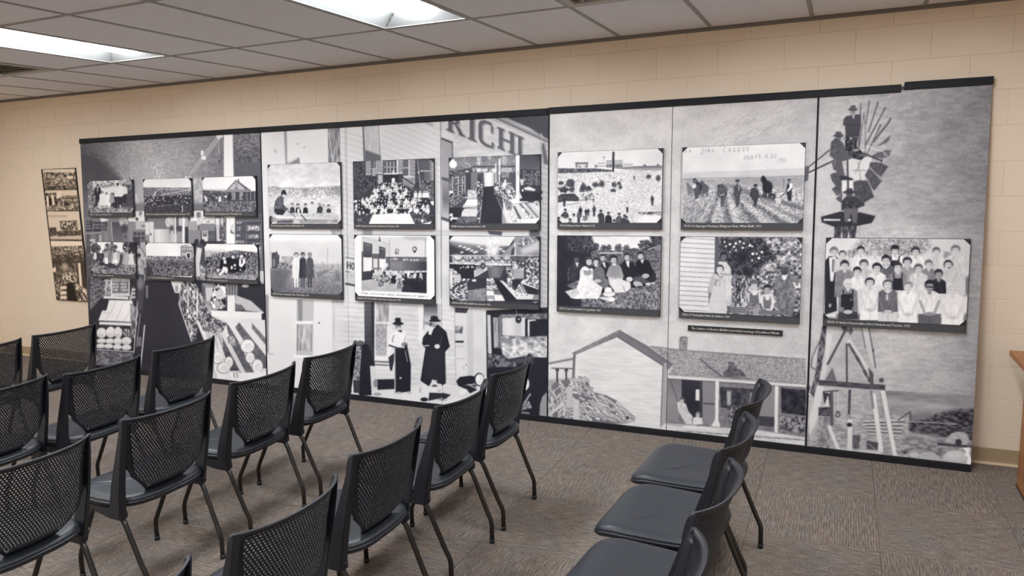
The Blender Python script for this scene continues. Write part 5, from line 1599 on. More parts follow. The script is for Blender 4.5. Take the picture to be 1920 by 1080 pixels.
# M2 school assembled on its steps
c = photo('M2', *COLX['M'][1], *ROWS['M'][0][:2], 280, 80)
c.v(655, 290, 7.447)
c.rect(30, 40, 1210, 1000, 64)
c.rect(300, 60, 660, 300, 88)
for x0, x1, y1 in ((225, 300, 285), (385, 465, 270), (680, 748, 270), (840, 918, 440)):
    c.rect(x0, 60, x1, y1, 176)
    for j in range(9):
        y = 70 + j * 26
        if y + 20 > y1:
            break
        for i in range(2):
            c.rect(x0 + 4 + i * 38 - (j % 2) * 14, y, x0 + 36 + i * 38 - (j % 2) * 14, y + 9, 66)
c.rect(300, 70, 385, 300, 92); c.rect(345, 75, 352, 195, 170); c.rect(372, 75, 382, 270, 190); c.rect(310, 190, 385, 202, 190); c.rect(320, 200, 366, 295, 160)
c.rect(470, 70, 670, 262, 90); c.rect(662, 70, 682, 270, 215)
for x in (522, 568, 615):
    c.rect(x, 100, x + 9, 258, 206)
c.rect(480, 170, 665, 178, 190); c.rect(480, 258, 680, 276, 222); c.poly([(598, 262), (615, 200), (636, 262)], 222)
c.rect(750, 70, 836, 296, 96); c.rect(826, 70, 842, 300, 210); c.rect(750, 178, 838, 190, 200); c.poly([(752, 298), (850, 290), (880, 326), (760, 326)], 196); c.rect(745, 326, 920, 420, 160); c.lines(745, 915, 335, 420, 22, 0, 6, 84)
c.rect(918, 60, 1180, 380, 74); c.rect(970, 80, 1140, 226, 92); c.rect(1045, 236, 1130, 360, 100); c.rect(985, 222, 1140, 236, 196); c.line([(1130, 80), (1128, 370)], 10, 150); c.rect(1142, 60, 1185, 370, 180); c.lines(1142, 1185, 75, 370, 26, 0, 7, 80); c.line([(950, 70), (985, 380), (990, 500)], 8, 180); c.ell(966, 250, 12, 14, 205)
c.tex([(40, 110), (225, 110), (230, 300), (440, 320), (400, 620), (60, 640)], 24, 104, 3, 3, 3.0); c.ell(80, 240, 60, 80, 84, .7, soft=3)
c.rect(470, 278, 690, 400, 40); c.rect(400, 285, 466, 410, 170); c.line([(740, 312), (930, 440)], 16, 44); c.poly([(760, 340), (900, 440), (880, 500), (760, 430)], 130, .8, 2); c.tex([(990, 360), (1180, 360), (1180, 640), (1000, 640)], 40, 150, 4, 3, 2.6)
c.poly([(60, 620), (250, 540), (400, 420), (500, 370), (680, 370), (850, 470), (900, 560), (1180, 640), (1180, 840), (60, 850)], 56)
rr = c.rng
rows = [(395, 470, 760), (430, 400, 800), (470, 350, 830), (512, 320, 860), (555, 290, 880), (600, 180, 1000), (640, 130, 1090), (690, 90, 1120), (742, 80, 1130)]
for y, xa, xb in rows:
    n = int((xb - xa) / 46)
    for i in range(n + 1):
        x = xa + (xb - xa) * (i + rr.random() * .5) / (n + 1)
        yy = y + (rr.random() - .5) * 16
        d = 224 if rr.random() < .62 else 40
        c.poly([(x - 26, yy + 66), (x - 20, yy + 16), (x + 20, yy + 16), (x + 26, yy + 66)], d)
        c.ell(x, yy, 12, 14, 44); c.ell(x, yy + 5, 10, 12, 196)
for x in (925, 985, 1045, 1090):
    c.poly([(x - 28, 600), (x - 22, 530), (x + 22, 530), (x + 28, 600)], 224); c.ell(x, 505, 14, 20, 190); c.ell(x, 494, 14, 10, 50)
c.ell(614, 352, 24, 28, 226); c.rect(590, 375, 640, 400, 205)
for k in range(20):
    x = 90 + k * 53
    c.ell(x, 800 + (k * 31) % 24, 15, 26, 206 if k % 3 else 44); c.ell(x, 835, 20, 7, 200 if k % 2 else 60)
c.poly([(60, 640), (110, 632), (110, 668), (60, 668)], 222); c.poly([(1130, 650), (1180, 645), (1180, 710), (1150, 700)], 230)
c.tex([(60, 846), (1190, 830), (1190, 990), (60, 990)], 44, 90, 4, 3, 2); c.poly([(325, 838), (620, 815), (845, 825), (920, 975), (270, 975)], 226)
c.poly([(420, 835), (430, 780), (460, 790), (450, 838)], 205); c.ell(686, 812, 18, 24, 110); c.scrawl(120, 180, 900, 20, 205, 4); c.scrawl(120, 185, 930, 18, 205, 4); c.scrawl(900, 1090, 892, 20, 205, 10); c.scrawl(915, 1110, 918, 18, 205, 10); c.ell(1020, 925, 18, 24, 226); c.line([(1060, 800), (1025, 850), (1020, 910)], 7, 205); c.poly([(1000, 970), (1150, 930), (1150, 975)], 222)
# M3 general store interior
c = photo('M3', *COLX['M'][2], *ROWS['M'][0][:2], 280, 90)
c.v(835, 280, 6.968)
c.rect(20, 50, 1260, 1000, 74)
c.grad([(40, 60), (920, 60), (920, 250), (340, 240), (40, 300)], [120, 136, 112], 'y'); c.mul([(40, 60), (920, 60), (920, 250), (40, 300)], 20, 5, 2.5, 2); c.tex([(410, 90), (470, 90), (460, 210), (420, 210)], 130, 240, 2.5, 3, 2.4, .9, 1); c.tex([(550, 85), (600, 85), (590, 140), (560, 140)], 150, 240, 2.5, 3, 2, .9, 1); c.tex([(740, 90), (800, 90), (800, 210), (740, 200)], 130, 235, 2.5, 3, 2.4, .9, 1)
c.line([(250, 170), (340, 220)], 7, 190); c.rect(340, 215, 920, 235, 80); c.ell(102, 196, 50, 52, 234); c.ell(100, 150, 20, 20, 228)
c.tex([(340, 240), (920, 240), (920, 330), (340, 320)], 60, 190, 4, 4, 2.4); c.rect(412, 248, 470, 292, 216); c.rect(480, 252, 552, 290, 205); c.rect(612, 250, 660, 300, 212); c.rect(740, 240, 865, 296, 205); c.lines(745, 860, 250, 290, 12, 0, 4, 110)
c.grad([(500, 300), (640, 300), (640, 480), (510, 490)], [196, 222, 180], 'x'); c.rect(535, 320, 605, 420, 226); c.rect(260, 280, 305, 302, 214)
c.rect(265, 300, 335, 520, 70); c.lines(268, 330, 300, 301, 12, 0, 4, 110); c.rect(335, 300, 420, 520, 120); c.tex([(395, 440), (440, 380), (490, 430), (490, 530), (400, 530)], 30, 226, 4, 4, 3.0); c.ell(440, 395, 26, 26, 60)
c.rect(50, 330, 265, 660, 62); c.tex([(50, 280), (265, 300), (265, 640), (50, 680)], 36, 150, 4, 3, 2.6)
for x in (92, 168, 222, 258):
    c.line([(x, 350), (x, 640)], 9, 196)
for k in range(7):
    c.line([(95, 380 + k * 40), (262, 366 + k * 33)], 5, 176)
c.rect(50, 540, 102, 600, 222); c.poly([(62, 580), (98, 570), (98, 600), (65, 616)], 40); c.tex([(50, 660), (270, 560), (270, 640), (60, 780)], 40, 160, 4, 3, 2.4)
c.poly([(490, 492), (635, 480), (745, 800), (740, 970), (460, 970)], 45); c.rect(50, 760, 240, 960, 44)
c.poly([(292, 530), (405, 528), (415, 620), (290, 622)], 214); c.tex([(295, 530), (405, 530), (405, 610), (295, 610)], 130, 226, 4, 4, 2.4, .7); c.poly([(262, 626), (412, 628), (412, 642), (260, 640)], 226)
c.poly([(290, 650), (418, 650), (420, 715), (410, 740), (228, 738), (260, 700)], 228); c.poly([(228, 742), (412, 744), (410, 760), (225, 758)], 220)
c.poly([(250, 775), (418, 770), (424, 830), (405, 868), (210, 866), (215, 820)], 220); c.lines(215, 415, 790, 866, 26, 0, 5, 150); c.rect(205, 868, 410, 880, 205); c.tex([(165, 885), (405, 882), (395, 965), (130, 965)], 70, 130, 6, 5, 2.2)
c.tex([(420, 530), (500, 500), (470, 760), (425, 860)], 30, 190, 3, 5, 2.8); c.line([(480, 660), (445, 965)], 7, 190); c.line([(430, 700), (405, 870)], 6, 180); c.poly([(50, 850), (90, 830), (104, 905), (70, 940)], 222); c.ell(72, 885, 12, 14, 60); c.rect(100, 890, 160, 915, 216); c.rect(412, 895, 448, 910, 220)
c.poly([(650, 190), (668, 190), (668, 480), (652, 480)], 214); c.poly([(698, 130), (722, 110), (712, 440), (696, 440)], 222); c.rect(668, 330, 700, 470, 110); c.tex([(630, 440), (730, 440), (760, 600), (640, 600)], 40, 230, 4, 4, 3.0)
c.rect(730, 300, 920, 480, 84); c.tex([(735, 300), (830, 300), (830, 370), (740, 370)], 80, 170, 4, 4, 2); c.tex([(700, 430), (860, 440), (910, 560), (760, 560)], 60, 226, 4, 4, 2.8); c.rect(768, 396, 796, 480, 214)
c.tex([(690, 540), (850, 560), (920, 640), (840, 760), (760, 700)], 30, 190, 3, 4, 3.0); c.line([(720, 540), (850, 680)], 9, 214); c.line([(760, 580), (764, 700)], 8, 214); c.line([(670, 620), (790, 900)], 6, 190)
c.poly([(830, 660), (920, 640), (1090, 650), (1080, 690), (880, 715)], 226); c.tex([(800, 550), (910, 520), (920, 640), (840, 650)], 60, 230, 5, 5, 2.8)
c.rect(970, 60, 1250, 680, 62); c.grad([(970, 60), (1250, 60), (1250, 270), (970, 260)], [70, 84, 96], 'y'); c.tex([(1010, 280), (1240, 280), (1240, 470), (1010, 470)], 40, 140, 4, 4, 2.6); c.line([(1130, 280), (1130, 470)], 8, 150); c.line([(1195, 280), (1195, 460)], 8, 130)
c.poly([(970, 390), (1030, 392), (1010, 470), (990, 470)], 206); c.poly([(1025, 505), (1090, 485), (1185, 525), (1160, 545), (1040, 530)], 214); c.ell(1010, 535, 12, 16, 220); c.rect(990, 560, 1240, 670, 44)
c.poly([(920, 60), (970, 60), (968, 650), (922, 660)], 226); c.ell(958, 312, 18, 22, 190); c.poly([(960, 540), (1010, 640), (960, 645)], 200)
st = [(760, 690), (880, 715), (1235, 690), (1235, 900), (1180, 965), (740, 965)]
c.poly(st, 206); c.tex([(765, 690), (880, 710), (860, 800), (800, 800)], 60, 200, 3, 3, 2.8)
for p in ([(880, 740), (910, 740), (1000, 910), (960, 910)], [(960, 710), (990, 710), (1150, 900), (1120, 900)], [(1035, 700), (1060, 700), (1225, 890), (1200, 895)]):
    c.poly(p, 96)
c.lines(1070, 1235, 690, 860, 16, .9, 5, 160, .7); c.tex([(1160, 675), (1235, 670), (1235, 740), (1170, 720)], 80, 220, 4, 4, 2.4)
for x, y, r in ((872, 850, 26), (912, 876, 26), (890, 900, 24), (1012, 800, 32), (1022, 846, 20), (1058, 880, 26), (1110, 870, 18)):
    c.ell(x, y, r, r * 1.05, 120); c.ell(x, y, r - 4, r - 2, 228)
c.poly([(740, 780), (800, 960), (740, 960)], 150); c.line([(755, 700), (850, 965)], 10, 222); c.poly([(860, 925), (1235, 900), (1180, 965), (850, 965)], 228); c.dots([(870, 930), (980, 925), (980, 950), (870, 950)], 10, 5, 8, 100, 140)
# M4 three girls standing in a field
c = photo('M4', *COLX['M'][0], *ROWS['M'][1][:2], 280, 214)
c.v(500, 435, 8.307)
c.grad([(40, 30), (1180, 30), (1180, 510), (50, 510)], [226, 208, 206, 214], 'y'); c.rect(40, 30, 1180, 130, 226)
c.grad([(50, 500), (1180, 500), (1180, 990), (60, 990)], [176, 150, 128, 112], 'y'); c.mul([(50, 500), (1180, 500), (1180, 990), (60, 990)], 30, 3, 2.4, 2.4); c.poly([(60, 560), (400, 560), (360, 660), (330, 760), (200, 980), (60, 980)], 92, .8, 6)
c.poly([(75, 320), (140, 318), (150, 295), (162, 295), (165, 325), (200, 370), (190, 560), (80, 565)], 74); c.mul([(75, 320), (200, 370), (190, 560), (80, 565)], 22, 4, 4, 2.4); c.rect(95, 420, 130, 540, 120); c.tex([(230, 380), (420, 385), (420, 560), (230, 560)], 130, 205, 4, 4, 2.2); c.tex([(160, 520), (220, 460), (400, 520), (400, 570), (170, 570)], 40, 190, 3, 3, 2.8); c.rect(50, 310, 76, 560, 200)
c.line([(948, 250), (948, 490)], 14, 172); c.line([(1034, 320), (1034, 480)], 7, 180); c.rect(845, 472, 890, 490, 110); c.rect(740, 480, 1170, 492, 190)
c.poly([(790, 660), (860, 610), (1000, 575), (960, 620), (800, 700)], 110, .9, 2); c.poly([(1075, 610), (1100, 600), (1150, 680), (1160, 760), (1060, 770)], 108, .85, 3)
for x, d, hair, skin, legs, k in ((460, 220, 110, 196, 224, 'curly'), (562, 56, 60, 160, 84, 'short'), (672, 84, 130, 150, 64, 'short')):
    c.poly([(x - 34, 700), (x - 4, 700), (x - 8, 850), (x - 28, 850)], legs); c.poly([(x + 6, 700), (x + 34, 700), (x + 30, 850), (x + 10, 850)], legs); c.ell(x - 18, 852, 16, 10, legs - 10); c.ell(x + 20, 852, 16, 10, legs - 10)
    c.poly([(x - 22, 396), (x + 22, 396), (x + 50, 430), (x + 58, 560), (x + 70, 714), (x - 62, 716), (x - 52, 560), (x - 50, 430)], d); c.mul([(x - 50, 400), (x + 50, 400), (x + 64, 710), (x - 60, 710)], 9, 3, 20, 2)
    c.head(x, 358, 34, skin, hair, k)
c.poly([(400, 440), (430, 420), (420, 560), (404, 640), (396, 600)], 214); c.poly([(720, 430), (740, 540), (735, 580), (720, 560)], 100); c.ell(735, 570, 10, 18, 170)
# M5 schoolroom, printed with a white margin
c = photo('M5', *COLX['M'][1], *ROWS['M'][1][:2], 280, 230)
c.v(655, 435, 7.712)
c.rect(60, 50, 1260, 1000, 230)
c.poly([(178, 66), (1120, 74), (1118, 885), (176, 846)], 208)
c.poly([(178, 66), (580, 170), (580, 360), (178, 300)], 198); c.poly([(590, 75), (1120, 74), (1120, 362), (590, 352)], 206); c.grad([(750, 74), (1118, 74), (1118, 120), (900, 130)], [130, 170, 206], 'y', .8, 3); c.line([(580, 95), (584, 355)], 8, 150); c.line([(1100, 90), (1096, 355)], 7, 120); c.line([(178, 70), (585, 172)], 5, 160)
c.poly([(530, 362), (1118, 366), (1118, 560), (530, 560)], 100); c.mul([(530, 362), (1118, 366), (1118, 560), (530, 560)], 10, 16, 6, 2); c.rect(590, 425, 775, 540, 122); c.grad([(780, 430), (1118, 430), (1118, 560), (780, 560)], [112, 84, 60], 'x'); c.line([(520, 364), (1118, 368)], 8, 60)
c.scrawl(590, 700, 380, 26, 214, 12); c.scrawl(780, 1010, 386, 30, 222, 14, .02)
c.rect(328, 315, 432, 540, 92); c.rect(178, 280, 200, 600, 70)
c.poly([(200, 142), (332, 176), (328, 370), (204, 360)], 66); c.grad([(214, 188), (314, 206), (310, 372), (214, 366)], [100, 84, 60], 'y'); c.poly([(205, 372), (325, 372), (325, 560), (205, 560)], 226, 1, 1); c.line([(205, 170), (325, 200)], 6, 215)
c.poly([(430, 206), (522, 232), (520, 388), (432, 380)], 62); c.rect(448, 246, 514, 390, 84); c.poly([(436, 388), (520, 392), (520, 560), (436, 560)], 228); c.line([(440, 236), (516, 252)], 6, 215); c.rect(345, 385, 410, 520, 205); c.rect(528, 450, 560, 505, 212)
c.line([(436, 66), (438, 100)], 10, 60); c.poly([(418, 140), (432, 100), (446, 100), (462, 140)], 60); c.ell(438, 156, 38, 24, 204)
c.rect(662, 246, 714, 320, 84); c.rect(670, 256, 706, 308, 212); c.ell(684, 290, 10, 14, 80); c.ell(944, 246, 33, 35, 44); c.ell(942, 246, 21, 23, 216); c.poly([(925, 275), (962, 275), (955, 300), (930, 300)], 44); c.line([(942, 246), (944, 230)], 5, 50)
c.poly([(178, 700), (1118, 700), (1118, 885), (176, 846)], 176); c.mul([(178, 700), (1118, 700), (1118, 885), (176, 846)], 10, 20, 4, 2); c.poly([(178, 575), (340, 560), (335, 685), (178, 702)], 58); c.poly([(600, 640), (760, 600), (1118, 580), (1118, 885), (760, 866), (740, 760), (600, 740)], 42)
for k in range(26):
    x = 340 + (k * 87) % 700
    y = 525 + (k * 41) % 90 + (x - 340) * .05
    c.poly([(x - 24, y + 70), (x - 18, y + 18), (x + 18, y + 18), (x + 24, y + 70)], 212 if k % 3 else 60); c.ell(x, y, 14, 17, 50); c.ell(x, y + 5, 11, 13, 196)
for x, y in ((445, 560), (720, 610)):
    c.woman(x, y - 40, y + 210, 196, 190, 60, 1.5); c.tex([(x - 30, y + 60), (x + 40, y + 60), (x + 50, y + 230), (x - 30, y + 230)], 50, 205, 4, 5, 2.4, .8)
c.poly([(850, 620), (915, 625), (905, 668), (842, 664)], 214); c.rect(862, 628, 895, 652, 60); c.tex([(330, 620), (600, 620), (600, 760), (330, 700)], 30, 205, 4, 4, 2.8, .8); c.lines(760, 900, 760, 850, 30, .12, 5, 90); c.ell(430, 650, 26, 60, 190, .7)
c.scrawl(175, 1130, 876, 18, 90, 56, .055, 4)
# M6 shop hall with bunting and a pyramid of cans
c = photo('M6', *COLX['M'][2], *ROWS['M'][1][:2], 280, 80)
c.v(835, 435, 7.2)
c.rect(30, 30, 1290, 1000, 60)
c.poly([(50, 45), (960, 45), (860, 190), (620, 215), (330, 200), (60, 130)], 212); c.grad([(60, 120), (500, 180), (860, 190), (720, 320), (400, 300), (60, 170)], [150, 110, 90], 'y', .95, 2); c.tex([(590, 60), (660, 60), (730, 200), (700, 330), (560, 340), (550, 200)], 190, 240, 8, 8, 2, .9, 3)
for k in range(16):
    x = 200 + (k * 97) % 620; y = 185 + (k * 43) % 95
    c.poly([(x - 24, y), (x + 20, y - 6), (x + 26, y + 12), (x - 18, y + 16)], 222)
c.poly([(940, 45), (1270, 45), (1270, 300), (900, 320), (760, 300), (920, 150)], 140); c.poly([(960, 150), (1080, 50), (1230, 50), (1180, 130), (1010, 210)], 206); c.tex([(960, 150), (1080, 50), (1260, 60), (1180, 140), (1010, 215)], 40, 230, 4, 4, 2.6, .8); c.poly([(1010, 240), (1260, 120), (1260, 240), (1050, 300)], 190, .9, 2); c.rect(930, 150, 950, 320, 214); c.grad([(900, 220), (940, 200), (930, 320), (880, 320)], [90, 60], 'y')
c.rect(60, 310, 1260, 322, 196); c.tex([(95, 318), (890, 325), (890, 420), (100, 420)], 120, 214, 3, 12, 2.2); c.ell(150, 340, 60, 30, 226, .9, soft=3)
for k in range(6):
    x0 = 110 + k * 130
    c.line([(x0 + 64 * (1 - math.cos(t)), 335 + 52 * math.sin(t)) for t in np.linspace(0, math.pi, 9)], 11, 44)
c.poly([(60, 412), (890, 425), (890, 455), (640, 455), (60, 430)], 206); c.mul([(60, 412), (890, 425), (890, 455), (60, 430)], 26, 5, 3, 2.4)
c.lines(890, 1260, 330, 390, 22, 0, 5, 190)
c.poly([(55, 440), (400, 440), (390, 620), (200, 640), (60, 640)], 38); c.dots([(180, 465), (480, 465), (480, 490), (180, 490)], 12, 8, 12, 205, 226)
c.poly([(385, 520), (500, 470), (650, 460), (450, 585), (390, 610)], 205); c.lines(400, 520, 490, 600, 16, -.5, 5, 120); c.ell(508, 460, 36, 44, 54); c.ell(508, 462, 20, 26, 120); c.grad([(560, 470), (800, 470), (740, 620), (590, 610)], [90, 120, 80], 'x')
c.tex([(820, 470), (910, 470), (910, 620), (820, 560)], 40, 200, 4, 4, 2.8); c.rect(905, 395, 1060, 480, 120); c.tex([(905, 395), (1060, 395), (1060, 500), (905, 500)], 40, 226, 5, 5, 2.6); c.rect(915, 500, 1060, 630, 190); c.lines(915, 1060, 515, 630, 24, .1, 8, 90); c.tex([(1085, 350), (1260, 350), (1260, 770), (1085, 680)], 40, 216, 5, 5, 2.8)
c.tex([(55, 490), (100, 490), (215, 580), (215, 660), (60, 770)], 60, 235, 4, 5, 2.6); c.poly([(60, 560), (80, 495), (100, 560), (95, 760), (65, 780)], 206); c.rect(120, 580, 205, 670, 205); c.lines(125, 205, 600, 670, 26, 0, 6, 120)
c.tex([(55, 800), (300, 660), (305, 930), (60, 915)], 40, 226, 6, 3.5, 3.0); c.poly([(300, 660), (550, 620), (550, 780), (310, 800)], 52); c.dots([(220, 640), (420, 640), (420, 660), (220, 660)], 8, 12, 20, 190, 226); c.tex([(310, 790), (550, 750), (550, 930), (310, 930)], 96, 160, 3, 3, 2.2); c.line([(550, 640), (552, 930)], 6, 40)
c.tex([(555, 620), (645, 620), (715, 780), (555, 780)], 90, 236, 5, 4, 2.6); c.poly([(555, 790), (650, 790), (665, 860), (555, 860)], 222); c.poly([(650, 790), (740, 795), (770, 845), (665, 845)], 110); c.poly([(555, 860), (660, 862), (664, 930), (560, 930)], 150); c.poly([(660, 845), (770, 848), (805, 930), (668, 930)], 224); c.ell(615, 918, 44, 14, 222)
c.poly([(650, 640), (730, 650), (970, 912), (1180, 915), (1190, 935), (810, 935)], 42); c.poly([(730, 650), (780, 660), (960, 810), (1180, 840), (1260, 850), (1260, 910), (965, 910)], 210); c.tex([(830, 620), (890, 530), (930, 640), (900, 770), (840, 740)], 90, 236, 4, 5, 2.6); c.poly([(905, 640), (1020, 650), (1240, 770), (1240, 850), (1060, 830), (900, 720)], 42)
c.poly([(1010, 690), (1050, 640), (1250, 750), (1250, 775)], 206); c.tex([(1060, 640), (1260, 640), (1260, 760), (1100, 700)], 60, 226, 5, 5, 2.6)
for r in range(5):
    for i in range(r + 2):
        x = 1016 + (i - (r + 1) / 2) * 34; y = 722 + r * 32
        c.rect(x - 13, y - 14, x + 13, y + 15, 226); c.rect(x - 12, y - 3, x + 12, y + 7, 46 if (i + r) % 2 else 190)
c.poly([(1190, 850), (1260, 850), (1260, 905), (1180, 905)], 130); c.line([(1190, 940), (1215, 955), (1240, 938)], 8, 220)

# R1 hotel above the river bank with scattered people
c = photo('R1', *COLX['R'][0], *ROWS['R'][0][:2], 325, 218)
c.v(1040, 270, 6.548)
c.rect(20, 50, 1330, 320, 220); c.grad([(1000, 60), (1330, 60), (1330, 250), (1000, 260)], [220, 205], 'x', .7, 6)
c.rect(30, 330, 1330, 980, 206); c.tex([(30, 330), (1330, 320), (1330, 980), (30, 980)], 184, 234, 4, 3, 2.0)
c.poly([(36, 296), (240, 300), (500, 300), (700, 318), (700, 340), (40, 360)], 84); c.mul([(36, 296), (700, 318), (700, 340), (40, 360)], 44, 5, 3, 2.6); c.poly([(730, 290), (1000, 272), (1320, 262), (1320, 326), (1000, 322), (740, 300)], 124); c.poly([(880, 300), (1320, 296), (1320, 326), (960, 320)], 160); c.ell(1105, 262, 18, 10, 96); c.poly([(1245, 262), (1268, 242), (1292, 262)], 96)
c.rect(256, 230, 408, 290, 132); c.rect(252, 226, 412, 240, 96); c.rect(286, 252, 370, 290, 215); c.rect(303, 262, 320, 290, 90); c.ell(345, 258, 50, 14, 206, .8)
c.poly([(524, 216), (640, 210), (640, 300), (524, 300)], 224); c.poly([(636, 206), (835, 198), (838, 290), (636, 292)], 205); c.rect(590, 160, 618, 212, 205); c.line([(584, 162), (624, 162)], 7, 100); c.rect(490, 255, 526, 290, 140); c.rect(838, 232, 960, 276, 206)
for i in range(7):
    for j in range(2):
        c.rect(534 + i * 15, 228 + j * 34, 541 + i * 15, 246 + j * 34, 110)
for i in range(9):
    c.rect(642 + i * 22, 214, 650 + i * 22, 234, 96); c.rect(640 + i * 22, 250, 654 + i * 22, 288, 60)
c.line([(636, 208), (836, 200)], 6, 110); c.line([(636, 242), (836, 240)], 5, 120)
for i in range(7):
    c.rect(850 + i * 16, 245, 857 + i * 16, 262, 130)
c.poly([(706, 342), (706, 110), (722, 84), (736, 110), (730, 342)], 54); c.mul([(706, 342), (706, 110), (736, 110), (730, 342)], 8, 3, 9, 2)
c.dots([(40, 350), (860, 350), (860, 480), (40, 470)], 120, 4, 10, 90, 160, .9, .6); c.dots([(40, 480), (1300, 400), (1300, 960), (40, 960)], 170, 3, 7, 110, 180, .7, .6)
for x, y, rx, ry in ((190, 480, 62, 62), (110, 560, 74, 40), (210, 560, 40, 36), (352, 520, 38, 44), (400, 550, 55, 36), (335, 560, 36, 36), (500, 500, 46, 32), (578, 492, 42, 46), (728, 500, 36, 36), (715, 570, 38, 22), (790, 484, 26, 30), (808, 530, 26, 30), (1155, 400, 32, 28), (1270, 420, 34, 44), (80, 480, 40, 24)):
    c.bush(x, y, rx, ry, 46, 84, 22)
c.poly([(38, 640), (90, 612), (240, 608), (298, 660), (290, 702), (130, 700), (40, 722)], 62); c.lines(40, 280, 650, 700, 18, -.02, 4, 130, .7); c.line([(140, 752), (300, 722)], 6, 110); c.line([(290, 690), (480, 680)], 8, 84); c.dots([(330, 610), (520, 610), (520, 670), (330, 670)], 20, 6, 11, 70, 120)
for x, t, b in ((118, 640, 770), (976, 388, 440), (1198, 628, 755), (388, 650, 705), (476, 665, 710)):
    c.man(x, t, b, 56, 50, 110, None, 1.1)
c.man(892, 705, 838, 205, 46, 130, None, 1.1); c.man(485, 755, 890, 70, 60, 110, 50, 1.1); c.man(316, 768, 900, 48, 44, 110, 44, 1.2); c.man(384, 795, 890, 50, 44, 110, None, 1.2); c.man(412, 790, 880, 46, 44, 110, None, 1.2); c.man(295, 825, 975, 90, 44, 110, 60, 1.1)
for x, t, g in ((568, 812, 60), (660, 838, 44), (792, 850, 84), (858, 872, 50), (130, 800, 70), (95, 870, 216), (50, 900, 200), (235, 860, 206), (880, 890, 60), (730, 930, 110), (150, 880, 216), (190, 920, 80)):
    c.poly([(x - 46, 990), (x - 40, t + 60), (x - 18, t + 34), (x + 18, t + 34), (x + 40, t + 60), (x + 46, 990)], g); c.ell(x, t + 16, 17, 21, 130); c.ell(x, t + 6, 19, 12, 50)
c.poly([(380, 950), (440, 890), (540, 900), (540, 975), (380, 975)], 214, .8); c.tex([(340, 890), (420, 870), (400, 940), (340, 940)], 90, 190, 4, 4, 2); c.tex([(1020, 830), (1320, 830), (1320, 880), (1040, 860)], 60, 190, 6, 3, 2.6); c.poly([(1000, 910), (1200, 880), (1280, 860), (1310, 930), (1240, 975), (1000, 975)], 226, .9, 2)
# R2 asparagus planting with horses
c = photo('R2', *COLX['R'][1], *ROWS['R'][0][:2], 325, 216)
c.v(1270, 260, 6.172)
c.grad([(50, 30), (1490, 30), (1490, 470), (50, 470)], [222, 218, 214, 200], 'y'); c.poly([(60, 400), (400, 375), (760, 372), (1100, 352), (1470, 340), (1470, 440), (60, 470)], 196); c.lines(760, 1470, 380, 430, 18, -.03, 3, 184)
def hand(pts, w=4, g=120):
    c.line(pts, w, g, .9)
for x, y, s, ch in ((270, 110, 66, 'J'), (320, 110, 46, 'I'), (350, 118, 40, 'N'), (400, 124, 36, 'O'), (530, 100, 58, 'C'), (590, 104, 52, 'R'), (648, 104, 50, 'E'), (700, 102, 48, 'E'), (752, 100, 46, 'S'), (800, 98, 46, 'S'), (770, 190, 60, 'H'), (812, 196, 46, 'A'), (850, 190, 52, 'N'), (905, 182, 46, 'F'), (945, 180, 40, 'E'), (1020, 184, 40, 'D'), (1085, 182, 42, '2'), (1125, 180, 42, '2'), (1158, 228, 54, '1'), (1185, 226, 54, '9'), (1215, 224, 56, '1'), (1238, 222, 58, '1'), (90, 130, 34, 'O'), (140, 130, 30, 'N')):
    G = {'J': [(.6, 0), (.5, .9), (.1, 1.1), (-.1, .9)], 'I': [(.3, 0), (.15, 1)], 'N': [(0, 1), (.2, 0), (.5, 1), (.75, 0)], 'O': [(.4, 0), (0, .5), (.3, 1), (.7, .5), (.4, 0)], 'C': [(.9, .1), (.4, 0), (0, .6), (.3, 1), (.8, .9)],
         'R': [(.1, 1), (.3, 0), (.8, .1), (.7, .5), (.2, .55), (.8, 1)], 'E': [(.7, 0), (.2, 0), (0, 1), (.6, 1), (.1, .5), (.5, .5)], 'S': [(.8, .1), (.3, 0), (.3, .5), (.7, .6), (.5, 1), (0, .9)], 'H': [(.3, 0), (0, 1), (.15, .5), (.6, .4), (.8, 0), (.5, 1)],
         'A': [(0, 1), (.4, 0), (.6, 1), (.2, .6), (.6, .6)], 'F': [(.7, 0), (.25, 0), (0, 1), (.1, .5), (.5, .45)], 'D': [(.2, 0), (0, 1), (.6, .8), (.7, .2), (.2, 0)], '2': [(.1, .2), (.5, 0), (.6, .4), (0, 1), (.7, 1)], '1': [(.4, 0), (.1, 1)], '9': [(.5, .4), (.1, .4), (.3, 0), (.6, .1), (.3, 1)]}[ch]
    hand([(x + a * s * .75, y + b * s) for a, b in G])
gd = [(55, 468), (400, 470), (900, 455), (1470, 432), (1470, 970), (55, 975)]
c.grad(gd, [160, 176, 168, 150], 'y'); c.mul(gd, 30, 2.6, 2.2, 2.4); c.line([(60, 466), (500, 456), (900, 452), (1466, 430)], 6, 96); c.poly([(560, 455), (1466, 432), (1466, 560), (900, 560), (620, 500)], 150, .7, 4); c.lines(860, 1466, 480, 550, 22, -.02, 3, 110, .6)
for k, (x1, w) in enumerate(((180, 44), (330, 60), (560, 90), (860, 120), (1180, 130), (1480, 110))):
    a = (500 + k * 8, 520)
    c.poly([a, (a[0] + 10, 520), (x1 + w, 980), (x1, 980)], 84, .75, 3)
    c.poly([(a[0] + 10, 520), (a[0] + 18, 520), (x1 + w * 2, 980), (x1 + w, 980)], 206, .6, 3)
c.mul([(300, 540), (1470, 600), (1470, 970), (200, 970)], 40, 2.6, 2.6, 2.8); c.poly([(530, 520), (600, 530), (1466, 790), (1466, 830), (900, 680)], 70, .7, 3); c.tex([(60, 660), (300, 640), (250, 970), (60, 970)], 110, 206, 5, 3, 2.2, .8)
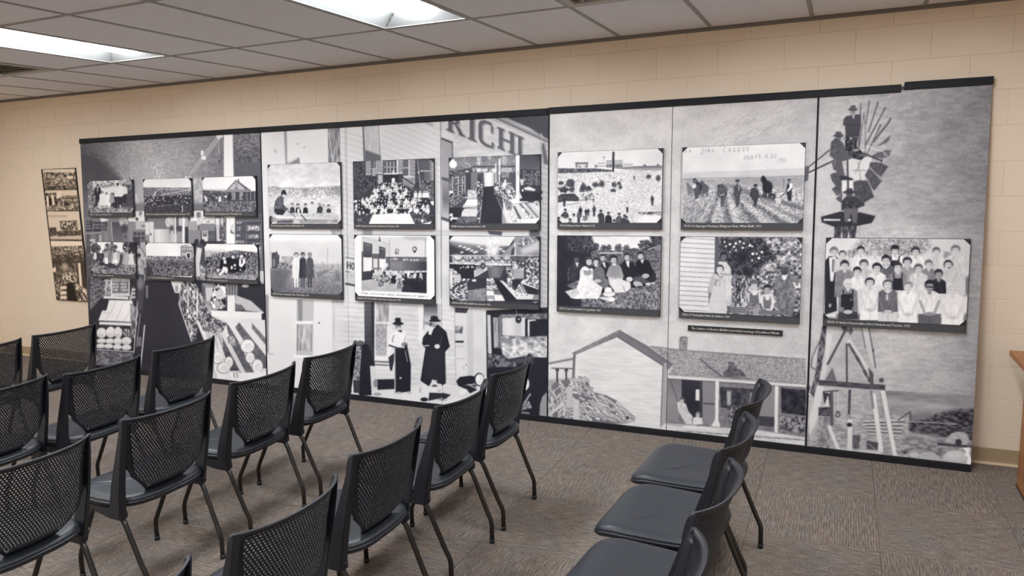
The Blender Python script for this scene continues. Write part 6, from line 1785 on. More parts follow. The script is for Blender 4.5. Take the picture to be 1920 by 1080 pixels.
def horse(x, y, s, g):
    c.ell(x, y, 62 * s, 78 * s, g); c.poly([(x - 64 * s, y - 130 * s), (x - 30 * s, y - 125 * s), (x + 10 * s, y - 60 * s), (x - 40 * s, y + 10 * s), (x - 70 * s, y - 70 * s)], g); c.ell(x - 58 * s, y - 105 * s, 20 * s, 38 * s, g, 1, .4)
    for dx in (-42, -18, 22, 44):
        c.line([(x + dx * s, y + 40 * s), (x + dx * s, y + 122 * s)], 17 * s, g)
horse(1042, 560, .95, 34); c.ell(1060, 540, 40, 40, 48, .7, soft=3); horse(320, 580, .7, 92); horse(240, 560, .75, 58); horse(150, 590, .6, 120)
c.poly([(165, 560), (205, 512), (250, 540), (260, 620), (240, 690), (205, 700), (190, 600)], 84); c.poly([(165, 560), (205, 512), (220, 560), (185, 580)], 222); c.ell(205, 492, 18, 20, 110); c.poly([(205, 720), (240, 690), (270, 700), (220, 725)], 210); c.line([(260, 665), (350, 675)], 8, 90)
c.poly([(458, 620), (470, 545), (520, 520), (575, 570), (580, 640), (560, 690), (530, 790), (500, 790), (500, 690), (470, 680)], 92); c.mul([(458, 620), (520, 520), (580, 640), (530, 790)], 14, 4, 6, 2); c.ell(482, 548, 24, 20, 74); c.line([(490, 660), (540, 640)], 10, 190); c.line([(455, 690), (460, 720)], 10, 60)
c.poly([(648, 640), (655, 555), (690, 525), (730, 540), (752, 600), (730, 640), (725, 700), (705, 790), (680, 790), (665, 700)], 78); c.mul([(648, 640), (690, 525), (752, 600), (700, 790)], 12, 4, 8, 2); c.line([(715, 540), (712, 600)], 9, 200); c.ell(696, 502, 20, 22, 120); c.ell(696, 488, 28, 10, 52); c.rect(680, 470, 714, 490, 60)
c.poly([(838, 650), (852, 580), (900, 560), (940, 600), (950, 700), (930, 710), (910, 790), (890, 780), (880, 720), (850, 690)], 60); c.ell(905, 556, 20, 20, 104); c.ell(905, 542, 26, 9, 40); c.rect(888, 524, 924, 544, 44); c.ell(845, 690, 12, 12, 190); c.ell(945, 700, 12, 12, 190)
c.poly([(1258, 600), (1270, 530), (1292, 510), (1330, 530), (1325, 620), (1318, 722), (1280, 720), (1265, 640)], 46); c.poly([(1296, 515), (1334, 520), (1326, 570), (1290, 610), (1262, 612), (1300, 560)], 224); c.ell(1294, 490, 18, 20, 110); c.rect(1276, 466, 1312, 482, 44)
c.line([(1265, 605), (1180, 690)], 9, 70); c.line([(1140, 615), (1115, 690)], 11, 70); c.poly([(1130, 690), (1200, 690), (1195, 756), (1145, 756)], 205); c.line([(1160, 700), (1162, 750)], 5, 130); c.line([(940, 665), (1110, 690)], 8, 60); c.line([(1230, 460), (1232, 590)], 7, 90); c.dots([(1060, 640), (1130, 640), (1130, 700), (1060, 700)], 10, 8, 16, 40, 70)
# R3 seven young adults on the grass
c = photo('R3', *COLX['R'][0], *ROWS['R'][1][:2], 325, 60)
c.v(1035, 435, 6.544)
c.rect(40, 40, 1360, 980, 44)
c.poly([(480, 50), (1200, 50), (1230, 130), (1060, 240), (560, 250)], 224, 1, 2); c.tex([(180, 50), (480, 50), (520, 180), (500, 260), (200, 230)], 30, 90, 4, 4, 2.6)
for x, y, rx, ry in ((420, 120, 80, 70), (530, 190, 50, 60), (640, 205, 60, 45), (700, 200, 34, 46), (815, 200, 52, 56), (915, 205, 44, 50), (1010, 220, 60, 24), (1150, 160, 90, 80), (1290, 110, 60, 70)):
    c.bush(x, y, rx, ry, 40, 150, 34)
c.tex([(480, 230), (1340, 220), (1340, 420), (480, 420)], 56, 138, 5, 4, 2.2, 1, 0, 3); c.line([(580, 258), (870, 256)], 14, 206); c.line([(860, 216), (1340, 224)], 9, 70); c.line([(1180, 215), (1280, 180)], 18, 160); c.poly([(1270, 180), (1340, 150), (1340, 230), (1250, 220)], 130); c.line([(870, 250), (858, 310)], 10, 150)
c.tex([(1180, 260), (1340, 260), (1330, 960), (1180, 700)], 66, 146, 5, 5, 2.2, 1, 0, 3); c.tex([(360, 820), (760, 720), (1330, 640), (1330, 960), (360, 915)], 60, 176, 5, 6, 2.3, 1, 0, 3); c.poly([(60, 60), (200, 60), (190, 240), (150, 500), (150, 720), (260, 820), (370, 820), (350, 905), (60, 900)], 42, .95, 4)
c.poly([(200, 440), (260, 380), (350, 380), (390, 440), (340, 600), (210, 600), (188, 520)], 58); c.mul([(200, 440), (260, 380), (350, 380), (340, 600), (210, 600)], 10, 6, 6, 2); c.head(300, 330, 36, 92, 46); c.poly([(285, 375), (330, 375), (310, 440)], 196); c.tex([(180, 650), (330, 590), (320, 690), (230, 690)], 70, 150, 5, 4, 2.2); c.line([(205, 600), (195, 520), (206, 440)], 6, 120)
c.poly([(585, 420), (620, 360), (690, 370), (720, 430), (700, 520), (640, 520)], 48); c.poly([(612, 370), (650, 370), (662, 440), (640, 430)], 205); c.head(622, 312, 36, 186, 60)
c.poly([(345, 470), (380, 424), (440, 420), (500, 450), (520, 540), (500, 590), (620, 680), (600, 760), (560, 825), (470, 815), (300, 822), (230, 810), (200, 760), (300, 700), (340, 570)], 226); c.poly([(160, 730), (310, 685), (340, 760), (240, 812)], 196); c.mul([(345, 470), (500, 450), (620, 680), (560, 825), (200, 760)], 9, 6, 9, 2); c.tex([(385, 470), (500, 470), (510, 520), (400, 540)], 96, 200, 5, 3, 2.2, .8); c.line([(400, 780), (470, 710), (560, 670)], 5, 180); c.line([(240, 760), (300, 700)], 6, 150)
c.head(455, 358, 42, 196, 70, 'curly'); c.poly([(410, 400), (440, 420), (490, 440), (470, 460), (420, 430)], 84)
c.poly([(510, 470), (540, 424), (600, 420), (640, 470), (655, 560), (690, 590), (690, 680), (640, 700), (570, 630), (500, 590)], 112); c.mul([(510, 470), (600, 420), (655, 560), (690, 680), (570, 630)], 14, 5, 6, 2); c.head(540, 360, 36, 200, 50, 'curly'); c.poly([(520, 400), (565, 400), (560, 424), (520, 424)], 206); c.ell(560, 600, 44, 22, 190)
c.poly([(664, 530), (700, 430), (740, 404), (800, 404), (850, 440), (880, 540), (860, 590), (950, 620), (968, 690), (900, 742), (780, 742), (700, 640), (690, 560)], 196); c.poly([(664, 530), (700, 430), (740, 404), (810, 404), (850, 440), (880, 540), (840, 580), (710, 560)], 150); c.lines(730, 830, 430, 540, 16, 0, 3, 120, .4)
for x in range(725, 830, 14):
    c.line([(x, 420), (x, 545)], 4, 116, .8)
c.poly([(710, 590), (850, 580), (960, 620), (968, 690), (900, 742), (780, 742)], 214); c.line([(870, 660), (900, 740)], 6, 110); c.head(756, 335, 42, 186, 40, 'curly'); c.rect(740, 388, 790, 408, 214); c.ell(740, 580, 30, 16, 200); c.ell(820, 580, 30, 16, 200)
c.poly([(840, 400), (890, 352), (990, 370), (1030, 440), (1040, 540), (990, 570), (940, 560), (880, 540), (850, 450)], 38); c.poly([(905, 360), (950, 352), (945, 440), (925, 420)], 222); c.head(920, 302, 38, 184, 50); c.poly([(1000, 560), (1110, 530), (1180, 600), (1160, 640), (1000, 620)], 84); c.ell(950, 580, 40, 30, 206)
c.poly([(1026, 380), (1080, 330), (1190, 350), (1240, 470), (1280, 520), (1260, 590), (1180, 610), (1090, 520), (1040, 500)], 34); c.poly([(1085, 350), (1130, 330), (1112, 390)], 222); c.head(1086, 288, 40, 190, 44); c.ell(1150, 540, 46, 30, 176); c.poly([(1170, 560), (1270, 500), (1280, 590), (1210, 630)], 44); c.ell(1180, 640, 34, 18, 205); c.ell(1240, 628, 30, 12, 190)
c.ell(1055, 640, 60, 34, 180, 1, .3); c.ell(1076, 690, 48, 32, 110); c.ell(1076, 678, 30, 18, 70); c.ell(700, 760, 74, 34, 222); c.ell(690, 716, 46, 40, 226); c.ell(720, 826, 54, 30, 226); c.poly([(570, 800), (700, 800), (720, 850), (620, 830)], 214); c.line([(650, 745), (760, 745)], 6, 150)
# R4 farm family beside a clapboard house
c = photo('R4', *COLX['R'][1], *ROWS['R'][1][:2], 325, 150)
c.v(1265, 435, 5.4)
c.rect(30, 40, 1300, 900, 90); c.tex([(440, 50), (1290, 50), (1290, 860), (440, 860)], 40, 232, 9, 8, 2.4, 1, 0, 4)
c.tex([(450, 60), (880, 60), (1020, 240), (900, 330), (820, 470), (560, 440), (460, 280)], 22, 96, 6, 6, 2.4, .95, 2); c.poly([(700, 380), (760, 330), (760, 560), (690, 560)], 34, .9, 3); c.tex([(560, 440), (860, 440), (860, 760), (540, 760)], 30, 226, 4, 9, 3.0, .85); c.ell(680, 260, 60, 60, 36, .8, soft=5)
for x, y, r in ((505, 100, 10), (560, 125, 12), (618, 115, 13), (660, 95, 11), (600, 150, 11), (690, 160, 11), (762, 135, 13), (785, 145, 10), (620, 185, 9), (790, 222, 14), (830, 218, 10), (882, 204, 12), (852, 264, 14), (785, 290, 9), (560, 200, 8), (700, 115, 10), (520, 145, 9)):
    c.ell(x, y, r, r, 230)
c.poly([(40, 50), (412, 50), (406, 420), (340, 560), (345, 830), (30, 820)], 214); c.lines(42, 408, 58, 820, 48.5, .055, 7, 96, .9); c.grad([(40, 50), (412, 50), (340, 830), (30, 820)], [222, 206, 214], 'y', .25); c.poly([(408, 50), (450, 55), (446, 330), (402, 440)], 92)
c.line([(612, 430), (604, 760)], 16, 120); c.line([(720, 560), (722, 720)], 18, 170); c.line([(650, 440), (660, 700)], 10, 40); c.line([(630, 440), (628, 620)], 7, 40)
c.poly([(440, 300), (520, 300), (570, 370), (575, 560), (578, 750), (520, 750), (500, 480)], 200); c.mul([(440, 300), (570, 370), (578, 750), (520, 750)], 12, 4, 14, 2); c.poly([(480, 410), (560, 420), (560, 446), (490, 440)], 170); c.head(498, 246, 36, 110, 44, 'curly'); c.lines(530, 576, 690, 750, 14, 0, 3, 150)
c.poly([(345, 560), (365, 450), (400, 424), (500, 440), (520, 500), (515, 560), (522, 680), (528, 830), (335, 822), (360, 660), (385, 570)], 196); c.poly([(345, 540), (370, 450), (400, 430), (390, 560), (370, 620), (348, 610)], 176); c.tex([(400, 470), (510, 480), (500, 550), (400, 550)], 130, 226, 5, 4, 2.2, .8)
c.poly([(356, 672), (522, 684), (528, 830), (335, 822)], 208)
for x in range(356, 528, 17):
    c.line([(x + 6, 684), (x, 822)], 5, 156, .8)
c.head(456, 372, 40, 206, 70, 'bob'); c.line([(430, 430), (470, 465), (490, 435)], 7, 110)
c.poly([(742, 630), (770, 590), (850, 590), (880, 650), (850, 750), (740, 740)], 206); c.poly([(755, 640), (770, 600), (790, 640), (830, 640), (845, 600), (856, 740), (760, 745)], 104); c.head(804, 540, 38, 196, 90); c.ell(800, 504, 34, 22, 96)
c.poly([(862, 690), (890, 630), (990, 630), (1016, 700), (990, 790), (900, 790)], 212); c.poly([(895, 690), (905, 640), (925, 690), (955, 690), (972, 640), (980, 720), (965, 780), (900, 775)], 112); c.mul([(895, 690), (972, 640), (965, 780), (900, 775)], 10, 4, 6, 2); c.head(936, 580, 38, 168, 46); c.ell(908, 788, 20, 12, 200); c.ell(960, 790, 20, 12, 200)
c.poly([(1000, 640), (1020, 470), (1080, 420), (1170, 418), (1240, 440), (1270, 490), (1260, 520), (1200, 510), (1215, 640), (1210, 780), (1190, 850), (1100, 840), (1040, 820), (1020, 650)], 116); c.mul([(1000, 640), (1080, 420), (1240, 440), (1210, 780), (1040, 820)], 20, 5, 8, 2.2); c.poly([(1085, 440), (1145, 430), (1120, 490), (1095, 480)], 226); c.line([(1060, 440), (1090, 520)], 9, 90); c.line([(1170, 430), (1140, 520)], 9, 90); c.rect(1090, 520, 1150, 580, 104)
c.ell(1112, 388, 42, 50, 84); c.ell(1112, 412, 26, 16, 60, .7); c.ell(1114, 350, 50, 22, 120); c.poly([(1066, 346), (1080, 322), (1140, 316), (1164, 346)], 130); c.line([(1066, 360), (1150, 366)], 9, 50); c.poly([(1000, 560), (1036, 560), (1030, 650), (1006, 650)], 90); c.line([(1005, 565), (1040, 572)], 9, 190); c.line([(1130, 640), (1140, 840)], 7, 84)
c.poly([(530, 755), (700, 760), (760, 800), (760, 830), (540, 820)], 96); c.lines(560, 740, 770, 820, 22, .04, 7, 150); c.tex([(690, 730), (760, 700), (840, 760), (1060, 830), (760, 830)], 70, 170, 7, 5, 2.2); c.ell(830, 800, 44, 36, 150); c.ell(712, 734, 26, 20, 190); c.poly([(860, 790), (1040, 800), (1060, 840), (840, 834)], 110)
# R5 school class in four rows
c = photo('R5', *COLX['R'][2], *ROWS['R'][1][:2], 325, 206)
c.v(1535, 435, 5.538)
c.grad([(50, 50), (1590, 50), (1590, 420), (60, 420)], [206, 214, 200], 'y'); c.grad([(1100, 60), (1580, 60), (1580, 420), (1100, 420)], [206, 190, 180], 'x', .7, 5)
c.tex([(430, 70), (1130, 70), (1190, 170), (1060, 240), (700, 260), (320, 250), (280, 220)], 120, 214, 5, 4, 2.2, .8, 3); c.dots([(450, 75), (1110, 75), (1160, 160), (1040, 230), (700, 250), (340, 240)], 420, 5, 11, 70, 130, .6, .55)
for k in range(14):
    c.line([(780 + (k % 3) * 8, 270), (620 + k * 36, 150), (520 + k * 50, 84)], 4, 90, .5)
c.tex([(300, 190), (430, 200), (430, 280), (310, 270)], 80, 205, 3, 3, 2.6, .9, 1); c.tex([(1290, 200), (1390, 210), (1390, 280), (1300, 280)], 96, 205, 3, 3, 2.4, .8, 1); c.rect(1500, 460, 1590, 660, 96, .9, 3)
def pupil(x, y, top, r=36, hair=50, kind='short', skin=198, w=92, dep=190, collar=None, bib=None):
    c.poly([(x - w * .35, y + r * 1.0), (x + w * .35, y + r * 1.0), (x + w * .92, y + r * 1.75), (x + w, y + dep), (x - w, y + dep), (x - w * .92, y + r * 1.75)], top)
    c.mul([(x - w * .92, y + r * 1.4), (x + w * .92, y + r * 1.4), (x + w, y + dep), (x - w, y + dep)], 11, 5, 16, 2.2)
    c.poly([(x - r * .4, y + r * .9), (x + r * .4, y + r * .9), (x + r * .45, y + r * 1.5), (x, y + r * 1.9), (x - r * .45, y + r * 1.5)], skin - 14)
    c.line([(x - w * .93, y + r * 1.8), (x - w * .80, y + dep)], 5, max(40, top - 60), .3); c.line([(x + w * .93, y + r * 1.8), (x + w * .80, y + dep)], 5, max(40, top - 60), .3)
    if collar is not None:
        c.line([(x - r * .9, y + r * 1.1), (x, y + r * 2.0), (x + r * .9, y + r * 1.1)], 11, collar)
    if bib is not None:
        c.poly([(x - w * .5, y + r * 2.6), (x + w * .5, y + r * 2.6), (x + w * .62, y + dep), (x - w * .62, y + dep)], bib); c.line([(x - w * .5, y + r * 1.3), (x - w * .42, y + r * 2.7)], 14, bib); c.line([(x + w * .5, y + r * 1.3), (x + w * .42, y + r * 2.7)], 14, bib)
    c.head(x, y, r, skin, hair, kind)
# teacher in a dark suit
c.poly([(66, 300), (110, 250), (190, 258), (238, 310), (240, 420), (180, 470), (190, 820), (60, 860)], 40); c.poly([(108, 262), (184, 262), (150, 512), (122, 512)], 222); c.poly([(140, 280), (162, 280), (168, 400), (150, 424), (134, 400)], 120); c.head(160, 208, 44, 196, 120); c.rect(106, 745, 130, 780, 170)
pupil(248, 228, 190, 36, 70, 'bob'); pupil(437, 194, 214, 40, 46); pupil(586, 208, 216, 40, 150, 'bob'); pupil(793, 190, 222, 40, 40, bib=46); c.ell(793, 156, 42, 24, 38); pupil(1006, 204, 220, 42, 56, 'curly'); pupil(1222, 206, 196, 40, 96); pupil(1422, 188, 196, 44, 110, 'curly', w=110, dep=280); c.poly([(1330, 470), (1525, 470), (1525, 650), (1460, 650)], 190)
pupil(698, 292, 92, 44, 46, collar=216); pupil(920, 312, 156, 44, 60, 'curly'); pupil(1143, 338, 120, 40, 110); pupil(1345, 336, 190, 44, 56, 'bob', w=100); c.ell(1355, 372, 9, 9, 30)
pupil(470, 334, 190, 42, 76, 'curly'); pupil(270, 346, 130, 44, 50, w=108, dep=330); pupil(605, 372, 216, 44, 40, 'curly', w=100); pupil(822, 366, 136, 44, 56, bib=40, w=96, dep=240); pupil(1036, 380, 206, 42, 96, 'curly', w=100, dep=230); c.dots([(960, 450), (1120, 450), (1120, 570), (960, 570)], 40, 6, 10, 170, 190, .7)
pupil(1246, 440, 44, 44, 50, skin=150, w=80, dep=200); pupil(400, 412, 220, 42, 46, w=72, dep=180)
c.rect(90, 850, 1560, 1000, 84, .7, 2); c.poly([(88, 850), (180, 846), (180, 890), (90, 880)], 205)
def sitter(x, y, top, lap, r, hair, kind, skin, w=104, bib=None, collar=None, bot=905):
    c.poly([(x - w * .9, y + 255), (x + w * .9, y + 255), (x + w * 1.02, bot), (x - w * 1.02, bot)], lap)
    pupil(x, y, top, r, hair, kind, skin, w, 290, collar, bib)
    c.poly([(x - w * .98, y + 150), (x - w * .74, y + 150), (x - w * .30, y + 285), (x - w * .12, y + 300), (x - w * .5, y + 305)], skin - 4 if top > 150 else top + 12, .8); c.poly([(x + w * .98, y + 150), (x + w * .74, y + 150), (x + w * .30, y + 285), (x + w * .12, y + 300), (x + w * .5, y + 305)], skin - 10 if top > 150 else top, .8)
    c.ell(x, y + 290, 42, 22, skin - 10); c.line([(x - 20, y + 285), (x + 20, y + 298)], 5, 120, .7)
    c.line([(x, y + 310), (x, bot)], 6, max(40, lap - 60), .7)
sitter(305, 540, 130, 62, 44, 206, 'curly', 204, bib=44, bot=905); c.poly([(232, 650), (352, 640), (362, 770), (228, 780)], 44); c.dots([(240, 700), (350, 690), (350, 730), (240, 730)], 5, 5, 8, 130, 160); sitter(532, 520, 216, 226, 46, 50, 'bob', 204, bot=915); sitter(718, 540, 104, 205, 48, 84, 'bob', 204, collar=224, bot=930); c.rect(700, 650, 720, 708, 205)
sitter(926, 565, 226, 226, 46, 130, 'curly', 206, bot=945); sitter(1152, 560, 218, 96, 50, 40, 'short', 150, w=118, bot=955); c.line([(1115, 570), (1195, 572)], 14, 50); sitter(1390, 600, 214, 224, 48, 186, 'bob', 206, w=118, bot=975); c.poly([(1310, 680), (1350, 650), (1400, 700), (1450, 650), (1490, 690), (1480, 760), (1320, 760)], 214)
for k, cv in PH.items():
    cv.im = cv.im * .6 + blur(cv.im, 1) * .4
    cv.im += (vnoise(cv.h, cv.w, 26, 22, cv.rng) - .5) * 12 + (cv.rng.random(cv.im.shape) - .5) * 12
# ---------------------------------------------------------------- assemble mural panels, rails and mounted photos
M_BOARD = new_mat('mural_board', rgb(60, 60, 66), 0.6)
M_RAIL = mottled('black_rail', rgb(26, 26, 32), rgb(22, 22, 27), 20, 0.6, 0, None, 0.25)
M_MOUNT = new_mat('photo_mount', rgb(52, 51, 55), 0.6)
M_CAP = mottled('caption_strip', rgb(64, 64, 68), rgb(58, 58, 62), 30, 0.5)
M_CORNER = new_mat('photo_corner', rgb(22, 22, 26), 0.5)
M_TEXT = new_mat('caption_ink', rgb(226, 222, 218), 0.6)
holes = {}
for s in 'LMR':
    for j in (0, 1):
        for i in range(3):
            if s == 'R' and j == 0 and i == 2:
                continue
            (xa, xb), (za, zb, zc) = COLX[s][i], ROWS[s][j]
            holes.setdefault(s, []).append((xa + .025, xb - .025, zc + .02, zb - .02))

SECTIONS = [
    ('L', CL, [SEC_L[0], SEC_L[1]], [(SEC_L[0], SEC_L[1] - .003, 2.292)], [],
     'mural section printed with a general store, sacks and a vegetable stall, at the left end',
     ['shop interior with shelves, sacks and vegetables']),
    ('M', CM, [SEC_M[0], -2.472, -1.582, SEC_M[1]], [(SEC_M[0], SEC_M[1] - .004, 2.292)], [(SEC_L[1] + .0052, .010, .004)],
     'middle mural section printed with a white store front and two men in hats',
     ['pale end wall with a tall window', 'two standing men in hats before white clapboards', 'big sign letters above an old black car']),
    ('R', CR_, [SEC_R[0], 0.196, 1.100, SEC_R[1]], [(SEC_R[0] + .002, 1.555, 2.296), (1.572, SEC_R[1] + .004, 2.308)],
     [(SEC_M[1] + .0052, .010, .004), (1.100, .012, .004), (0.196, .004, .002)],
     'right mural section printed with a farmhouse, wood pile and men on a windmill',
     ['gabled farmhouse wall and wood pile', 'low porch roof and chimney under a creased sky', 'men on a tall windmill']),
]
M_GREY = new_mat('grey_joint', rgb(96, 94, 94), .6)
for s, cv, xs_, rails, strips, lab, subs in SECTIONS:
    root = tag(empty('photo_mural', (0, 0, 0)), lab, 'mural', 'sections of the leaning photo mural')
    g = .0012
    for xa, xb, sub in zip(xs_, xs_[1:], subs):
        p = slab('panel', xa + g, xb - g, 0.006, 2.285, -0.026, -0.0006, M_BOARD, root)
        p['label'] = sub
        hs = [h for h in holes[s] if h[1] > xa and h[0] < xb]
        print_sheet('panel_print', cv, p, xa + g, xb - g, warm=1.0 if s == 'R' else 0.0, holes=hs)
    for x, w, d in strips:
        slab('joint_strip', x - w / 2, x + w / 2, 0.042, 2.258, 0.0, d, M_RAIL if w > .005 else M_GREY, root)
    for xa, xb, zt in rails:
        slab('top_rail', xa, xb, zt - .046, zt, -0.030, 0.012, M_RAIL, root, .002)
    slab('foot_rail', xs_[0] + .001, xs_[-1] - .001, 0.0, 0.044, -0.030, 0.014, M_RAIL, root, .002)

CAPTION = {
 'L1': ('87371-1 Young People, Unidentified, 1926', .30, 'small photograph of a family group under trees'),
 'L2': ('83786-20 View of Hanford from the White Bluffs High School Graduation, 1920', .56, 'small photograph of many parked cars below a hillside'),
 'L3': ("79213-1 Frank Bentley's Red Apple Ranch, White Bluffs, 1912", .43, 'small photograph of a gabled farmhouse with a porch'),
 'L4': ('87384-1 Young People at Celebration, 1921', .29, 'small photograph of a party standing in front of dark trees'),
 'L5': ('Pine Community, White Bluffs High School, 1917', .33, 'small photograph of a brick school across an empty field'),
 'L6': ('87388-1 Three Girls and a Dog, 1921', .24, 'small photograph of three people and a dog sitting in sagebrush'),
 'M1': ('79190-21 Boating on the River at White Bluffs, 1920', .36, 'photograph of a man in a hat rowing a boat of children'),
 'M2': ('54195-7 Hanford Grade School Students and Teachers, 1922', .41, 'photograph of a large school crowd on stone steps'),
 'M3': ('83385-4 Interior of a General Store, 1925', .29, 'photograph of a general store interior with a dark aisle and white post'),
 'M4': ('79233-10 Three Unidentified Girls, White Bluffs, 1923', .39, 'photograph of three girls standing side by side in a field'),
 'M5': ('0080006-0567 White Bluffs Grade School Classroom, 1922', .42, 'photograph of a classroom with a wall clock and a white margin'),
 'M6': ('0080006-0558 White Bluffs Store Interior, 1932', .33, 'photograph of a shop hall with bunting and a pyramid of cans'),
 'R1': ('79115-4 Planters Hotel - Hanford, 1912', .26, 'photograph of people below a white hotel and a tall dark pole'),
 'R2': ('79190-13 Asparagus Planting at Ballygreen Farm, White Bluffs, 1911', .49, 'photograph of men and horses in furrows with handwriting in the sky'),
 'R3': ('83967-3 Seven Unidentified Young Adults, 1920', .31, 'dark photograph of seven young adults sitting on grass'),
 'R4': ('79231-17 Unidentified Adults & Children, 1930', .31, 'photograph of a farm family beside white clapboards and foliage'),
 'R5': ('74155-19 Hanford Intermediate School Students and Teacher, 1933', .46, 'large photograph of a school class in rows below the windmill'),
}
def corner(p, x, z, sx, sz, s):
    bm = bmesh.new()
    pts = [(x, z), (x + sx * s, z), (x, z + sz * s)]
    a = [bm.verts.new((px, lean_y(pz) - OFFP - .0004, pz)) for px, pz in pts]
    b = [bm.verts.new((px, lean_y(pz) - OFFP - .0018, pz)) for px, pz in pts]
    bm.faces.new(a); bm.faces.new(b)
    for k in range(3):
        bm.faces.new((a[k], a[(k + 1) % 3], b[(k + 1) % 3], b[k]))
    bmesh.ops.recalc_face_normals(bm, faces=list(bm.faces))
    bm_obj('photo_corner', bm, M_CORNER, p)
for key, (text, tw, what) in CAPTION.items():
    s, j, i = key[0], (0 if int(key[1]) <= 3 else 1), (int(key[1]) - 1) % 3
    if key in ('R1', 'R2'):
        j, i = 0, int(key[1]) - 1
    elif key in ('R3', 'R4', 'R5'):
        j, i = 1, int(key[1]) - 3
    (xa, xb), (za, zb, zc) = COLX[s][i], ROWS[s][j]
    p = tag(empty('mounted_photograph'), what, 'photograph', 'mounted photographs on the mural')
    slab('mount', xa - .002, xb + .002, zc - .001, zb + .002, 0.0008, OFFP - .0006, M_MOUNT, p)
    print_sheet('print', PH[key], p)
    slab('caption_strip', xa + .001, xb - .005, zc, za - .004, OFFP - .0004, OFFP + .004, M_CAP, p)
    k = .034 if s != 'L' else .030
    if key != 'R3':
        for x, sx in ((xa, 1), (xb, -1)):
            for z, sz in ((za, 1), (zb, -1)):
                corner(p, x, z, sx, sz, k)
    letters('caption_text', text, xa + .022, zc + (za - zc) * .40, .021 if s != 'L' else .019, OFFP + .0044, M_TEXT, p, 0, tw)
p = tag(empty('credit_plate'), 'small dark plate with one line of white italic text under the farm family photograph', 'sign')
slab('plate', .331, .937, .749, .785, 0.0008, 0.012, M_CORNER, p)
letters('plate_text', 'The Settlers Collection Exhibit is provided courtesy of Lockheed Martin', .352, .760, .022, .0124, M_TEXT, p, .25, .562)

# ---------------------------------------------------------------- sepia photo strip hung on the block wall, top tipped forward
SA, SB = 0.0, 0.0
c = Cv((SA - .016, SB), -6.305, -5.793, 0.650, 2.015, 200, 150, 99)
ST = c
c.im[:] = 36
c.v(0, 300, 2.842)
def strip_quad(v0, v1, m=5):
    L = lambda v: (222 + 76 * v, 47 + 701 * v)
    R = lambda v: (403 + 72 * v, 42 + 715 * v)
    (ax, ay), (bx, by), (cx_, cy), (dx, dy) = L(v0), R(v0), R(v1), L(v1)
    return [(ax + m, ay + 4), (bx - m, by + 4), (cx_ - m, cy - 3), (dx + m, dy - 3)]
q1, q2, q3, q4, q5 = strip_quad(0, .158), strip_quad(.158, .317), strip_quad(.317, .54), strip_quad(.54, .69), strip_quad(.69, 1.0)
c.poly(q1, 214); c.tex([(230, 66), (415, 66), (410, 100), (236, 100)], 40, 190, 5, 4, 2.8); c.tex([(234, 98), (405, 92), (408, 152), (240, 156)], 60, 200, 6, 3, 2.6); c.poly([(355, 86), (388, 84), (390, 100), (360, 102)], 220); c.tex([(240, 140), (408, 136), (410, 156), (242, 158)], 40, 150, 5, 3, 2.6)
c.poly(q2, 205); c.tex([(236, 178), (330, 172), (335, 262), (246, 266)], 24, 150, 5, 6, 2.8); c.poly([(246, 192), (258, 190), (262, 250), (252, 252)], 222); c.poly([(272, 186), (284, 184), (292, 240), (280, 242)], 222); c.tex([(330, 190), (418, 188), (420, 250), (340, 254)], 60, 206, 6, 4, 2.4); c.ell(356, 240, 16, 16, 50); c.poly([(300, 170), (330, 170), (330, 195), (300, 210)], 216); c.tex([(246, 248), (420, 240), (424, 268), (250, 270)], 70, 200, 6, 3, 2.4); c.line([(335, 205), (418, 202)], 5, 50)
c.poly(q3, 206); c.poly([(256, 295), (360, 296), (355, 304), (260, 302)], 150, .8, 1); c.tex([(318, 330), (412, 324), (418, 372), (322, 378)], 40, 214, 4, 4, 2.8); c.line([(316, 328), (414, 324)], 4, 60); c.tex([(258, 362), (300, 358), (304, 402), (264, 408)], 30, 110, 4, 4, 2.4); c.tex([(300, 380), (430, 374), (432, 404), (310, 410)], 30, 120, 8, 3, 2.4); c.poly([(270, 408), (432, 402), (434, 422), (274, 424)], 190)
c.poly(q4, 224); c.tex([(270, 462), (445, 456), (450, 540), (280, 540)], 50, 190, 7, 3, 2.6); c.tex([(274, 506), (446, 506), (450, 540), (280, 540)], 34, 130, 6, 3, 2.6); c.tex([(330, 460), (420, 458), (420, 480), (330, 480)], 60, 210, 5, 4, 2.6)
c.poly(q5, 60); c.tex([(286, 552), (418, 548), (420, 620), (300, 630)], 50, 120, 8, 6, 2); c.ell(345, 570, 16, 22, 190, .8, soft=3); c.ell(290, 585, 9, 14, 226); c.poly([(415, 548), (428, 548), (440, 690), (426, 690)], 222); c.tex([(330, 600), (412, 600), (414, 650), (335, 655)], 60, 226, 5, 4, 2.8); c.poly([(356, 655), (385, 655), (412, 752), (365, 752)], 26); c.tex([(290, 620), (355, 640), (355, 748), (300, 745)], 26, 190, 4, 4, 2.8)
for y in (672, 700, 725):
    c.poly([(324, y), (356, y), (354, y + 16), (320, y + 16)], 224)
c.tex([(395, 650), (462, 690), (470, 752), (415, 750)], 50, 226, 5, 4, 2.8); c.line([(430, 690), (465, 745)], 6, 40); c.line([(410, 690), (440, 748)], 6, 40)
c.im = c.im * .55 + blur(c.im, 1) * .45
M_SEPIA = print_material('sepia_print')
p = tag(empty('photo_strip'), 'narrow sepia strip of five stacked photographs on the block wall left of the mural', 'photo strip')
bm = bmesh.new()
vs = []
for off in (-.014, -.0005):
    for x, z in ((c.x0, c.z0), (c.x1, c.z0), (c.x1, c.z1), (c.x0, c.z1)):
        vs.append(bm.verts.new((x, SA + SB * z - off - .015, z)))
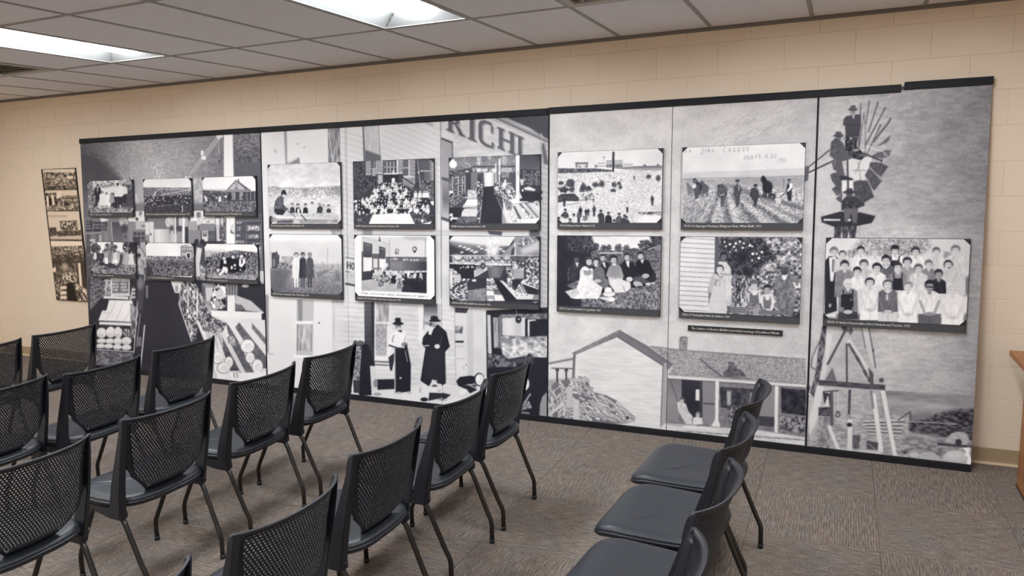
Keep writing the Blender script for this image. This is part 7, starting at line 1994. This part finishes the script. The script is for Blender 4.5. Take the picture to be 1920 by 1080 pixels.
for f in ((0, 1, 2, 3), (7, 6, 5, 4), (0, 4, 5, 1), (1, 5, 6, 2), (2, 6, 7, 3), (3, 7, 4, 0)):
    bm.faces.new([vs[i] for i in f])
bmesh.ops.recalc_face_normals(bm, faces=list(bm.faces))
bm_obj('board', bm, M_CORNER, p)
so = print_sheet('strip_print', c, p, sepia=True, mat=M_SEPIA)

def rebase(root, x, y, z):
    """put the Empty at the foot of its thing without moving the parts"""
    root.location = (x, y, z)
    for ch in root.children:
        ch.location = Vector(ch.location) - Vector((x, y, z))
for o in list(COL.objects):
    if o.parent is None and o.type == 'EMPTY' and o.name.split('.')[0] in ('photo_mural', 'mounted_photograph', 'credit_plate', 'photo_strip'):
        pts = [v.co for ch in o.children if ch.type == 'MESH' and not ch.data.name.startswith('print') for v in ch.data.vertices]
        xs_ = [p[0] for p in pts]
        zl = min(p[2] for p in pts)
        yl = [p[1] for p in pts if p[2] < zl + .01]
        rebase(o, (min(xs_) + max(xs_)) / 2, sum(yl) / len(yl), zl)
# ================================================================ WOODEN TABLE AT THE RIGHT EDGE
def wood_mat(name, stretch):
    m = new_mat(name, rgb(150, 92, 50), 0.38, 0, 0.5)
    N, L, B = nodes_of(m)
    tc = N.new('ShaderNodeTexCoord')
    mp = N.new('ShaderNodeMapping'); mp.inputs['Scale'].default_value = stretch
    L.new(tc.outputs['Object'], mp.inputs['Vector'])
    nz = N.new('ShaderNodeTexNoise'); nz.inputs['Scale'].default_value = 9; nz.inputs['Detail'].default_value = 5
    nz.inputs['Distortion'].default_value = 0.6
    L.new(mp.outputs['Vector'], nz.inputs['Vector'])
    r = N.new('ShaderNodeValToRGB')
    r.color_ramp.elements[0].position, r.color_ramp.elements[0].color = .32, rgb(120, 68, 34)
    r.color_ramp.elements[1].position, r.color_ramp.elements[1].color = .70, rgb(186, 124, 72)
    L.new(nz.outputs['Fac'], r.inputs['Fac']); L.new(r.outputs['Color'], B.inputs['Base Color'])
    return m
M_WOODX = wood_mat('oak_top', (1.0, 7.0, 7.0))
M_WOODZ = wood_mat('oak_panel', (7.0, 7.0, 1.0))
tb = tag(empty('wooden_table', (2.62, -0.55, 0)), 'brown wooden table cut off by the right edge of the photo', 'table')
def tpart(name, x0, x1, y0, y1, z0, z1, mat, bev=.004):
    o = box(name, x0 - 2.62, x1 - 2.62, y0 + .55, y1 + .55, z0, z1, mat, tb, bev)
    return o
tpart('table_top', 2.170, 3.45, -0.92, -0.170, 0.722, 0.752, M_WOODX)
for xa in (2.222, 3.36):
    tpart('side_panel', xa, xa + .036, -0.80, -0.330, 0.012, 0.722, M_WOODZ, .003)
    tpart('foot', xa - .004, xa + .040, -0.82, -0.325, 0.0, 0.014, new_mat('dark_foot', rgb(58, 42, 32), .6), .002)
tpart('apron', 2.258, 3.36, -0.36, -0.335, 0.60, 0.722, M_WOODX, .003)
bm = bmesh.new()                                    # curved brackets under the top
for ya in (-.40,):
    prof = [(0, 0), (.11, 0), (.09, -.012), (.05, -.04), (.02, -.085), (0, -.12)]
    A = [bm.verts.new((2.258 - 2.62 + a, ya + .55, .722 + b)) for a, b in prof]
    Bq = [bm.verts.new((2.258 - 2.62 + a, ya + .55 - .03, .722 + b)) for a, b in prof]
    bm.faces.new(A); bm.faces.new(Bq[::-1])
    for k in range(len(prof)):
        bm.faces.new((A[k], Bq[k], Bq[(k + 1) % len(prof)], A[(k + 1) % len(prof)]))
bmesh.ops.recalc_face_normals(bm, faces=list(bm.faces))
bm_obj('bracket', bm, M_WOODZ, tb)
